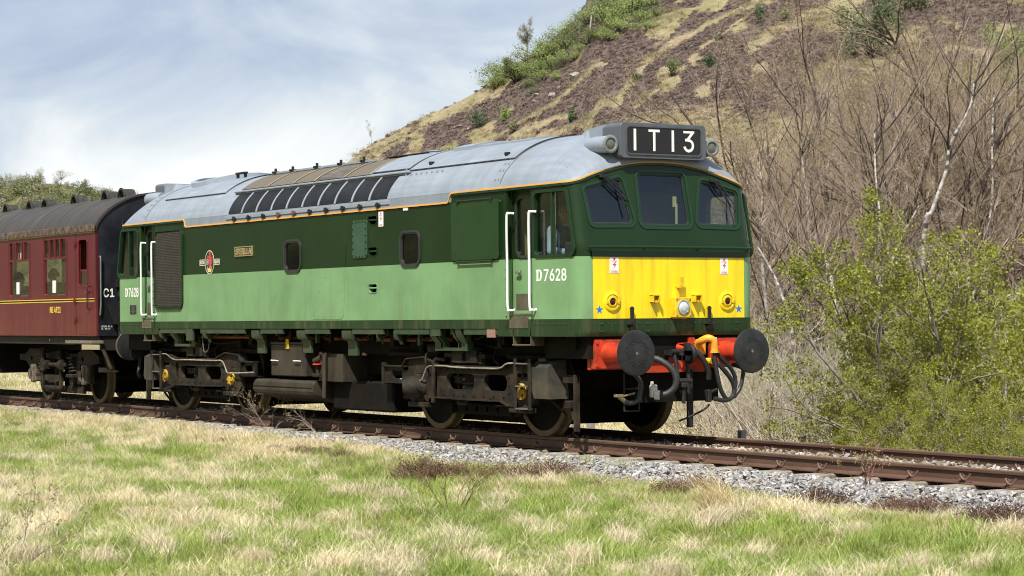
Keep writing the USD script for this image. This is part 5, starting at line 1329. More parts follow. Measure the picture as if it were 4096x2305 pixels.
# --- roof
def rprof(y):
    y = np.minimum(np.abs(y) / W, 1.0)
    return 3.125 + .705 * np.maximum(1 - y ** 2.2, 0) ** .64
def roof_z(x, y):
    """Height of the roof skin; ends dome down to the eaves."""
    x = np.maximum(x, 2 * XC - x)
    xe = np.where(np.abs(y) > W - .21, xfront(3.2) - .21 + np.sqrt(np.maximum(.21 ** 2 - (np.abs(y) - (W - .21)) ** 2, 0)), xfront(3.2))
    L_ = 1.05
    u = np.clip((xe - x) / L_, 0, 1)
    e = (1 - (1 - u) ** 2.4) ** .62
    return stripe_z(y) + (np.maximum(rprof(y), stripe_z(y)) - stripe_z(y)) * e
yq = np.sin(np.linspace(-np.pi / 2, np.pi / 2, 61)) * (W + .004)
def roof_sheet(x0, x1, nx=40, off=0.0, ya=-W - .004, yb=W + .004, ny=61):
    yv = np.sin(np.linspace(math.asin(max(-1, ya / (W + .004))), math.asin(min(1, yb / (W + .004))), ny)) * (W + .004)
    xv = np.linspace(x0, x1, nx)
    X, Y = np.meshgrid(xv, yv, indexing='ij')
    Z = roof_z(X, np.clip(Y, -W, W)) + off
    return X, Y, Z
# full skin: rows run from the front edge to the rear edge
uu = np.concatenate([1 - np.cos(np.linspace(0, np.pi / 2, 22)), ])
xe_y = np.where(np.abs(yq) > W - .21, xfront(3.2) - .21 + np.sqrt(np.maximum(.21 ** 2 - (np.minimum(np.abs(yq), W) - (W - .21)) ** 2, 0)), xfront(3.2)) + .006
rows = []
for u in uu:
    rows.append(np.stack([xe_y - 1.06 * u * np.ones_like(yq), yq], 1))
front_rows = np.array(rows)
mid = [np.stack([np.interp(t, [0, 1], [0, 1]) * (2 * XC - front_rows[-1][:, 0]) + (1 - t) * front_rows[-1][:, 0], yq], 1) for t in np.linspace(0, 1, 50)[1:-1]]
rear_rows = [np.stack([2 * XC - r_[:, 0], r_[:, 1]], 1) for r_ in front_rows[::-1]]
G = np.array(list(front_rows) + mid + rear_rows)
Zr = roof_z(G[..., 0], np.clip(G[..., 1], -W, W)) + .004
top = np.dstack([G, Zr])
skin = sheet(top)
lips = []
for s in (-1, 1):                                  # the side strips between the cabs hang lower
    lips.append(bx(-11.98, -3.48, s * 1.336, s * 1.351, 3.012, 3.135))
roofm = cat(skin, *lips)
P('roof', roofm, GREY, smooth=32)
# eaves line
def eave(front=True):
    pts = []
    yv = np.linspace(-W, W, 61)
    # start on near side at the step, go round the cab to the far side
    a = np.linspace(0, np.pi / 2, 7)
    near = [(-3.40, -W - .012, 3.132), (-2.2, -W - .012, 3.132), (-1.2, -W - .012, 3.132)]
    c = [(float(xfront(3.18)) - .21 + .22 * math.sin(t) + .004, -(W - .21) - .222 * math.cos(t), 0) for t in a]
    f_ = [(float(xfront(stripe_z(y))) + .012, y, 0) for y in np.linspace(-1.08, 1.08, 25)]
    c2 = [(x, -y, z) for x, y, z in c[::-1]]
    full = near + [(x, y, float(stripe_z(y))) for x, y, _ in c + f_ + c2] + [(x, -y, z) for x, y, z in near[::-1]]
    q = V(full)
    low = [(-11.96, 3.0), (-3.52, 3.0)]
    if not front:
        q[:, 0] = 2 * XC - q[:, 0]
    return q
def ribbon(pts, w, h):
    """Flat moulding: thin rectangular section swept along pts (vertical height h)."""
    p = V(pts); up = V([0, 0, h / 2])
    t = np.gradient(p, axis=0); o = np.cross(t, [0, 0, 1.0]); o /= np.linalg.norm(o, axis=1, keepdims=True) + 1e-9
    rings = np.stack([p + up + o * w, p - up + o * w, p - up - o * w, p + up - o * w], 1)
    k = len(p); v = rings.reshape(-1, 3)
    i, j = np.meshgrid(np.arange(k - 1), np.arange(4), indexing='ij')
    qd = np.stack([i * 4 + j, i * 4 + (j + 1) % 4, (i + 1) * 4 + (j + 1) % 4, (i + 1) * 4 + j], -1).reshape(-1, 4)
    f = np.vstack([qd[:, [0, 1, 2]], qd[:, [0, 2, 3]], [[0, 2, 1], [0, 3, 2]], [[k * 4 - 4, k * 4 - 3, k * 4 - 2], [k * 4 - 4, k * 4 - 2, k * 4 - 1]]])
    return trimesh.Trimesh(v, f, process=False)
ef, er = eave(), eave(False)
for sy in (-1, 1):
    P('eaves_line', ribbon([(-11.99, sy * 1.357, 3.132), (-11.955, sy * 1.357, 3.10), (-11.935, sy * 1.357, 3.035), (-11.90, sy * 1.357, 3.008), (-7.7, sy * 1.357, 3.008), (-3.56, sy * 1.357, 3.008), (-3.52, sy * 1.357, 3.03), (-3.49, sy * 1.357, 3.09), (-3.45, sy * 1.357, 3.125), (-3.40, sy * 1.357, 3.132)], .007, .019), ORANGE, smooth=False)
P('eaves_line', ribbon(ef, .008, .020), ORANGE, smooth=False)
P('eaves_line', ribbon(er, .008, .020), ORANGE, smooth=False)
for q_, fr_ in ((ef, True), (er, False)):
    g2 = q_.copy(); g2[:, 2] -= .026
    P('rain_strip', ribbon(g2, .012, .026), CABFRONT, smooth=False)

# radiator grilles in the roof shoulder (both sides)
RX = np.linspace(-10.30, -5.17, 11)
def shoulder(z):
    """|y| of the roof skin at height z."""
    t = np.clip((z - 3.125) / .705, 0, 1)
    return W * np.maximum(1 - t ** (1 / .64), 0) ** (1 / 2.2)
for sy in (-1, 1):
    zc_ = np.linspace(3.135, 3.462, 9)
    for k in range(10):
        a, b = RX[k] + .022, RX[k + 1] - .022
        Pg = np.array([[(x, sy * (shoulder(z) + .010), z + .006) for z in zc_] for x in (a, b)])
        m = sheet(Pg)
        P('radiator_panel', m, mat('radiator_black', (.007, .0075, .009), rough=.55, var=.4, scale=60, dirt=(.022, .025, .028), dirt_amt=.8, dirt_scale=2.5, bump=.5, bump_scale=260, spec=.3), smooth=True)
    for x in RX[1:-1]:
        Pg = [(x, sy * (shoulder(z) + .016), z + .006) for z in zc_]
        P('radiator_rib', cat(*[trimesh.convex.convex_hull(V([(xx, sy * (shoulder(z) + o), z + .006) for xx in (x - .022, x + .022) for z in (z0_, z1_) for o in (.0, .020)])) for z0_, z1_ in zip(zc_[:-1], zc_[1:])]), GREY2, smooth=35)
    P('radiator_frame', cat(bx(-10.37, -5.12, sy * 1.344, sy * 1.364, 3.062, 3.118, .003), bx(-10.32, -5.15, sy * 1.335, sy * 1.357, 3.118, 3.137)), GREY2, smooth=False)
    for k, x in enumerate((RX[:-1] + RX[1:]) / 2):
        P('latch', cat(bx(x - .07, x + .07, sy * 1.362, sy * 1.372, 3.055, 3.085, .003), bx(x - .02, x + .02, sy * 1.366, sy * 1.392, 3.03, 3.10, .004), cyl((x - .05, sy * 1.38, 3.06), (x + .05, sy * 1.38, 3.06), .012, 8)), RUST if k in (4, 3) else GRIMEBLACK)
    zl = 3.475
    P('radiator_ledge', cat(bx(-10.46, -4.93, sy * (shoulder(zl) - .04), sy * (shoulder(zl) + .050), zl + .012, zl + .032, .004), bx(-10.44, -4.95, sy * (shoulder(zl) - .03), sy * (shoulder(zl) + .032), zl - .010, zl + .012)), mat('ledge_grey', (.22, .25, .29), rough=.5, dirt=(.05, .05, .05), dirt_amt=.6), smooth=False)

# roof panels between the ledges: tan and sooty sheets, thin ribs
def roof_patch(x0, x1, ya, yb, off, nx=4, ny=16):
    X, Y, Z = roof_sheet(x0, x1, nx, off, ya, yb, ny)
    return sheet(np.dstack([X, Y, Z]))
SEG = [(-10.42, -9.50, TAN), (-9.46, -8.62, TAN), (-8.58, -7.92, TAN), (-7.88, -6.98, SOOT), (-6.94, -6.22, TAN)]
for a, b, mt_ in SEG:
    P('roof_sheet', roof_patch(a, b, -1.06, 1.06, .018), mt_, smooth=True)
for x in (-9.48, -8.60, -7.90, -6.96, -6.18):
    P('roof_rib', roof_patch(x - .018, x + .018, -1.07, 1.07, .030, 2), mat('rib_tan', (.36, .29, .19), rough=.6), smooth=True)
# raised hatch covers, framed by a dark joint
for a, b, yb in ((-5.02, -2.33, 1.08), (-13.30, -10.95, 1.09), (-6.14, -5.10, 1.04)):
    P('roof_hatch', cat(roof_patch(a, b, -yb, yb, .026, 10, 24)), GREY, smooth=True)
    X, Y, Z = roof_sheet(a, b, 2, .013, -yb, yb, 30)
    Pp = np.dstack([X, Y, Z])
    ed = [Pp[0], Pp[1]]
    P('hatch_joint', cat(*[tube(e, .011, 5) for e in ed], tube(curve([Pp[0][0], Pp[1][0]], 2), .011, 5), tube(curve([Pp[0][-1], Pp[1][-1]], 2), .011, 5)), BLACK, smooth=30)
for x in (-2.28, -13.6):
    X, Y, Z = roof_sheet(x, x + .001, 2, .006, -1.33, 1.33, 40)
    P('roof_seam', tube(np.stack([X[0], Y[0], Z[0]], 1), .007, 5), mat('seam_dark', (.09, .10, .11), rough=.6))
    P('seam_rivets', cat(*[bx(xx - .010, xx + .010, y - .010, y + .010, float(roof_z(xx, y)), float(roof_z(xx, y)) + .020) for xx in (x - .07, x - .15) for y in np.concatenate([np.linspace(-1.31, -1.0, 5), np.linspace(1.0, 1.31, 5)])]), GREY2, kind='stuff', smooth=False)
P('hatch_rivets', cat(*[bx(x - .011, x + .011, y - .011, y + .011, float(roof_z(x, y)) + .004, float(roof_z(x, y)) + .026) for x, y in [(-5.0 + .14 * k, -1.15) for k in range(8)] + [(-5.16, -1.05 + .12 * k) for k in range(5)]]), GREY2, kind='stuff', smooth=False)
P('hatch_catch', cat(*[bx(x - .035, x + .035, y - .03, y + .03, float(roof_z(x, y)) + .02, float(roof_z(x, y)) + .062, .008) for x in (-2.62, -4.55) for y in (-1.01, 1.01)]), GRIMEBLACK)
for a, b in ((-4.62, -4.18),):
    P('roof_vent', cat(*[trimesh.convex.convex_hull(V([(x, y, float(roof_z(x, y)) + o) for x in (a, b) for y in (y0_, y0_ + .09) for o in (.02, .075)])) for y0_ in np.arange(-.62, .62, .09)]), GREY2, smooth=35)
P('roof_vent', cat(*[trimesh.convex.convex_hull(V([(x, y, float(roof_z(x, y)) + o) for x in (-4.18, -2.92) for y in (y0_, y0_ + .09) for o in (.02, .05)])) for y0_ in np.arange(-.50, .50, .09)]), GREY2, smooth=35)
# exhaust cowl strip
P('exhaust_strip', cat(bx(-6.90, -5.62, -.40, .40, 3.832, 3.850, .004), bx(-6.88, -5.64, -.36, .36, 3.80, 3.832)), GRIMEBLACK, smooth=False)
P('exhaust_cap', cat(cyl((-5.47, -.42, 3.77), (-5.47, -.42, 3.835), .085, 18), cyl((-5.47, -.42, 3.835), (-5.47, -.42, 3.85), .095, 18)), GREY2)
# boiler fan rim at the rear
P('fan_rim', cat(*[trimesh.convex.convex_hull(V([(XX + rr_ * math.cos(t), rr_ * math.sin(t), float(roof_z(V(XX + rr_ * math.cos(t)), V(rr_ * math.sin(t)))) + o) for t in (t0, t0 + .30) for rr_, o in ((.80, .025), (.80, .10), (.72, .10), (.72, .025))])) for XX in (-12.75,) for t0 in np.arange(0, 6.28, .2992)]), GREY2, smooth=35)
P('fan_bracket', cat(bx(-11.90, -11.86, -.45, -.41, 3.78, 3.90), bx(-11.62, -11.58, -.45, -.41, 3.78, 3.90), bx(-11.92, -11.56, -.46, -.40, 3.88, 3.91)), GRIMEBLACK, smooth=False)
# catch rail along the roof top
X, Y, Z = roof_sheet(-10.32, -7.0, 2, .045, -.56, -.54, 2)
zr_ = float(roof_z(V(-8.), V(-.55))) + .045
P('catch_rail', bx(-10.34, -6.95, -.575, -.535, zr_ - .02, zr_ + .008), GREY2, smooth=False)
for x in (-10.22, -9.62, -8.80, -8.02, -7.30):
    P('roof_catch', cat(bx(x - .06, x + .06, -.60, -.52, zr_ - .01, zr_ + .02, .004), bx(x - .02, x + .02, -.575, -.545, zr_ + .015, zr_ + .065, .004)), GRIMEBLACK)
# headcode box (front) and its fairing; the same at the rear
def headcode(front=True):
    S_ = 1 if front else -1
    fx = lambda x: x if front else 2 * XC - x
    prof = rr(-.650, 3.432, .650, 3.868, .055)
    ring = np.array(prof.exterior.segmentize(.08).coords)[:-1]
    def ringat(x, sy, zlo, zhi):
        q = ring.copy(); q[:, 0] *= sy
        q[:, 1] = zlo + (q[:, 1] - 3.432) / (3.868 - 3.432) * (zhi - zlo)
        return np.column_stack([np.full(len(q), x), q])
    rs = [ringat(-.612, .985, 3.436, 3.863), ringat(-.622, 1.0, 3.432, 3.868), ringat(-.95, 1.0, 3.40, 3.868), ringat(-1.0, .99, 3.40, 3.864)]
    if not front:
        rs = [np.column_stack([2 * XC - r_[:, 0], r_[:, 1:]]) for r_ in rs]
    b = P('headcode_box', ring_loft(rs), mat('headcode_grey', (.09, .103, .122), rough=.45, var=.15, dirt=(.10, .105, .11), dirt_amt=.6), smooth=26)
    fr6 = [(-.93, .645, .655, 3.862, 3.40), (-1.10, .635, .68, 3.852, 3.42), (-1.38, .600, .80, 3.835, 3.40), (-1.62, .500, .86, 3.815, 3.40), (-1.92, .34, .78, 3.80, 3.45), (-2.15, .20, .6, 3.78, 3.5)]
    P('headcode_fairing', ring_loft([np.array([(fx(x), -a, zt), (fx(x), a, zt), (fx(x), b_, zb), (fx(x), -b_, zb)]) for x, a, b_, zt, zb in fr6]), GREY, under=b, smooth=20)
    win = rr(-.556, 3.492, .556, 3.815, .045)
    xa = -.612
    fr_ = win.buffer(.016).difference(win)
    P('box_window_rim', ext(fr_, 'yz', fx(xa - .02), fx(xa + .012)), GRIMEBLACK if not front else mat('rim_grey', (.08, .085, .09), rough=.45), under=b, smooth=30)
    P('headcode_blind', ext(win, 'yz', fx(xa), fx(xa + .003)), mat('blind_black', (.010, .010, .010), rough=.35), under=b, smooth=False)
    if front:
        x1 = xa + .0035
        hh0, hh1 = 3.527, 3.79
        def bar1(y): return sbox(y - .018, hh0, y + .018, hh1)
        T_ = unary_union([sbox(-.166, hh0, -.130, hh1), sbox(-.232, hh1 - .030, -.064, hh1)])
        ccy, ccz, R3 = .375, hh0 + .082, .082
        arc = Point(ccy, ccz).buffer(R3, 24).difference(Point(ccy, ccz).buffer(R3 - .034, 24)).difference(Polygon([(ccy, ccz), (ccy - .3, ccz - .06), (ccy - .3, ccz + .3), (ccy - .03, ccz + .3)]))
        three = unary_union([sbox(ccy - .08, hh1 - .028, ccy + .085, hh1), LineString([(ccy + .062, hh1 - .02), (ccy - .025, ccz + R3 - .02)]).buffer(.017, cap_style=2), LineString([(ccy - .055, ccz + R3 - .012), (ccy + .01, ccz + R3 - .017)]).buffer(.016, cap_style=2), arc])
        for g in (bar1(-.436), T_, bar1(.134), three):
            P('headcode_character', ext(g, 'yz', x1, x1 + .002), WHITEL, under=b, smooth=False)
    for y in (-.765, .765):
        ml = P('marker_light', tri(cat(tube([(fx(-1.12), y * .95, 3.60), (fx(-.95), y, 3.60), (fx(-.66), y, 3.597)], [.10, .108, .104], 24))), GREY2, smooth=40)
        m_ = revolve([(.110, 0), (.112, .014), (.100, .024), (.078, .024), (.070, .004), (0, .004)], 'x', (-.664, y, 3.597), 30)
        if not front:
            m_ = trimesh.Trimesh(np.asarray(m_.vertices) * [-1, 1, 1] + [2 * XC, 0, 0], m_.faces[:, ::-1], process=False)
        P('lamp_rim', m_, mat('marker_rim', (.19, .20, .19), rough=.4, var=.25, scale=30), under=ml, smooth=40)
        l_ = revolve([(.068, 0), (.05, .012), (.03, .016), (0, .017)], 'x', (-.660, y, 3.597), 20)
        if not front:
            l_ = trimesh.Trimesh(np.asarray(l_.vertices) * [-1, 1, 1] + [2 * XC, 0, 0], l_.faces[:, ::-1], process=False)
        P('lens', l_, mat('marker_lens', (.11, .11, .10), rough=.25, coat=.6, var=.3, scale=30), under=ml)
headcode(True); headcode(False)

# --- inside of the cabs (seen through the glass) and a floor
P('floor', bx(-15.1 + .35, -.60, -1.27, 1.27, 1.43, 1.47), FRAME2, smooth=False)
for sx in (1, -1):
    fx = (lambda x: x) if sx > 0 else mirx
    P('cab_bulkhead', bx(fx(-2.17), fx(-2.13), -1.283, 1.283, 1.47, 3.12), mat('cab_wall', (.36, .31, .14), rough=.6, var=.1), smooth=False)
    P('cab_ceiling', bx(fx(-2.12), fx(-.95), -1.2, 1.2, 3.30, 3.32), CABBLUE, smooth=False)
    P('control_desk', cat(bx(fx(-1.05), fx(-.66), -1.20, -.30, 1.47, 2.42, .03), bx(fx(-1.05), fx(-.62), .35, 1.2, 1.47, 2.40, .03)), CABGREY)
    P('cab_seat', cat(bx(fx(-1.75), fx(-1.30), -1.12, -.66, 1.93, 2.02, .03), bx(fx(-1.82), fx(-1.74), -1.12, -.66, 1.98, 2.50, .03), cyl((fx(-1.5), -.9, 1.47), (fx(-1.5), -.9, 1.94), .05, 10)), CABBLUE)
P('cab_cupboard', bx(-2.12, -1.9, -.45, .55, 1.47, 3.1, .02), CABBLUE)
P('cab_notice', cat(bx(-.80, -.792, .26, .315, 2.86, 2.99), bx(-.80, -.785, .30, .325, 2.62, 2.90)), CREAM, smooth=False)
P('paper', bx(-.86, -.70, .58, .86, 2.625, 2.655, .005), WHITEL, smooth=False)
P('desk_gauges', cat(*[cyl((mirx(-1.02), y, 2.42), (mirx(-1.02), y, 2.50), .055, 14) for y in (-1.12, -.98)]), SILV)
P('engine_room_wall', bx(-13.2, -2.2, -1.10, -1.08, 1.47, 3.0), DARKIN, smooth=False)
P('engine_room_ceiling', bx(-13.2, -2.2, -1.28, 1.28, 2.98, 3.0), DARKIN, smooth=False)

# --- buffer beam, buffers, coupling, hoses (front); a plainer set at the rear
P('buffer_beam', cat(bx(-.72, -.66, -1.09, 1.11, .865, 1.262, .006), bx(-.66, -.645, -.42, .62, .815, 1.14, .004), bx(-.66, -.65, -.30, .18, 1.14, 1.20, .004)), RED, smooth=False)
P('coupling_slot', bx(-.645, -.641, -.27, .06, .96, 1.10), DARKIN, smooth=False)
P('beam_rivets', cat(*[cyl((-.66, y, z), (-.64, y, z), .015, 8) for y in (-.18, -.06, .08, .2, .35) for z in (1.17,)] + [cyl((-.61, y, z), (-.545, y, z), .022, 6) for y in (-1.06, -.66, .68, 1.06) for z in (.92, 1.20)]), RED, kind='stuff')
for y in (-.8635, .8635):
    b = P('buffer', cat(bx(-.66, -.56, y - .22, y + .22, .88, 1.235, .006), revolve([(.135, 0), (.130, .07), (.118, .10), (.118, .36), (.128, .37), (.128, .405), (.10, .41)], 'x', (-.565, y, 1.065), 30)), RED, smooth=35)
    P('ram', revolve([(.085, 0), (.085, .20)], 'x', (-.20, y, 1.065), 24), STEEL, under=b)
    P('buffer_head', revolve([(.10, 0), (.18, .018), (.265, .028), (.272, .036), (.270, .046), (.25, .054), (.15, .062), (.02, .066), (.016, .058), (0, .058)], 'x', (-.062, y, 1.073), 56), mat('buffer_grease', (.017, .018, .020), rough=.38, metal=.15, var=.35, scale=5, dirt=(.045, .042, .037), dirt_amt=.6, dirt_scale=5, bump=.15, bump_scale=50), under=b, smooth=45)
    P('grease_ring', cat(*[trimesh.creation.icosphere(1, .5) .apply_scale([.007, s1, s2]).apply_translation((.0035 - .1 * (rr_ - .15) ** 2, y + rr_ * math.cos(t), 1.073 + rr_ * math.sin(t))) for t, rr_, s1, s2 in zip(np.linspace(0, 6.28, 150), .145 + .016 * np.sin(np.arange(150) * 1.7) + .014 * np.sin(np.arange(150) * 4.1), .009 + .004 * np.sin(np.arange(150) * 2.3), .009 + .004 * np.cos(np.arange(150) * 3.1))]), mat('dried_grease', (.012, .012, .013), rough=.35, var=.3, scale=60), under=b, kind='stuff')
    br = P('buffer', cat(revolve([(.17, 0), (.15, .1), (.118, .12), (.118, .38), (.1, .39)], 'x', (0, 0, 0), 24).apply_transform(np.diag([-1, 1, 1, 1])).apply_translation((mirx(-.535), y, 1.065))), GRIMEBLACK, smooth=35)
    P('buffer_head', trimesh.Trimesh(np.asarray(revolve([(.10, 0), (.265, .028), (.272, .036), (.25, .054), (.02, .066)], 'x', (0, 0, 0), 40).vertices) * [-1, 1, 1] + V([mirx(-.062), y, 1.073]), revolve([(.10, 0), (.265, .028), (.272, .036), (.25, .054), (.02, .066)], 'x', (0, 0, 0), 40).faces[:, ::-1], process=False), mat('buffer_grease', ()), under=br, smooth=45)
P('buffer_beam', bx(mirx(-.62), mirx(-.56), -1.12, 1.12, .87, 1.26, .006), GRIMEBLACK, smooth=False)
hk = P('coupling_hook', cat(*[trimesh.convex.convex_hull(V([(a[0] + dx_, -.02 + dy, a[1] + dz) for a in (p0, p1) for dx_ in (-.03, .03) for dy in (-.03, .03) for dz in (-.03, .03)])) for p0, p1 in (((-.55, 1.06), (-.33, 1.06)), ((-.33, 1.06), (-.25, 1.0)), ((-.25, 1.0), (-.17, 1.0)), ((-.17, 1.0), (-.13, 1.06)), ((-.13, 1.06), (-.15, 1.15)))]), GRIMEBLACK, smooth=35)
P('shackle', cat(tube(curve([(-.30, -.10, 1.06), (-.26, -.105, .92), (-.22, -.10, .72)], 5), .024, 8), tube(curve([(-.30, .06, 1.06), (-.26, .065, .92), (-.22, .06, .72)], 5), .024, 8), cyl((-.30, -.15, 1.07), (-.30, .10, 1.07), .036, 12), revolve([(.11, 0), (.13, .02), (.12, .05), (.03, .06)], 'y', (-.24, .06, 1.05), 20)), GRIMEBLACK, under=hk)
P('screw_link', cat(cyl((-.22, -.13, .72), (-.22, .09, .72), .034, 12), cyl((-.22, -.02, .72), (-.23, -.02, .45), .026, 10), bx(-.27, -.18, -.07, .03, .64, .70, .01)), GRIMEBLACK, under=hk)
P('ribbed_hose', tube(np.repeat(curve([(-.54, -.44, .98), (-.44, -.40, 1.01), (-.32, -.31, .98), (-.22, -.21, .88), (-.18, -.165, .76), (-.19, -.18, .65), (-.24, -.25, .575), (-.30, -.33, .555)], 6), 1, 0), [.043 if k % 2 else .036 for k in range(43)], 12), HOSE, smooth=50)
P('hose_coupling', cat(cyl((-.29, -.33, .555), (-.33, -.375, .56), .058, 12), bx(-.37, -.31, -.43, -.34, .53, .68, .012), bx(-.36, -.32, -.42, -.39, .66, .72, .006)), mat('pale_fitting', (.55, .55, .52), rough=.5, var=.2))
P('air_hose', tube(curve([(-.56, -.60, .86), (-.45, -.575, .80), (-.40, -.535, .72), (-.40, -.53, .62), (-.40, -.58, .50), (-.40, -.70, .465), (-.40, -.78, .50)], 6), .030, 10), RUBBER)
P('hose_tap', cat(cyl((-.40, -.76, .485), (-.40, -.86, .555), .028, 10), bx(-.43, -.37, -.91, -.80, .54, .575, .006), cyl((-.40, -.84, .54), (-.40, -.62, .585), .012, 6)), mat('brassy', (.28, .22, .12), rough=.5, metal=.5))
P('air_pipe', cat(tube(curve([(-.56, .44, 1.16), (-.44, .42, 1.20), (-.36, .46, 1.232), (-.33, .515, 1.20), (-.33, .535, 1.12), (-.33, .535, 1.07)], 6), .046, 12), bx(-.56, -.54, .36, .56, 1.03, 1.22, .005), cyl((-.33, .535, 1.075), (-.33, .535, 1.05), .058, 8)), ORP)
P('air_pipe', cat(tube(curve([(-.56, -.55, 1.18), (-.42, -.55, 1.21), (-.36, -.52, 1.19), (-.34, -.49, 1.10), (-.34, -.485, 1.07)], 6), .046, 12), bx(-.37, -.31, -.55, -.40, 1.065, 1.085)), ORP)
P('air_hose', tube(curve([(-.33, .535, 1.05), (-.32, .535, .94), (-.30, .555, .76), (-.30, .60, .60), (-.30, .68, .49), (-.30, .74, .475)], 6), .027, 10), RUBBER)
P('air_hose', tube(curve([(-.35, .565, 1.06), (-.32, .65, .97), (-.30, .755, .86), (-.30, .82, .75), (-.30, .825, .66), (-.30, .80, .56)], 6), .026, 10), RUBBER)
P('air_hose', tube(curve([(-.40, .56, .96), (-.32, .60, .90), (-.30, .755, .73), (-.30, .81, .60), (-.30, .77, .50), (-.30, .66, .465), (-.30, .50, .49)], 6), .028, 10), RUBBER)
P('air_hose', tube(curve([(-.45, .90, .90), (-.32, .955, .85), (-.30, .935, .72), (-.30, .89, .60), (-.30, .80, .50)], 6), .026, 10), RUBBER)
P('air_hose', tube(curve([(-.50, .24, 1.10), (-.40, .285, 1.075), (-.36, .34, 1.02), (-.345, .40, .93), (-.345, .45, .82), (-.36, .46, .73)], 6), .033, 10), RUBBER)
P('red_cock', cat(cyl((-.56, .14, 1.125), (-.42, .20, 1.11), .042, 12), cyl((-.45, .17, 1.12), (-.40, .29, 1.08), .040, 12), bx(-.56, -.42, .28, .30, 1.10, 1.24, .004), bx(-.54, -.42, .13, .30, 1.165, 1.178)), RED)
P('red_cock', cat(cyl((-.56, .10, .91), (-.47, .10, .91), .055, 14), cyl((-.50, .06, .92), (-.44, -.02, .90), .022, 8)), RED)
P('yellow_cock', cat(cyl((-.52, .52, .95), (-.40, .55, .95), .040, 10), bx(-.45, -.43, .60, .625, .96, 1.10, .004), cyl((-.43, .56, .93), (-.42, .62, .96), .025, 8)), YELP)
P('white_lever', cat(bx(-.40, -.38, .585, .61, 1.09, 1.24, .004), cyl((-.40, .59, 1.10), (-.37, .54, 1.06), .030, 8)), WHITE)
P('under_step', cat(*[tube([(-.62, y, .86), (-.62, y, .36)], .012, 6) for y in (-.62, -.40)], tube([(-.62, -.62, .36), (-.62, -.40, .36)], .012, 6), tube([(-.62, -.62, .63), (-.62, -.40, .63)], .012, 6)), GRIMEBLACK)
P('far_hose_rack', cat(cyl((-.38, .48, .56), (-.38, .60, .60), .02, 8), bx(-.42, -.34, .44, .50, .45, .60, .01), tube(curve([(-.40, .50, .42), (-.42, .44, .36), (-.5, .3, .28), (-.55, .15, .22)], 4), .013, 6)), GRIMEBLACK)

# --- underframe: solebar strips, brackets, tank, battery box
for a, b in ((-13.0, -11.9), (-11.4, -9.75), (-9.2, -8.45), (-7.72, -6.95), (-6.25, -5.35), (-5.05, -4.1), (-3.2, -2.35)):
    P('solebar_strip', bx(a, b, -1.335, -1.30, 1.29, 1.364), SILL, smooth=False)
P('underframe', cat(bx(-14.6, -.62, -.95, -.85, 1.0, 1.36), bx(-14.6, -.62, .85, .95, 1.0, 1.36), bx(-14.7, -.6, -1.25, 1.25, 1.365, 1.415), bx(-10.2, -5.5, -.75, .75, .70, 1.3), *[bx(x, x + .1, -1.2, 1.2, 1.12, 1.36) for x in (-13.4, -9.9, -5.4, -2.6, -.9)]), FRAME2, smooth=False)
P('pipe_run', cat(*[cyl((a, -1.0, z), (b, -1.0, z), .03, 8) for a, b, z in ((-9.2, -8.0, 1.22), (-7.7, -6.4, 1.22), (-6.2, -5.0, 1.21), (-4.9, -4.0, 1.22), (-11.6, -9.7, 1.23), (-13., -11.7, 1.23))]), mat('orange_primer', (.17, .048, .012), rough=.6, var=.3, scale=10))
def sole_bracket(x, w, zb, flare=1):
    prof = [(-1.338, 1.33), (-1.335, 1.25), (-1.315, 1.215), (-1.25, 1.19), (-1.235, 1.15), (-1.235, zb), (-1.20, zb), (-1.20, 1.18), (-1.26, 1.24), (-1.29, 1.36)]
    return ext(Polygon(prof), 'yz', x, x + w)
for x, w, zb in ((-9.52, .265, .99), (-7.985, .265, 1.01), (-6.565, .27, .985), (-5.06, .09, 1.185), (-11.30, .10, 1.19), (-13.05, .08, 1.19), (-5.55, .02, 1.25)):
    P('sole_bracket', sole_bracket(x, w, zb), SILL, smooth=30)
for xb in (-3.70, -12.235):
    P('bogie_bracket', cat(*[ext(Polygon([(-1.335, 1.365), (-1.31, 1.26), (-1.235, 1.18), (-1.235, 1.075), (-1.14, 1.075), (-1.14, 1.17), (-1.2, 1.25), (-1.2, 1.365)]), 'yz', xb + d, xb + d + w_) for d, w_ in ((-.41, .15), (-.20, .02), (.19, .02), (.27, .15))], bx(xb - .40, xb + .41, -1.24, -1.0, 1.075, 1.115)), SILL, smooth=30)
P('small_plate', bx(-11.95, -11.70, -1.34, -1.30, 1.17, 1.365, .004), SILL)
P('small_plate', bx(-4.05, -3.80, -1.34, -1.32, 1.27, 1.364), SILL, smooth=False)
P('stencil_panel', bx(-2.62, -2.42, -1.340, -1.325, 1.255, 1.364), mat('stencil_pink', (.28, .17, .13), rough=.6, var=.3, scale=60), smooth=False)
tk = []
prof = [(-1.20, .60), (-1.23, .56), (-1.235, .44), (-1.215, .395), (-.75, .255), (.75, .255), (1.215, .395), (1.235, .44), (1.23, .56), (1.2, .60)]
def tank_ring(x, s):
    q = V(prof); c = V([0, .43]); q = c + (q - c) * V([1 - s * .035, 1 - s])
    return np.column_stack([np.full(len(q), x), q])
P('fuel_tank', ring_loft([tank_ring(-9.70, .25), tank_ring(-9.66, .06), tank_ring(-9.58, 0), tank_ring(-7.78, 0), tank_ring(-7.70, .05), tank_ring(-7.67, .16)]), TANKM, smooth=25)
P('tank_seam', cat(bx(-9.65, -7.72, -1.241, -1.2352, .49, .498)), FRAME2, smooth=False)
bb = P('battery_box', bx(-9.14, -7.985, -1.19, -.6, .655, 1.13, .012), TANKM)
P('box_lid', bx(-9.15, -7.975, -1.20, -.6, 1.13, 1.165, .008), TANKM, under=bb)
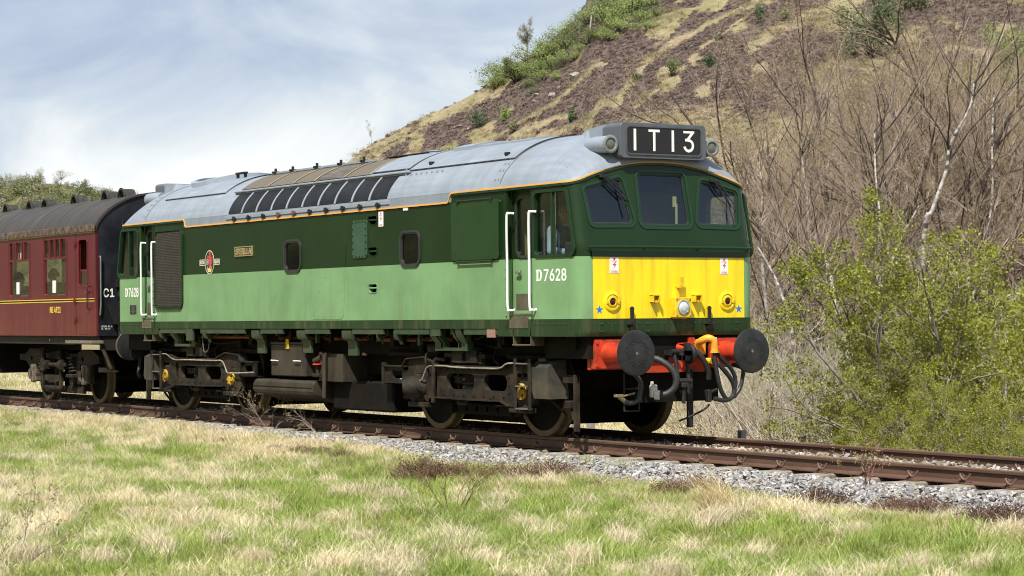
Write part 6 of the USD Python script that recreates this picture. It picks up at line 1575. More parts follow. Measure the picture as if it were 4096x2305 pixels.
for x in (-8.98, -8.23):
    P('box_handle', cat(tube([(x - .09, -1.195, .88), (x - .09, -1.225, .885), (x + .09, -1.225, .885), (x + .09, -1.195, .88)], .009, 6)), WHITE, under=bb)
for x in (-8.58, -8.53):
    P('isolator_switch', bx(x - .016, x + .016, -1.215, -1.193, 1.06, 1.21, .004), YELP, under=bb)
P('tank_mount', cat(bx(-7.62, -7.45, -1.15, -1.05, .60, 1.0, .01), bx(-7.66, -6.9, -1.14, -.5, .60, 1.0), cyl((-7.38, -1.2, .36), (-7.36, -1.2, .98), .032, 10), cyl((-7.36, -1.2, .98), (-7.42, -1.1, 1.0), .03, 10)), TANKM)
P('drain_valve', cat(cyl((-7.62, -1.18, .66), (-7.62, -1.18, .84), .03, 10), cyl((-7.76, -1.18, .68), (-7.52, -1.18, .68), .028, 10), cyl((-7.70, -1.20, .88), (-7.60, -1.12, .95), .045, 12)), FRAME)
P('valve_wheel', cyl((-7.62, -1.18, .835), (-7.62, -1.18, .855), .075, 14), RED)
P('equipment_case', cat(bx(-7.50, -5.70, -1.0, .9, .19, .62, .03), bx(-9.7, -7.7, -.8, .8, .62, 1.1)), FRAME2)
for x in (-7.52, -6.20):
    P('bolt_head', revolve([(.06, 0), (.05, .03), (0, .05)], 'z', (x, -1.15, .99), 14), FRAME)

# --- bogies
def wheel_parts(bog, x, y, s, r=.5715):
    """One wheel: tyre, disc, hub. s = +1 when the outer face points to +y."""
    Y = lambda h: y + s * h
    prof_t = [(r - .075, .0), (r - .066, .004), (r - .012, .004), (r - .003, .0), (r, -.02), (r + .004, -.09), (r + .028, -.103), (r + .026, -.125), (r + .010, -.135), (r - .075, -.135)]
    def rev(pr):
        m = trimesh.creation.revolve(V(pr + [pr[0]]), sections=56)
        v = np.asarray(m.vertices)
        w = np.stack([x + v[:, 0], y + s * v[:, 2], r + v[:, 1]], 1)
        q = trimesh.Trimesh(w, m.faces, process=False)
        if q.volume < 0: q.invert()
        return q
    loco_or = bog[0]
    loco_or.part('tyre', rev(prof_t), TYRE, under=bog[1], smooth=35)
    loco_or.part('wheel', rev([(0.0001, -.0), (.11, .0), (.12, -.02), (.16, -.05), (r - .10, -.035), (r - .074, -.02), (r - .074, -.115), (r - .11, -.11), (.16, -.10), (.11, -.15), (0.0001, -.15)]), FRAME2, under=bog[1], smooth=35)

def bogie(xc, inner, slots):
    """xc centre, inner = -1 when the loco's middle lies towards -x."""
    node = loco.node('bogie')
    def B(name, m, mt_=FRAME, smooth=30, **k):
        return P(name, m, mt_, under=node, smooth=smooth, **k)
    X = lambda d: xc + d                               # d: distance from the centre (+x forward)
    o, i_ = -inner, inner                              # outward, inward
    A = 1.295
    fp = unary_union([
        Polygon([(-1.02, .455), (-.98, .44), (.80, .44), (.98, .385), (1.12, .385), (1.16, .44), (1.16, .80), (1.62, .80), (1.64, .90), (1.58, .925), (1.02, .925), (.85, .865), (-.75, .875), (-.92, .925), (-1.10, .975), (-1.58, .975), (-1.70, .92), (-1.75, .80), (-1.62, .80), (-1.62, .45), (-1.50, .36), (-1.42, .36), (-1.42, .76), (-1.17, .76), (-1.17, .40), (-1.08, .38)]),
        Polygon([(1.42, .85), (1.42, .40), (1.50, .40), (1.62, .50), (1.62, .85)])])
    fp = fp.buffer(-.012).buffer(.024, quad_segs=3).buffer(-.012)
    if inner > 0:
        fp = affinity.scale(fp, -1, 1, origin=(0, 0))
    cuts = [rr(*slots[0], .09), rr(*slots[1], .10)]
    cuts = [affinity.translate(c, -xc, 0) for c in cuts]
    sl = rr(-.93, .56, -.84, .80, .03) if inner < 0 else rr(-.90, .55, -.80, .80, .03)
    fp = affinity.translate(fp.difference(unary_union(cuts + [sl])), xc, 0)
    for sy in (-1, 1):
        y0, y1 = (-1.12, -1.05) if sy < 0 else (1.05, 1.12)
        fr_ = B('side_frame', ext(fp, 'xz', y0, y1))
        flg = [(d, z) for d, z in ((-1.02, .455), (.80, .445), (.99, .388))]
        if sy < 0:
            yf = -1.175
            B('frame_flange', cat(ribbon([(X(d), -1.135, z) for d, z in ((-1.02 * o, .452), (.0, .440), (.82 * o, .440), (1.0 * o, .388), (1.14 * o, .388))], .04, .016), ribbon([(X(d * o), -1.135, z) for d, z in ((-1.72, .84), (-1.60, .955), (-1.12, .985), (-.93, .935), (-.74, .882), (.85, .872), (1.03, .930), (1.60, .932))], .04, .016)), smooth=False)
            # brake gear seen through the slot
            s0 = slots[0]
            B('brake_cylinder', cat(bx(s0[0] + .05, s0[2] - .02, -1.03, -.99, s0[1] + .075, s0[3] - .06, .01), bx(s0[0] + .03, s0[2] - .01, -1.04, -.95, s0[3] - .065, s0[3] - .045)), FRAME)
    B('brake_beam', cat(ext(rr(xc - 1.0, .235, xc + .95, .375, .03).difference(unary_union([rr(x - .035, .275, x + .035, .345, .03) for x in np.linspace(xc - .65, xc + .65, 6)])), 'xz', -.93, -.90), bx(xc - .82, xc - .70, -.97, -.90, .24, .40, .02), bx(xc + .55, xc + .78, -.97, -.90, .24, .40, .02)), FRAME2)
    B('bolster', cat(bx(xc - .32, xc + .32, -1.13, 1.13, .90, 1.06, .01), bx(xc - .62, xc - .40, -1.14, -1.0, .985, 1.05, .01), bx(xc + .02, xc + .42, -1.14, -1.0, .975, 1.035, .01), bx(xc - .52, xc - .47, -1.10, -1.0, .88, .99), bx(xc + .10, xc + .15, -1.10, -1.0, .88, .99), bx(xc + .30, xc + .35, -1.10, -1.0, .88, .99)), FRAME, smooth=False)
    B('bolster_plate', ext(rr(xc - .62 + .25, .92, xc + .30 - .05, 1.075, .01).difference(affinity.scale(Point(xc - .06, 1.0).buffer(1), .055, .06)), 'xz', -1.165, -1.132))
    B('bogie_cross_member', cat(bx(xc - .3, xc + .3, -1.05, 1.05, .45, .85), bx(xc - 1.75, xc - 1.62, -1.05, 1.05, .6, .85), bx(xc + 1.62, xc + 1.70, -1.05, 1.05, .6, .85), bx(xc - 1.0, xc + 1.0, -.6, .6, .30, .95), bx(xc - 1.15, xc + 1.15, -.60, .60, .135, .62)), FRAME2, smooth=False)
    for e in (-1, 1):
        xa = xc + e * A
        B('axle', cyl((xa, -1.0, .5715), (xa, 1.0, .5715), .09, 16), FRAME2)
        for sy in (-1, 1):
            wheel_parts((loco, node), xa, sy * .818, sy)
        ab = B('axlebox', cat(bx(xa - .15, xa + .15, -1.13, -.95, .42, .755, .02), bx(xa - .27, xa + .27, -1.165, -1.08, .305, .375, .012), bx(xa - .10, xa + .10, -1.12, -1.0, .375, .43)), FRAME)
        isel = (e == inner)
        if xc > -7 and isel:
            B('speed_drive', cat(cyl((xa + .05, -1.05, .58), (xa - .10, -1.30, .565), .155, 22), cyl((xa - .10, -1.30, .565), (xa - .115, -1.325, .563), .14, 22), cyl((xa + .05, -1.20, .57), (xa + .22, -1.24, .56), .03, 8)), FRAME)
        else:
            B('axlebox_cover', cat(cyl((xa, -1.13, .575), (xa, -1.17, .575), .105, 22)), mat('axlebox_yellow', (.60, .36, .02), rough=.6, var=.25, scale=14, dirt=(.10, .07, .03), dirt_amt=.7, dirt_scale=9))
            B('cover_bolts', cat(*[cyl((xa + .088 * math.cos(t), -1.17, .575 + .088 * math.sin(t)), (xa + .088 * math.cos(t), -1.19, .575 + .088 * math.sin(t)), .016, 6) for t in np.arange(6) * math.pi / 3 + .5]), FRAME, kind='stuff')
    # ladder and sandbox at the outer end
    xl = X(o * 1.455)
    lad = B('ladder', cat(bx(xl - .20, xl - .135, -1.235, -1.215, .345, .99, .006), bx(xl + .135, xl + .20, -1.235, -1.215, .345, .99, .006)), FRAME)
    for z in (.365, .645, .93):
        B('ladder_rung', bx(xl - .135, xl + .135, -1.25, -1.16, z - .008, z + .008), STEEL)
    xs = X(o * 1.80)
    q = Polygon([(-1.20, .885), (-1.07, .985), (-.90, .985), (-.90, .52), (-1.12, .50), (-1.20, .60)])
    B('sandbox', cat(ext(Polygon([(xs - .22, .885), (xs + .21, .885), (xs + .26, .50), (xs - .10 if o > 0 else xs - .20, .50), (xs - .22, .72)]) if o > 0 else Polygon([(xs - .21, .885), (xs + .21, .885), (xs + .21, .50), (xs - .19, .50), (xs - .24, .56)]), 'xz', -1.21, -.93), ext(Polygon([(-1.21, .885), (-1.07, .975), (-.93, .975), (-.93, .885)]), 'yz', xs - .215, xs + .205), bx(xs - .10, xs + .06, -1.15, -1.0, .955, 1.0, .01)), SANDM)
    B('sand_pipe', tube(curve([(xs - o * .05, -1.02, .5), (xs + o * .05, -.95, .40), (xs + o * .12, -.88, .28), (xs - o * .05, -.84, .14)], 4), .02, 8), FRAME)
    # white pipe draped along the frame
    pp = [(-1.72, .68), (-1.42, .655), (-1.15, .67), (-1.05, .78), (-.95, .86), (-.6, .872), (-.3, .86), (.1, .855), (.5, .855), (.85, .862), (1.02, .92), (1.2, .93)] if inner < 0 else [(1.75 + .45, .69), (1.45, .665), (1.25, .67), (1.18, .74), (1.05, .85), (.8, .855), (.3, .853), (-.3, .855), (-.75, .85), (-.95, .88), (-1.15, .94), (-1.35, .935), (-1.42, .90)]
    B('brake_pipe', tube(curve([(X(d), -1.185, z) for d, z in pp], 5), .011, 8), mat('pale_pipe', (.30, .265, .20), rough=.5, var=.35, scale=5, dirt=(.07, .06, .05), dirt_amt=.9, dirt_scale=3))
    # inner end extension with a small oval opening
    xe0, xe1 = (X(-2.28), X(-1.62)) if inner < 0 else (X(1.62), X(2.12))
    B('end_frame', cat(ext(sbox(xe0, .62, xe1, .845).difference(rr((xe0 + xe1) / 2 - .12, .68, (xe0 + xe1) / 2 + .16, .79, .04)), 'xz', -1.12, -1.08), bx(xe0, xe1, -1.16, -1.0, .84, .86), bx(xe0, xe1, -1.15, -1.0, .615, .63), bx(xe0 - .02, xe0 + .03, -1.16, -1.05, .60, .90)), FRAME, smooth=False)
    B('damper_arm', cat(cyl((X(i_ * 2.3), -1.0, 1.02), (X(i_ * .95), -1.0, 1.0), .045, 12), bx(X(i_ * 1.4) - .06, X(i_ * 1.4) + .06, -1.05, -.9, .93, 1.2, .02)), FRAME2)
    B('damper_arm', cyl((X(o * .8), -1.0, 1.0), (X(o * 1.9), -1.0, 1.0), .04, 12), FRAME2)
    B('coil_spring', cat(*[tube([(X(e * 1.295 + d_) + .08 * math.cos(t), -.99 + .08 * math.sin(t), .79 + .013 * t) for t in np.linspace(0, 12, 40)], .014, 6) for e in (-1, 1) for d_ in (-.28, .28)]), FRAME2)
bogie(-3.425, -1, [(-4.016, .563, -3.302, .775), (-3.062, .565, -2.498, .772)])
bogie(-11.965, 1, [(-12.661, .543, -11.963, .76), (-11.691, .545, -11.092, .756)])
# traction motor cable and speed drive cable on the front bogie
P('drive_cable', cat(tube(curve([(-4.50, -1.10, .74), (-4.42, -1.20, .90), (-4.44, -1.18, 1.02), (-4.36, -1.12, 1.10), (-4.25, -1.05, 1.14)], 5), .012, 6), cyl((-4.40, -1.14, 1.10), (-4.18, -1.10, 1.10), .06, 12), cyl((-4.27, -1.18, .38), (-4.24, -1.18, .93), .03, 8), tube(curve([(-4.24, -1.18, .93), (-4.2, -1.16, .96), (-4.0, -1.14, .95)], 4), .025, 8)), FRAME)
# clutter under the frame and on the bogies: pipes, hangers, bolts, brake rigging
rc = np.random.default_rng(44)
for xb in (-3.425, -11.965):
    P('frame_bolts', cat(*[cyl((xb + d, -1.12, z), (xb + d, -1.138, z), .013, 6) for d, z in [(q, .83) for q in np.linspace(-.75, .75, 9)] + [(q, .50) for q in np.linspace(-.9, .85, 8)] + [(-.12, .6), (-.12, .7), (.98, .55), (.98, .65), (.98, .75)]]), FRAME, kind='stuff')
    for e in (-1, 1):
        for dd in (-.64, .64):
            P('brake_block', cat(bx(xb + e * 1.295 + dd - .035, xb + e * 1.295 + dd + .035, -.86, -.72, .42, .74, .012), bx(xb + e * 1.295 + dd * 1.06 - .015, xb + e * 1.295 + dd * 1.06 + .015, -.90, -.84, .45, 1.0, .004)), FRAME2)
    P('air_line', cat(tube(curve([(xb - 1.5, -.98, 1.16), (xb - .7, -1.0, 1.10), (xb - .1, -.99, 1.17), (xb + .6, -1.0, 1.12), (xb + 1.5, -.98, 1.18)], 5), .014, 6), tube(curve([(xb + .5, -1.0, 1.12), (xb + .55, -1.08, .98), (xb + .7, -1.1, .90)], 5), .011, 6)), FRAME)
for x in np.arange(-13.6, -.9, .43):
    P('floor_hanger', bx(x, x + rc.uniform(.02, .07), -1.24, -1.19, 1.36 - rc.uniform(.06, .22), 1.365), SILL if rc.random() < .4 else FRAME2, smooth=False)
P('cable_loom', cat(*[tube(curve([(x, -1.12, 1.33), (x + .25, -1.15, 1.24 + rc.uniform(-.04, .03)), (x + .55, -1.12, 1.31)], 4), .010, 5) for x in np.arange(-13.4, -2.6, .62)]), GRIMEBLACK, kind='stuff')
P('hanging_chain', tube(curve([(-11.62, -1.2, 1.28), (-11.55, -1.21, 1.02), (-11.46, -1.21, .99), (-11.38, -1.2, 1.06), (-11.33, -1.2, 1.28)], 5), .007, 5), STEEL)
# guard irons
P('guard_iron', cat(bx(-1.02, -.98, -1.10, -1.02, .11, .80, .006), bx(-1.3, -.98, -1.06, -1.04, .70, .80)), FRAME)
P('guard_iron', cat(bx(-.62, -.58, .31, .39, .135, .85, .006)), GRIMEBLACK)
P('guard_iron', cat(bx(mirx(-1.02), mirx(-.98), -1.0, -.92, .14, .80, .006)), FRAME)
P('rail_guard_rod', cat(tube([(-1.5, -.95, .36), (-1.25, -.98, .42), (-1.15, -1.0, .25), (-1.0, -1.02, .22)], .018, 6), bx(-1.28, -1.18, -1.05, -.9, .38, .48, .01)), FRAME)
for a_ in (bx(-1.55, -.60, -1.15, 1.15, 1.0, 1.28), bx(mirx(-.6), mirx(-1.55), -1.15, 1.15, 1.0, 1.28), bx(-.95, -.75, -.3, .9, .45, 1.0)):
    P('cab_underside', a_, FRAME2, smooth=False)
# ================================================================== carriage
YC = 1.41
CE = -15.66                                       # end of the carriage next to the locomotive
CX0 = -31.5
MAROON = usdkit.material(stage, '/World/Looks/coach_maroon', {
    'g': ('geometry', {}), 's': ('separate_xyz', {}), 'mp': ('mapping', {'scale': (6.0, 6.0, 0.5)}), 'n': ('noise_texture', {'scale': 1.0, 'detail': 7.0, 'roughness': 0.68}),
    'r': ('rgb_ramp', {'ramp': [(0.40, (0.05, 0.05, 0.05)), (0.75, (0.5, 0.5, 0.5))]}), 'zd': ('map_range', {'from_min': 1.2, 'from_max': 2.2, 'to_min': 1.3, 'to_max': 0.15, 'clamp': True}),
    'f': ('math', {'math_type': 'multiply', 'use_clamp': True}), 'n1': ('noise_texture', {'scale': 1.3, 'detail': 3.0}), 'r1': ('rgb_ramp', {'ramp': [(0.3, (0.085, 0.005, 0.012)), (0.7, (0.112, 0.0075, 0.0155))]}),
    'm': ('mix_color', {'b': (0.19, 0.06, 0.035)}), 'nb': ('noise_texture', {'scale': 1.5, 'detail': 2.0}), 'b': ('bump', {'strength': 0.5, 'distance': 0.015}),
    'p': ('principled_bsdf', {'roughness': 0.36, 'coat_weight': 0.2, 'coat_roughness': 0.2})},
    [('g.position', 's.vector'), ('g.position', 'mp.vector'), ('mp.vector', 'n.vector'), ('n.fac', 'r.fac'), ('s.z', 'zd.value'), ('r.color', 'f.value1'), ('zd.result', 'f.value2'),
     ('g.position', 'n1.vector'), ('n1.fac', 'r1.fac'), ('r1.color', 'm.a'), ('f.value', 'm.fac'), ('m.result', 'p.base_color'), ('g.position', 'nb.vector'), ('nb.fac', 'b.height'), ('b.normal', 'p.normal')], surface='p.BSDF')
COROOF = mat('coach_roof', (0.034, 0.030, 0.027), rough=0.62, var=0.3, scale=2.2, dirt=(0.085, 0.068, 0.054), dirt_amt=0.7, dirt_scale=2.0, stretch=(3.0, 0.6, 0.6), bump=0.12, bump_scale=30)
COEAVE = mat('coach_eaves', (0.045, 0.038, 0.032), rough=0.8, var=0.4, scale=14, dirt=(0.26, 0.16, 0.10), dirt_amt=0.9, dirt_scale=9)
COEND = mat('coach_end_black', (0.012, 0.0135, 0.018), rough=0.33, var=0.4, scale=1.2, dirt=(0.035, 0.038, 0.045), dirt_amt=0.8, dirt_scale=1.2)
COYEL = mat('lining_yellow', (0.78, 0.55, 0.05), rough=0.5, var=0.06)
COWOOD = mat('coach_inside_wood', (0.30, 0.10, 0.028), rough=0.45, var=0.2, scale=6)
COFRAME = mat('coach_window_frame', (0.115, 0.010, 0.018), rough=0.4, var=0.1)
COPANE = glass_mat('coach_glass', tint=(0.90, 0.91, 0.86), gl=(1, 1, 1))
SEATM = mat('coach_seat_cloth', (0.05, 0.035, 0.04), rough=0.9, var=0.2)
coach = Thing('passenger_carriage', 'maroon passenger carriage with dark curved roof coupled behind the locomotive', 'carriage', (-23.5, 0, 0))
C = coach.part
cw = []
WINS = [(-18.19, -17.06), (-20.05, -18.96), (-21.93, -20.82), (-23.8, -22.69), (-25.67, -24.56), (-27.5, -26.4), (-29.4, -28.3)]
side = sbox(CX0, 1.232, CE, 3.135)
wpol = [rr(a, 1.955, b, 3.015, .06) for a, b in WINS]
dwin = rr(-16.46, 2.115, -16.045, 2.955, .07)
DX0, DX1 = -16.60, -15.86
side_n = side.difference(unary_union(wpol)).difference(sbox(DX0, 1.26, DX1, 3.125))
C('side_wall', ext(side_n, 'xz', -YC, -YC + .05), MAROON)
C('side_wall', ext(side.difference(unary_union(wpol)), 'xz', YC - .05, YC), MAROON)
dr = C('carriage_door', ext(sbox(DX0 + .006, 1.264, DX1 - .006, 3.121).difference(dwin), 'xz', -YC + .004, -YC + .045), MAROON)
dlow = dwin.intersection(sbox(-17, 2.0, -15, 2.42))
C('window_frame', ext(dwin.buffer(.018).difference(dwin.buffer(-.012)), 'xz', -YC - .004, -YC + .006), COFRAME, under=dr)
C('drop_light', cat(ext(dlow.buffer(-.0).difference(sbox(-16.43, 2.145, -16.075, 2.385)), 'xz', -YC + .018, -YC + .035)), COFRAME, under=dr)
C('pane', ext(dlow.intersection(sbox(-16.44, 2.13, -16.06, 2.4)), 'xz', -YC + .024, -YC + .029), COPANE, under=dr, smooth=False)
C('handle', cat(bx(-16.06, -15.95, -YC - .04, -YC - .02, 1.995, 2.02, .004), bx(-16.0, -15.97, -YC - .04, -YC + .004, 1.99, 2.03, .004)), STEEL, under=dr)
C('hinge', cat(*[cat(bx(-16.67, -16.58, -YC - .03, -YC + .005, z - .035, z + .035, .006), cyl((-16.605, -YC - .025, z - .06), (-16.605, -YC - .025, z + .06), .012, 8)) for z in (1.52, 1.86, 2.87)]), MAROON, under=dr)
C('grab_rail', tube(curve([(-15.93, -YC + .0, 2.12), (-15.93, -YC - .05, 2.09), (-15.93, -YC - .05, 1.90), (-15.93, -YC - .05, 1.74), (-15.93, -YC, 1.71)], 4), .015, 8), mat('dark_red_rail', (.07, .012, .018), rough=.4), under=dr)
for k, ((a, b), p) in enumerate(zip(WINS, wpol)):
    fr_ = p.difference(p.buffer(-.022))
    w = C('window', cat(ext(p.buffer(.045).difference(p.buffer(.033)), 'xz', -YC - .004, -YC + .002), ext(fr_, 'xz', -YC - .003, -YC + .03), bx(a + .02, b - .02, -YC + .0, -YC + .03, 2.635, 2.675)), COFRAME)
    bars = [a + .30, a + .56, b - .30]
    if k in (1, 4): bars = [a + .28, a + .36, a + .70, b - .28]
    for x in bars:
        C('ventilator_bar', bx(x - .018, x + .018, -YC - .012, -YC + .025, 2.665, 2.995), COFRAME, under=w, smooth=False)
    C('pane', bx(a + .015, b - .015, -YC + .022, -YC + .027, 1.97, 2.64), COPANE, under=w, smooth=False)
    vis = [(a + .01, bars[0]), (bars[0], bars[1]), (bars[1], bars[2]), (bars[-1], b - .01)]
    if k in (1, 4): vis = [(a + .01, bars[0]), (bars[2], bars[3]), (bars[3], b - .01)]
    C('ventilator_pane', cat(*[bx(x0_, x1_, -YC + .018, -YC + .022, 2.67, 3.0) for x0_, x1_ in vis]), glass_mat('vent_glass', tint=(.55, .55, .50)), under=w, smooth=False)
    if k in (0, 1):
        C('window_sticker', bx(*((-17.80, -17.645) if k == 0 else (-19.71, -19.565)), -YC + .014, -YC + .0205, 2.02, 2.245), WHITE, under=w, smooth=False)
    C('curtain', bx(a + .05, b - .05, -YC + .10, -YC + .11, 2.70, 3.0), mat('vent_shade', (.50, .46, .34), rough=.8, var=.2, scale=12), under=w, smooth=False)
    w2 = C('window', ext(fr_, 'xz', YC - .03, YC + .003), COFRAME)
    C('pane', bx(a + .015, b - .015, YC - .027, YC - .022, 1.97, 3.0), COPANE, under=w2, smooth=False)
for z, h in ((1.888, .013), (1.845, .013), (3.062, .012)):
    for a, b in ((CX0, DX0 - .002), (DX0 + .008, DX1 - .008), (DX1 + .002, CE - .01)):
        C('lining', bx(a, b, -YC - .0022, -YC - .0005 if not (a > DX0 and b < DX1) else -YC + .0035, z, z + h), COYEL, smooth=False)
C('lining_band', cat(bx(CX0, DX0 - .002, -YC - .0015, -YC - .0003, 1.858, 1.888), bx(DX0 + .008, DX1 - .008, -YC - .0015, -YC + .0035, 1.858, 1.888), bx(DX1 + .002, CE - .01, -YC - .0015, -YC - .0003, 1.858, 1.888)), BLACK, smooth=False)
C('carriage_number', cat(text_side('NE 4921', -17.895, 1.655, .105, .545, -YC - .0005)), COYEL, smooth=False)
C('small_mark', text_side('IB', -18.12, 1.135, .035, .05, -1.345, bold=False), WHITEL, smooth=False)
# roof: arc profile
def cprof(y):
    y = np.abs(y) / (YC + .03)
    return 3.10 + .70 * np.maximum(1 - y ** 2.25, 0) ** .62
yv = np.sin(np.linspace(-np.pi / 2, np.pi / 2, 41)) * (YC + .03)
XR1 = CE + .035
xs_ = np.linspace(CX0, XR1, 30)
Pu = np.array([[(x, y, cprof(y)) for y in yv] for x in xs_])
Pl = np.array([[(x, y * .975, cprof(y) - .03) for y in yv] for x in xs_])
endcap = sheet(np.array([Pu[-1], Pl[-1]]))
C('roof', cat(sheet(Pu), sheet(Pl[::-1]), endcap), COROOF, smooth=32)
for k, x in enumerate(np.arange(-16.6, CX0, -1.03)):
    C('roof_seam', tube(np.array([(x, y, cprof(y) + .0005) for y in yv[1:-1]]), .004, 5), COROOF)
C('gutter', cat(bx(CX0, XR1, -YC - .036, -YC + .0, 3.075, 3.20, .006)), COEAVE, smooth=False)
VENTS = [(-16.15, -.62), (-16.93, -.62), (-18.45, -.62), (-20.0, -.62), (-20.85, -.62), (-22.2, -.62), (-23.3, -.62), (-24.8, -.62), (-26.3, -.62)]
for x, y in VENTS:
    z = float(cprof(V(y)))
    ang = np.linspace(0, math.pi, 11)
    shell = []
    for y0_, y1_, rr_ in ((y - .11, y - .085, .17), (y - .085, y + .13, .155)):
        arc = Polygon([(x + rr_ * math.cos(t), z - .06 + rr_ * 1.22 * math.sin(t)) for t in ang] + [(x + (rr_ - .03) * math.cos(t), z - .06 + (rr_ - .03) * 1.22 * math.sin(t)) for t in ang[::-1]])
        shell.append(ext(arc, 'xz', y0_, y1_))
    shell.append(ext(Polygon([(x + .13 * math.cos(t), z - .06 + .15 * math.sin(t)) for t in ang]), 'xz', y - .02, y + .13))
    C('roof_ventilator', cat(*shell), mat('vent_black', (.020, .021, .018), rough=.8, var=.4, scale=25, dirt=(.07, .075, .05), dirt_amt=.8, dirt_scale=20), smooth=35)
for x in (-17.6, -21.25):
    C('roof_boss', cyl((x, -.62, 3.66), (x, -.62, 3.74), .09, 12), COROOF)
# end wall, slightly bowed
eprof = Polygon([(-YC + .003, 1.235)] + [(y * .985, cprof(y) - .045) for y in yv[1:-1]] + [(YC - .003, 1.235)])
C('end_wall', ext(eprof, 'yz', CE - .04, CE + .01), COEND, smooth=False)
C('corner_post', cat(bx(CE - .06, CE + .014, -YC - .004, -YC + .05, 1.232, 3.10, .01)), MAROON)
xe = CE + .01
C('end_handrail', tube(curve([(xe, -1.335, 2.63), (xe + .05, -1.335, 2.60), (xe + .05, -1.335, 2.30), (xe + .05, -1.335, 1.8), (xe + .03, -1.34, 1.60)], 4), .016, 8), STEEL)
C('end_box', cat(bx(xe, xe + .05, -1.04, -.60, 2.09, 2.225, .006)), BLACK)
C('end_bracket', cat(ext(Polygon([(-1.26, 1.79), (-.90, 1.79), (-.95, 1.44), (-1.12, 1.44)]), 'yz', xe, xe + .12)), BLACK, smooth=False)
C('end_conduit', cat(cyl((xe + .02, -.90, 1.25), (xe + .02, -.90, 3.3), .02, 8), cyl((xe + .02, -.93, 1.95), (xe + .16, -.93, 1.95), .085, 18)), BLACK)
C('gangway', cat(bx(xe, xe + .30, -.55, .55, 1.25, 3.45, .04), bx(xe + .30, xe + .34, -.62, .62, 1.22, 3.5, .02)), GRIMEBLACK, smooth=False)
C('end_lettering', cat(text_end('C1', -1.270, 1.922, .143, .205, xe + .0005)), WHITEL, smooth=False)
C('end_stencil', cat(text_end('LIFTED-04-17', -1.31, 1.388, .028, .22, xe + .0005, bold=False), text_end('CI - 03-17', -1.31, 1.347, .027, .165, xe + .0005, bold=False)), WHITEL, smooth=False)
C('end_data_panel', cat(*[bx(xe, xe + .002, -.985, -.70, z - .005, z + .005) for z in (1.505, 1.46, 1.385, 1.29, 1.245)], bx(xe, xe + .002, -.985, -.977, 1.245, 1.505), *[bx(xe, xe + .002, -.96, -.76, z, z + .013) for z in (1.475, 1.435, 1.415, 1.36, 1.34, 1.27)]), WHITEL, smooth=False)
# inside: floor, partition, ceiling, seats, door vestibule
C('floor', bx(CX0, CE - .06, -1.35, 1.35, 1.23, 1.28), FRAME2, smooth=False)
C('partition', bx(-16.78, -16.74, -1.35, 1.35, 1.28, 3.12), COWOOD, smooth=False)
C('vestibule_panel', cat(bx(-16.72, -15.75, -.9, -.86, 1.28, 3.1), bx(-16.10, -16.07, -1.30, -.9, 1.28, 2.6)), COWOOD, smooth=False)
C('ceiling', bx(CX0, CE - .1, -1.3, 1.3, 3.25, 3.28), mat('coach_ceiling', (.12, .11, .09), rough=.8), smooth=False)
for a in (-18.6, -20.48, -22.4, -24.3, -26.1):
    C('seat', cat(bx(a - .22, a + .28, -1.32, -.35, 1.54, 1.655, .04), bx(a - .46, a - .33, -1.32, -.35, 1.60, 2.20, .05)), SEATM)
for a, b in WINS[:4]:
    C('table', bx(a + .30, b - .30, -1.34, -.5, 1.96, 1.99, .005), mat('table_top', (.28, .24, .18), rough=.4))
# underframe
C('solebar', cat(bx(CX0, CE - .02, -1.34, -1.28, 1.08, 1.225), bx(CX0, CE - .02, 1.28, 1.34, 1.08, 1.225), bx(CE - .10, CE - .02, -1.3, 1.3, .98, 1.225), bx(-30, -22.5, -1.0, 1.0, .55, 1.2)), GRIMEBLACK, smooth=False)
C('footboard', bx(-16.86, -15.62, -1.52, -1.28, 1.10, 1.152, .006), mat('footboard_wood', (.16, .135, .10), rough=.8, var=.25, scale=20))
C('end_step', cat(tube([(-15.60, -1.30, 1.0), (-15.56, -1.25, .85), (-15.47, -1.2, .645)], .035, 8), bx(-15.72, -15.30, -1.34, -1.14, .60, .63), bx(-15.70, -15.34, -1.345, -1.335, .60, .68)), FRAME)
C('buffer', cat(cyl((CE - .03, -.8635, 1.06), (-15.50, -.8635, 1.06), .11, 18), revolve([(.1, 0), (.25, .03), (.255, .05), (.1, .07), (0, .07)], 'x', (-15.52, -.8635, 1.06), 40)), mat('dusty_buffer', (.11, .09, .07), rough=.6, var=.3))
C('buffer', cat(cyl((CE - .03, .8635, 1.06), (-15.50, .8635, 1.06), .11, 18), revolve([(.1, 0), (.25, .03), (.255, .05), (.1, .07), (0, .07)], 'x', (-15.52, .8635, 1.06), 40)), mat('dusty_buffer', ()))
C('orange_hose', cat(tube(curve([(-15.60, -.62, 1.17), (-15.45, -.66, 1.20), (-15.36, -.70, 1.12), (-15.33, -.72, 1.0), (-15.33, -.72, .92)], 5), .045, 8)), mat('rusty_orange', (.42, .13, .03), rough=.7, var=.3, scale=20))
C('brake_hose', cat(tube(curve([(-15.33, -.72, .92), (-15.30, -.74, .75), (-15.22, -.8, .6), (-15.05, -.85, .52)], 5), .028, 8), tube(curve([(-15.4, .2, .5), (-15.1, .1, .38), (-14.9, 0, .42)], 4), .025, 8)), RUBBER)
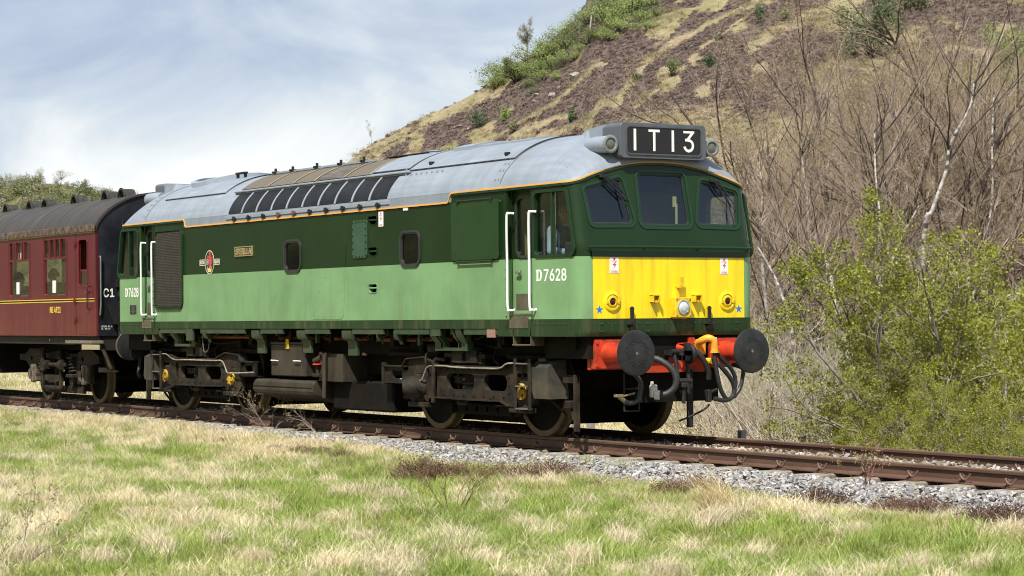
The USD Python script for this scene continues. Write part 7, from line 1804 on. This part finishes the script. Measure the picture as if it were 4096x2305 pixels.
# bogie
cb = coach.node('bogie')
def CB_(name, m, mt_=FRAME, smooth=30, **k):
    return C(name, m, mt_, under=cb, smooth=smooth, **k)
RW = .457
XB0, XB1 = -19.60, -17.0
fp = unary_union([Polygon([(-20.47, .76), (-20.47, .87), (-20.15, .88), (-19.95, .98), (-19.45, .98), (-19.25, .90), (-17.45, .90), (-17.25, .98), (-16.75, .98), (-16.4, .86), (-16.4, .74), (-16.78, .70), (-16.82, .36), (-16.95, .36), (-17.0, .70), (-17.32, .70), (-17.36, .34), (-17.45, .34), (-17.50, .62), (-17.62, .80), (-19.05, .80), (-19.18, .62), (-19.22, .34), (-19.32, .34), (-19.36, .70), (-19.66, .70), (-19.72, .36), (-19.86, .36), (-19.95, .64), (-20.1, .74)])]).buffer(-.012).buffer(.022).buffer(-.01)
for sy in (-1, 1):
    CB_('side_frame', ext(fp.difference(unary_union([Point(-19.82, .80).buffer(.05), Point(-17.18, .80).buffer(.05)])), 'xz', sy * 1.06, sy * 1.0))
for xa in (XB0, XB1):
    CB_('axle', cyl((xa, -1.0, RW), (xa, 1.0, RW), .08, 14), FRAME2)
    xq = xa + (-.07 if xa == XB0 else -.2)
    CB_('axlebox', cat(bx(xa - .13, xa + .13, -1.12, -.95, .36, .70, .02), bx(xa - .02, xa + .09, -1.16, -1.08, .34, .66, .012), cyl((xa - .06, -1.12, .50), (xa - .06, -1.16, .50), .10, 16)), mat('axlebox_dust', (.07, .065, .06), rough=.6, var=.4, scale=14, dirt=(.24, .17, .08), dirt_amt=.7, dirt_scale=9))
    for sy in (-1, 1):
        wheel_parts((coach, cb), xa, sy * .812, sy, RW)
for xq in (-19.18, -17.60):
    CB_('coil_spring', tube([(xq + .085 * math.cos(t), -1.06 + .085 * math.sin(t), .53 + .0098 * t) for t in np.linspace(0, 2 * math.pi * 4.5, 70)], .021, 7))
    CB_('spring_seat', cat(bx(xq - .16, xq + .16, -1.17, -.98, .46, .53, .012), bx(xq - .13, xq + .13, -1.16, -.98, .80, .84, .01)))
CB_('damper', cat(cyl((-18.92, -1.16, .58), (-18.92, -1.16, .80), .065, 14), cyl((-18.92, -1.16, .80), (-18.92, -1.16, 1.0), .045, 12), cyl((-18.92, -1.16, .97), (-18.92, -1.16, 1.0), .075, 12)))
CB_('bolster_rod', cat(cyl((-18.62, -1.16, .69), (-17.90, -1.16, .69), .040, 12), cyl((-18.0, -1.16, .69), (-17.86, -1.16, .69), .10, 18), cyl((-18.72, -1.16, .69), (-18.60, -1.16, .69), .085, 16), bx(-17.86, -17.80, -1.18, -1.13, .66, .72, .008)))
CB_('spring_plank', cat(ext(Polygon([(-18.85, .50), (-18.1, .50), (-18.1, .40), (-18.3, .36), (-18.65, .36), (-18.85, .41)]), 'xz', -1.16, -1.02), bx(-19.0, -18.92, -1.18, -1.12, .22, .60, .01), bx(-18.08, -17.98, -1.18, -1.12, .24, .58, .01), bx(-18.98, -18.0, -1.15, -1.06, .22, .30, .02), bx(-19.2, -17.2, -1.02, -.98, .17, .30, .01), ext(Polygon([(-17.72, .46), (-17.46, .46), (-17.56, .26), (-17.62, .26)]), 'xz', -1.12, -1.06)))
CB_('bolster', cat(bx(-18.75, -17.85, -1.10, 1.10, .78, .95, .02), bx(-18.15, -17.95, -1.2, -1.05, .78, .98, .03), bx(-19.3, -17.3, -.6, .6, .18, .9)), FRAME2)
# second bogie far along the carriage is left out of sight; a plain box of gear hangs under the floor
C('gear_box', bx(-23.8, -21.6, -1.25, -.4, .48, 1.08, .02), FRAME2)

# ================================================================== people
SKIN = mat('skin', (.42, .235, .165), rough=.55, var=.12, scale=20)
def body_solid(bones, edge=.035, it=6):
    hulls = []
    for (a, ra), (b, rb) in bones:
        pts = []
        for c, r_ in ((a, ra), (b, rb)):
            pts.append(np.asarray(trimesh.creation.icosphere(1, r_).vertices) + V(c))
        hulls.append(m3.Manifold.hull_points(np.vstack(pts)))
    s = m3.Manifold.batch_boolean(hulls, m3.OpType.Add).refine_to_length(edge)
    m = tri(s)
    m = trimesh.Trimesh(m.vertices, m.faces, process=True)
    trimesh.smoothing.filter_taubin(m, iterations=it)
    return m
def hand(wrist, d, side_, nrm, curl=.5):
    """Palm, four unequal fingers and a thumb that leaves the side of the palm."""
    d = V(d) / np.linalg.norm(d); s_ = V(side_) / np.linalg.norm(side_); n_ = V(nrm) / np.linalg.norm(nrm); w = V(wrist)
    bones = []
    for k, (o, L) in enumerate(((-.030, .070), (-.010, .082), (.010, .076), (.028, .058))):
        b = w + d * .085 + s_ * o
        bones.append(((w + d * .012 + s_ * o * .6, .015), (b, .012)))
        m1 = b + (d * math.cos(curl) + n_ * math.sin(curl)) * L * .5
        m2 = m1 + (d * math.cos(2 * curl) + n_ * math.sin(2 * curl)) * L * .5
        bones += [((b, .0095), (m1, .0085)), ((m1, .0085), (m2, .0075))]
    t0 = w + d * .03 - s_ * .032; t1 = t0 - s_ * .028 + d * .025 + n_ * .01; t2 = t1 + d * .028 + n_ * .018
    bones += [((w + d * .02, .015), (t0, .013)), ((t0, .012), (t1, .010)), ((t1, .010), (t2, .008))]
    return body_solid(bones, .008, 3)
def person(label, seat, turn, shirt, hair, mask=None, glasses=False, vest=None, bald=False, group=None, woman=False):
    """Seated person: seat = point on the seat; face = direction (angle) the person looks to; arms rest in front."""
    th = Thing('person', label, 'person', seat, group)
    # the body faces along the train, the head turns towards the window
    fw = V([1.0, 0, 0]); lf = V([0, 1.0, 0]); up = V([0, 0, 1.0]); s = V(seat, float)
    hf = V([math.cos(turn), math.sin(turn), 0]); hl = V([-math.sin(turn), math.cos(turn), 0])
    def at(f, l, u):
        return s + (hf * f + hl * l if u > .575 * (.92 if woman else 1.0) else fw * f + lf * l) + up * u
    k = .92 if woman else 1.0
    hip, chest, neck, head = at(0, 0, .10), at(-.02, 0, .40 * k), at(.0, 0, .56 * k), at(.03, 0, .72 * k)
    sh = .185 if not woman else .16
    skin = [((neck, .055), (at(.02, 0, .64 * k), .055)), ((at(.015, 0, .735 * k), .092), (at(.04, 0, .70 * k), .085)), ((at(.04, 0, .70 * k), .080), (at(.075, 0, .625 * k), .045)), ((at(.095, 0, .72 * k), .030), (at(.108, 0, .70 * k), .018)), ((at(.105, 0, .695 * k), .017), (at(.128, 0, .672 * k), .014)), ((at(.02, .092, .70 * k), .018), (at(.015, .096, .67 * k), .014)), ((at(.02, -.092, .70 * k), .018), (at(.015, -.096, .67 * k), .014))]
    base = [((hip, .15), (at(-.02, 0, .25), .145)), ((at(-.02, 0, .25), .14), (chest, .15)), ((at(-.02, sh * .6, .46 * k), .085), (at(-.02, -sh * .6, .46 * k), .085)), ((chest, .13), (neck, .06))]
    legs = []
    for sy in (-1, 1):
        kn, an = at(.45, sy * .11, .08), at(.42, sy * .11, -.38)
        legs += [((at(0, sy * .09, .06), .09), (kn, .065)), ((kn, .06), (an, .042)), ((an, .045), (at(.58, sy * .11, -.42), .035))]
    arms, hands = [], []
    for sy in (-1, 1):
        shd, el, wr = at(-.02, sy * sh, .48 * k), at(.06, sy * (sh + .07), .22), at(.28, sy * .10, .20)
        arms += [((shd, .060), (el, .048)), ((el, .046), (wr, .034))]
        hands.append(hand(wr, fw * .9 - lf * sy * .3, lf * (-sy), -up, .5))
    bodyp_ = th.part('body', body_solid(skin + base + legs + arms, .03, 5), SKIN, smooth=True)
    # clothes: the same limbs a little thicker
    grow = lambda bs, d: [((a, ra + d), (b, rb + d)) for (a, ra), (b, rb) in bs]
    th.part('shirt', body_solid(grow(base[:3] + [((chest, .13), (at(0, 0, .525 * k), .065))] + arms, .010), .03, 4), shirt, under=bodyp_, smooth=True)
    th.part('trousers', body_solid(grow(legs[0:2] + legs[3:5], .010), .04, 4), mat('dark_trousers', (.02, .022, .03), rough=.8), under=bodyp_, smooth=True)
    if vest is not None:
        th.part('waistcoat', body_solid(grow(base[:3], .020), .03, 4), vest, under=bodyp_, smooth=True)
    for h_ in hands:
        th.part('hand', h_, SKIN, under=bodyp_, smooth=True)
    hc = at(.0, 0, .745 * k)
    if not bald:
        th.part('hair', body_solid([((at(.005, 0, .755 * k), .094), (at(-.02, 0, .70 * k), .088)), ((at(-.03, .05, .69 * k), .05), (at(-.03, -.05, .69 * k), .05))] + ([((at(-.04, .05, .69 * k), .055), (at(-.05, .05, .56 * k), .05)), ((at(-.04, -.05, .69 * k), .055), (at(-.05, -.05, .56 * k), .05))] if woman else []), .02, 4), hair, under=bodyp_, smooth=True)
    else:
        th.part('hair', body_solid([((at(-.025, .062, .70 * k), .045), (at(-.05, 0, .70 * k), .058)), ((at(-.025, -.062, .70 * k), .045), (at(-.05, 0, .70 * k), .058))], .02, 4), hair, under=bodyp_, smooth=True)
    for sy in (-1, 1):
        th.part('eye', trimesh.creation.icosphere(2, .013).apply_translation(at(.104, sy * .032, .712 * k)), mat('eye_dark', (.04, .03, .025), rough=.2), under=bodyp_)
    if mask is None:
        th.part('mouth', body_solid([((at(.098, .022, .640 * k), .008), (at(.104, 0, .638 * k), .009)), ((at(.098, -.022, .640 * k), .008), (at(.104, 0, .638 * k), .009))], .01, 1), mat('lips', (.30, .12, .10), rough=.5), under=bodyp_)
    else:
        th.part('face_mask', body_solid([((at(.105, .0, .675 * k), .034), (at(.085, .0, .620 * k), .044)), ((at(.055, .06, .655 * k), .030), (at(.105, 0, .665 * k), .034)), ((at(.055, -.06, .655 * k), .030), (at(.105, 0, .665 * k), .034))], .015, 3), mask, under=bodyp_, smooth=True)
    if glasses:
        ring = lambda sy: tube([at(.118, sy * .036, .715 * k) + hl * .028 * math.cos(t) + up * .021 * math.sin(t) for t in np.linspace(0, 2 * math.pi, 17)], .004, 5)
        th.part('glasses', cat(ring(1), ring(-1), tube([at(.120, .010, .718 * k), at(.120, -.010, .718 * k)], .004, 5), tube([at(.118, .062, .718 * k), at(.02, .095, .712 * k)], .004, 5), tube([at(.118, -.062, .718 * k), at(.02, -.095, .712 * k)], .004, 5)), BLACK, under=bodyp_)
GREYHAIR = mat('grey_hair', (.20, .19, .175), rough=.8, var=.2, scale=60)
person('driver in light blue shirt and dark waistcoat seated at the cab window', (-1.40, -.93, 2.09), -.85, mat('shirt_blue', (.40, .50, .66), rough=.8, var=.1), GREYHAIR, vest=mat('waistcoat_dark', (.07, .085, .13), rough=.8))
person('man in black jacket with glasses and green face mask at the second carriage window', (-18.58, -1.075, 1.675), -.85, mat('jacket_black', (.012, .012, .014), rough=.8), GREYHAIR, mask=mat('mask_green', (.22, .30, .25), rough=.9), glasses=True, bald=True)
person('person in navy jacket with pale blue face mask at the first carriage window', (-20.46, -1.075, 1.68), -.7, mat('jacket_navy', (.018, .020, .038), rough=.8), mat('light_hair', (.26, .19, .12), rough=.8, var=.2, scale=60), mask=mat('mask_blue', (.45, .62, .70), rough=.9), woman=True)
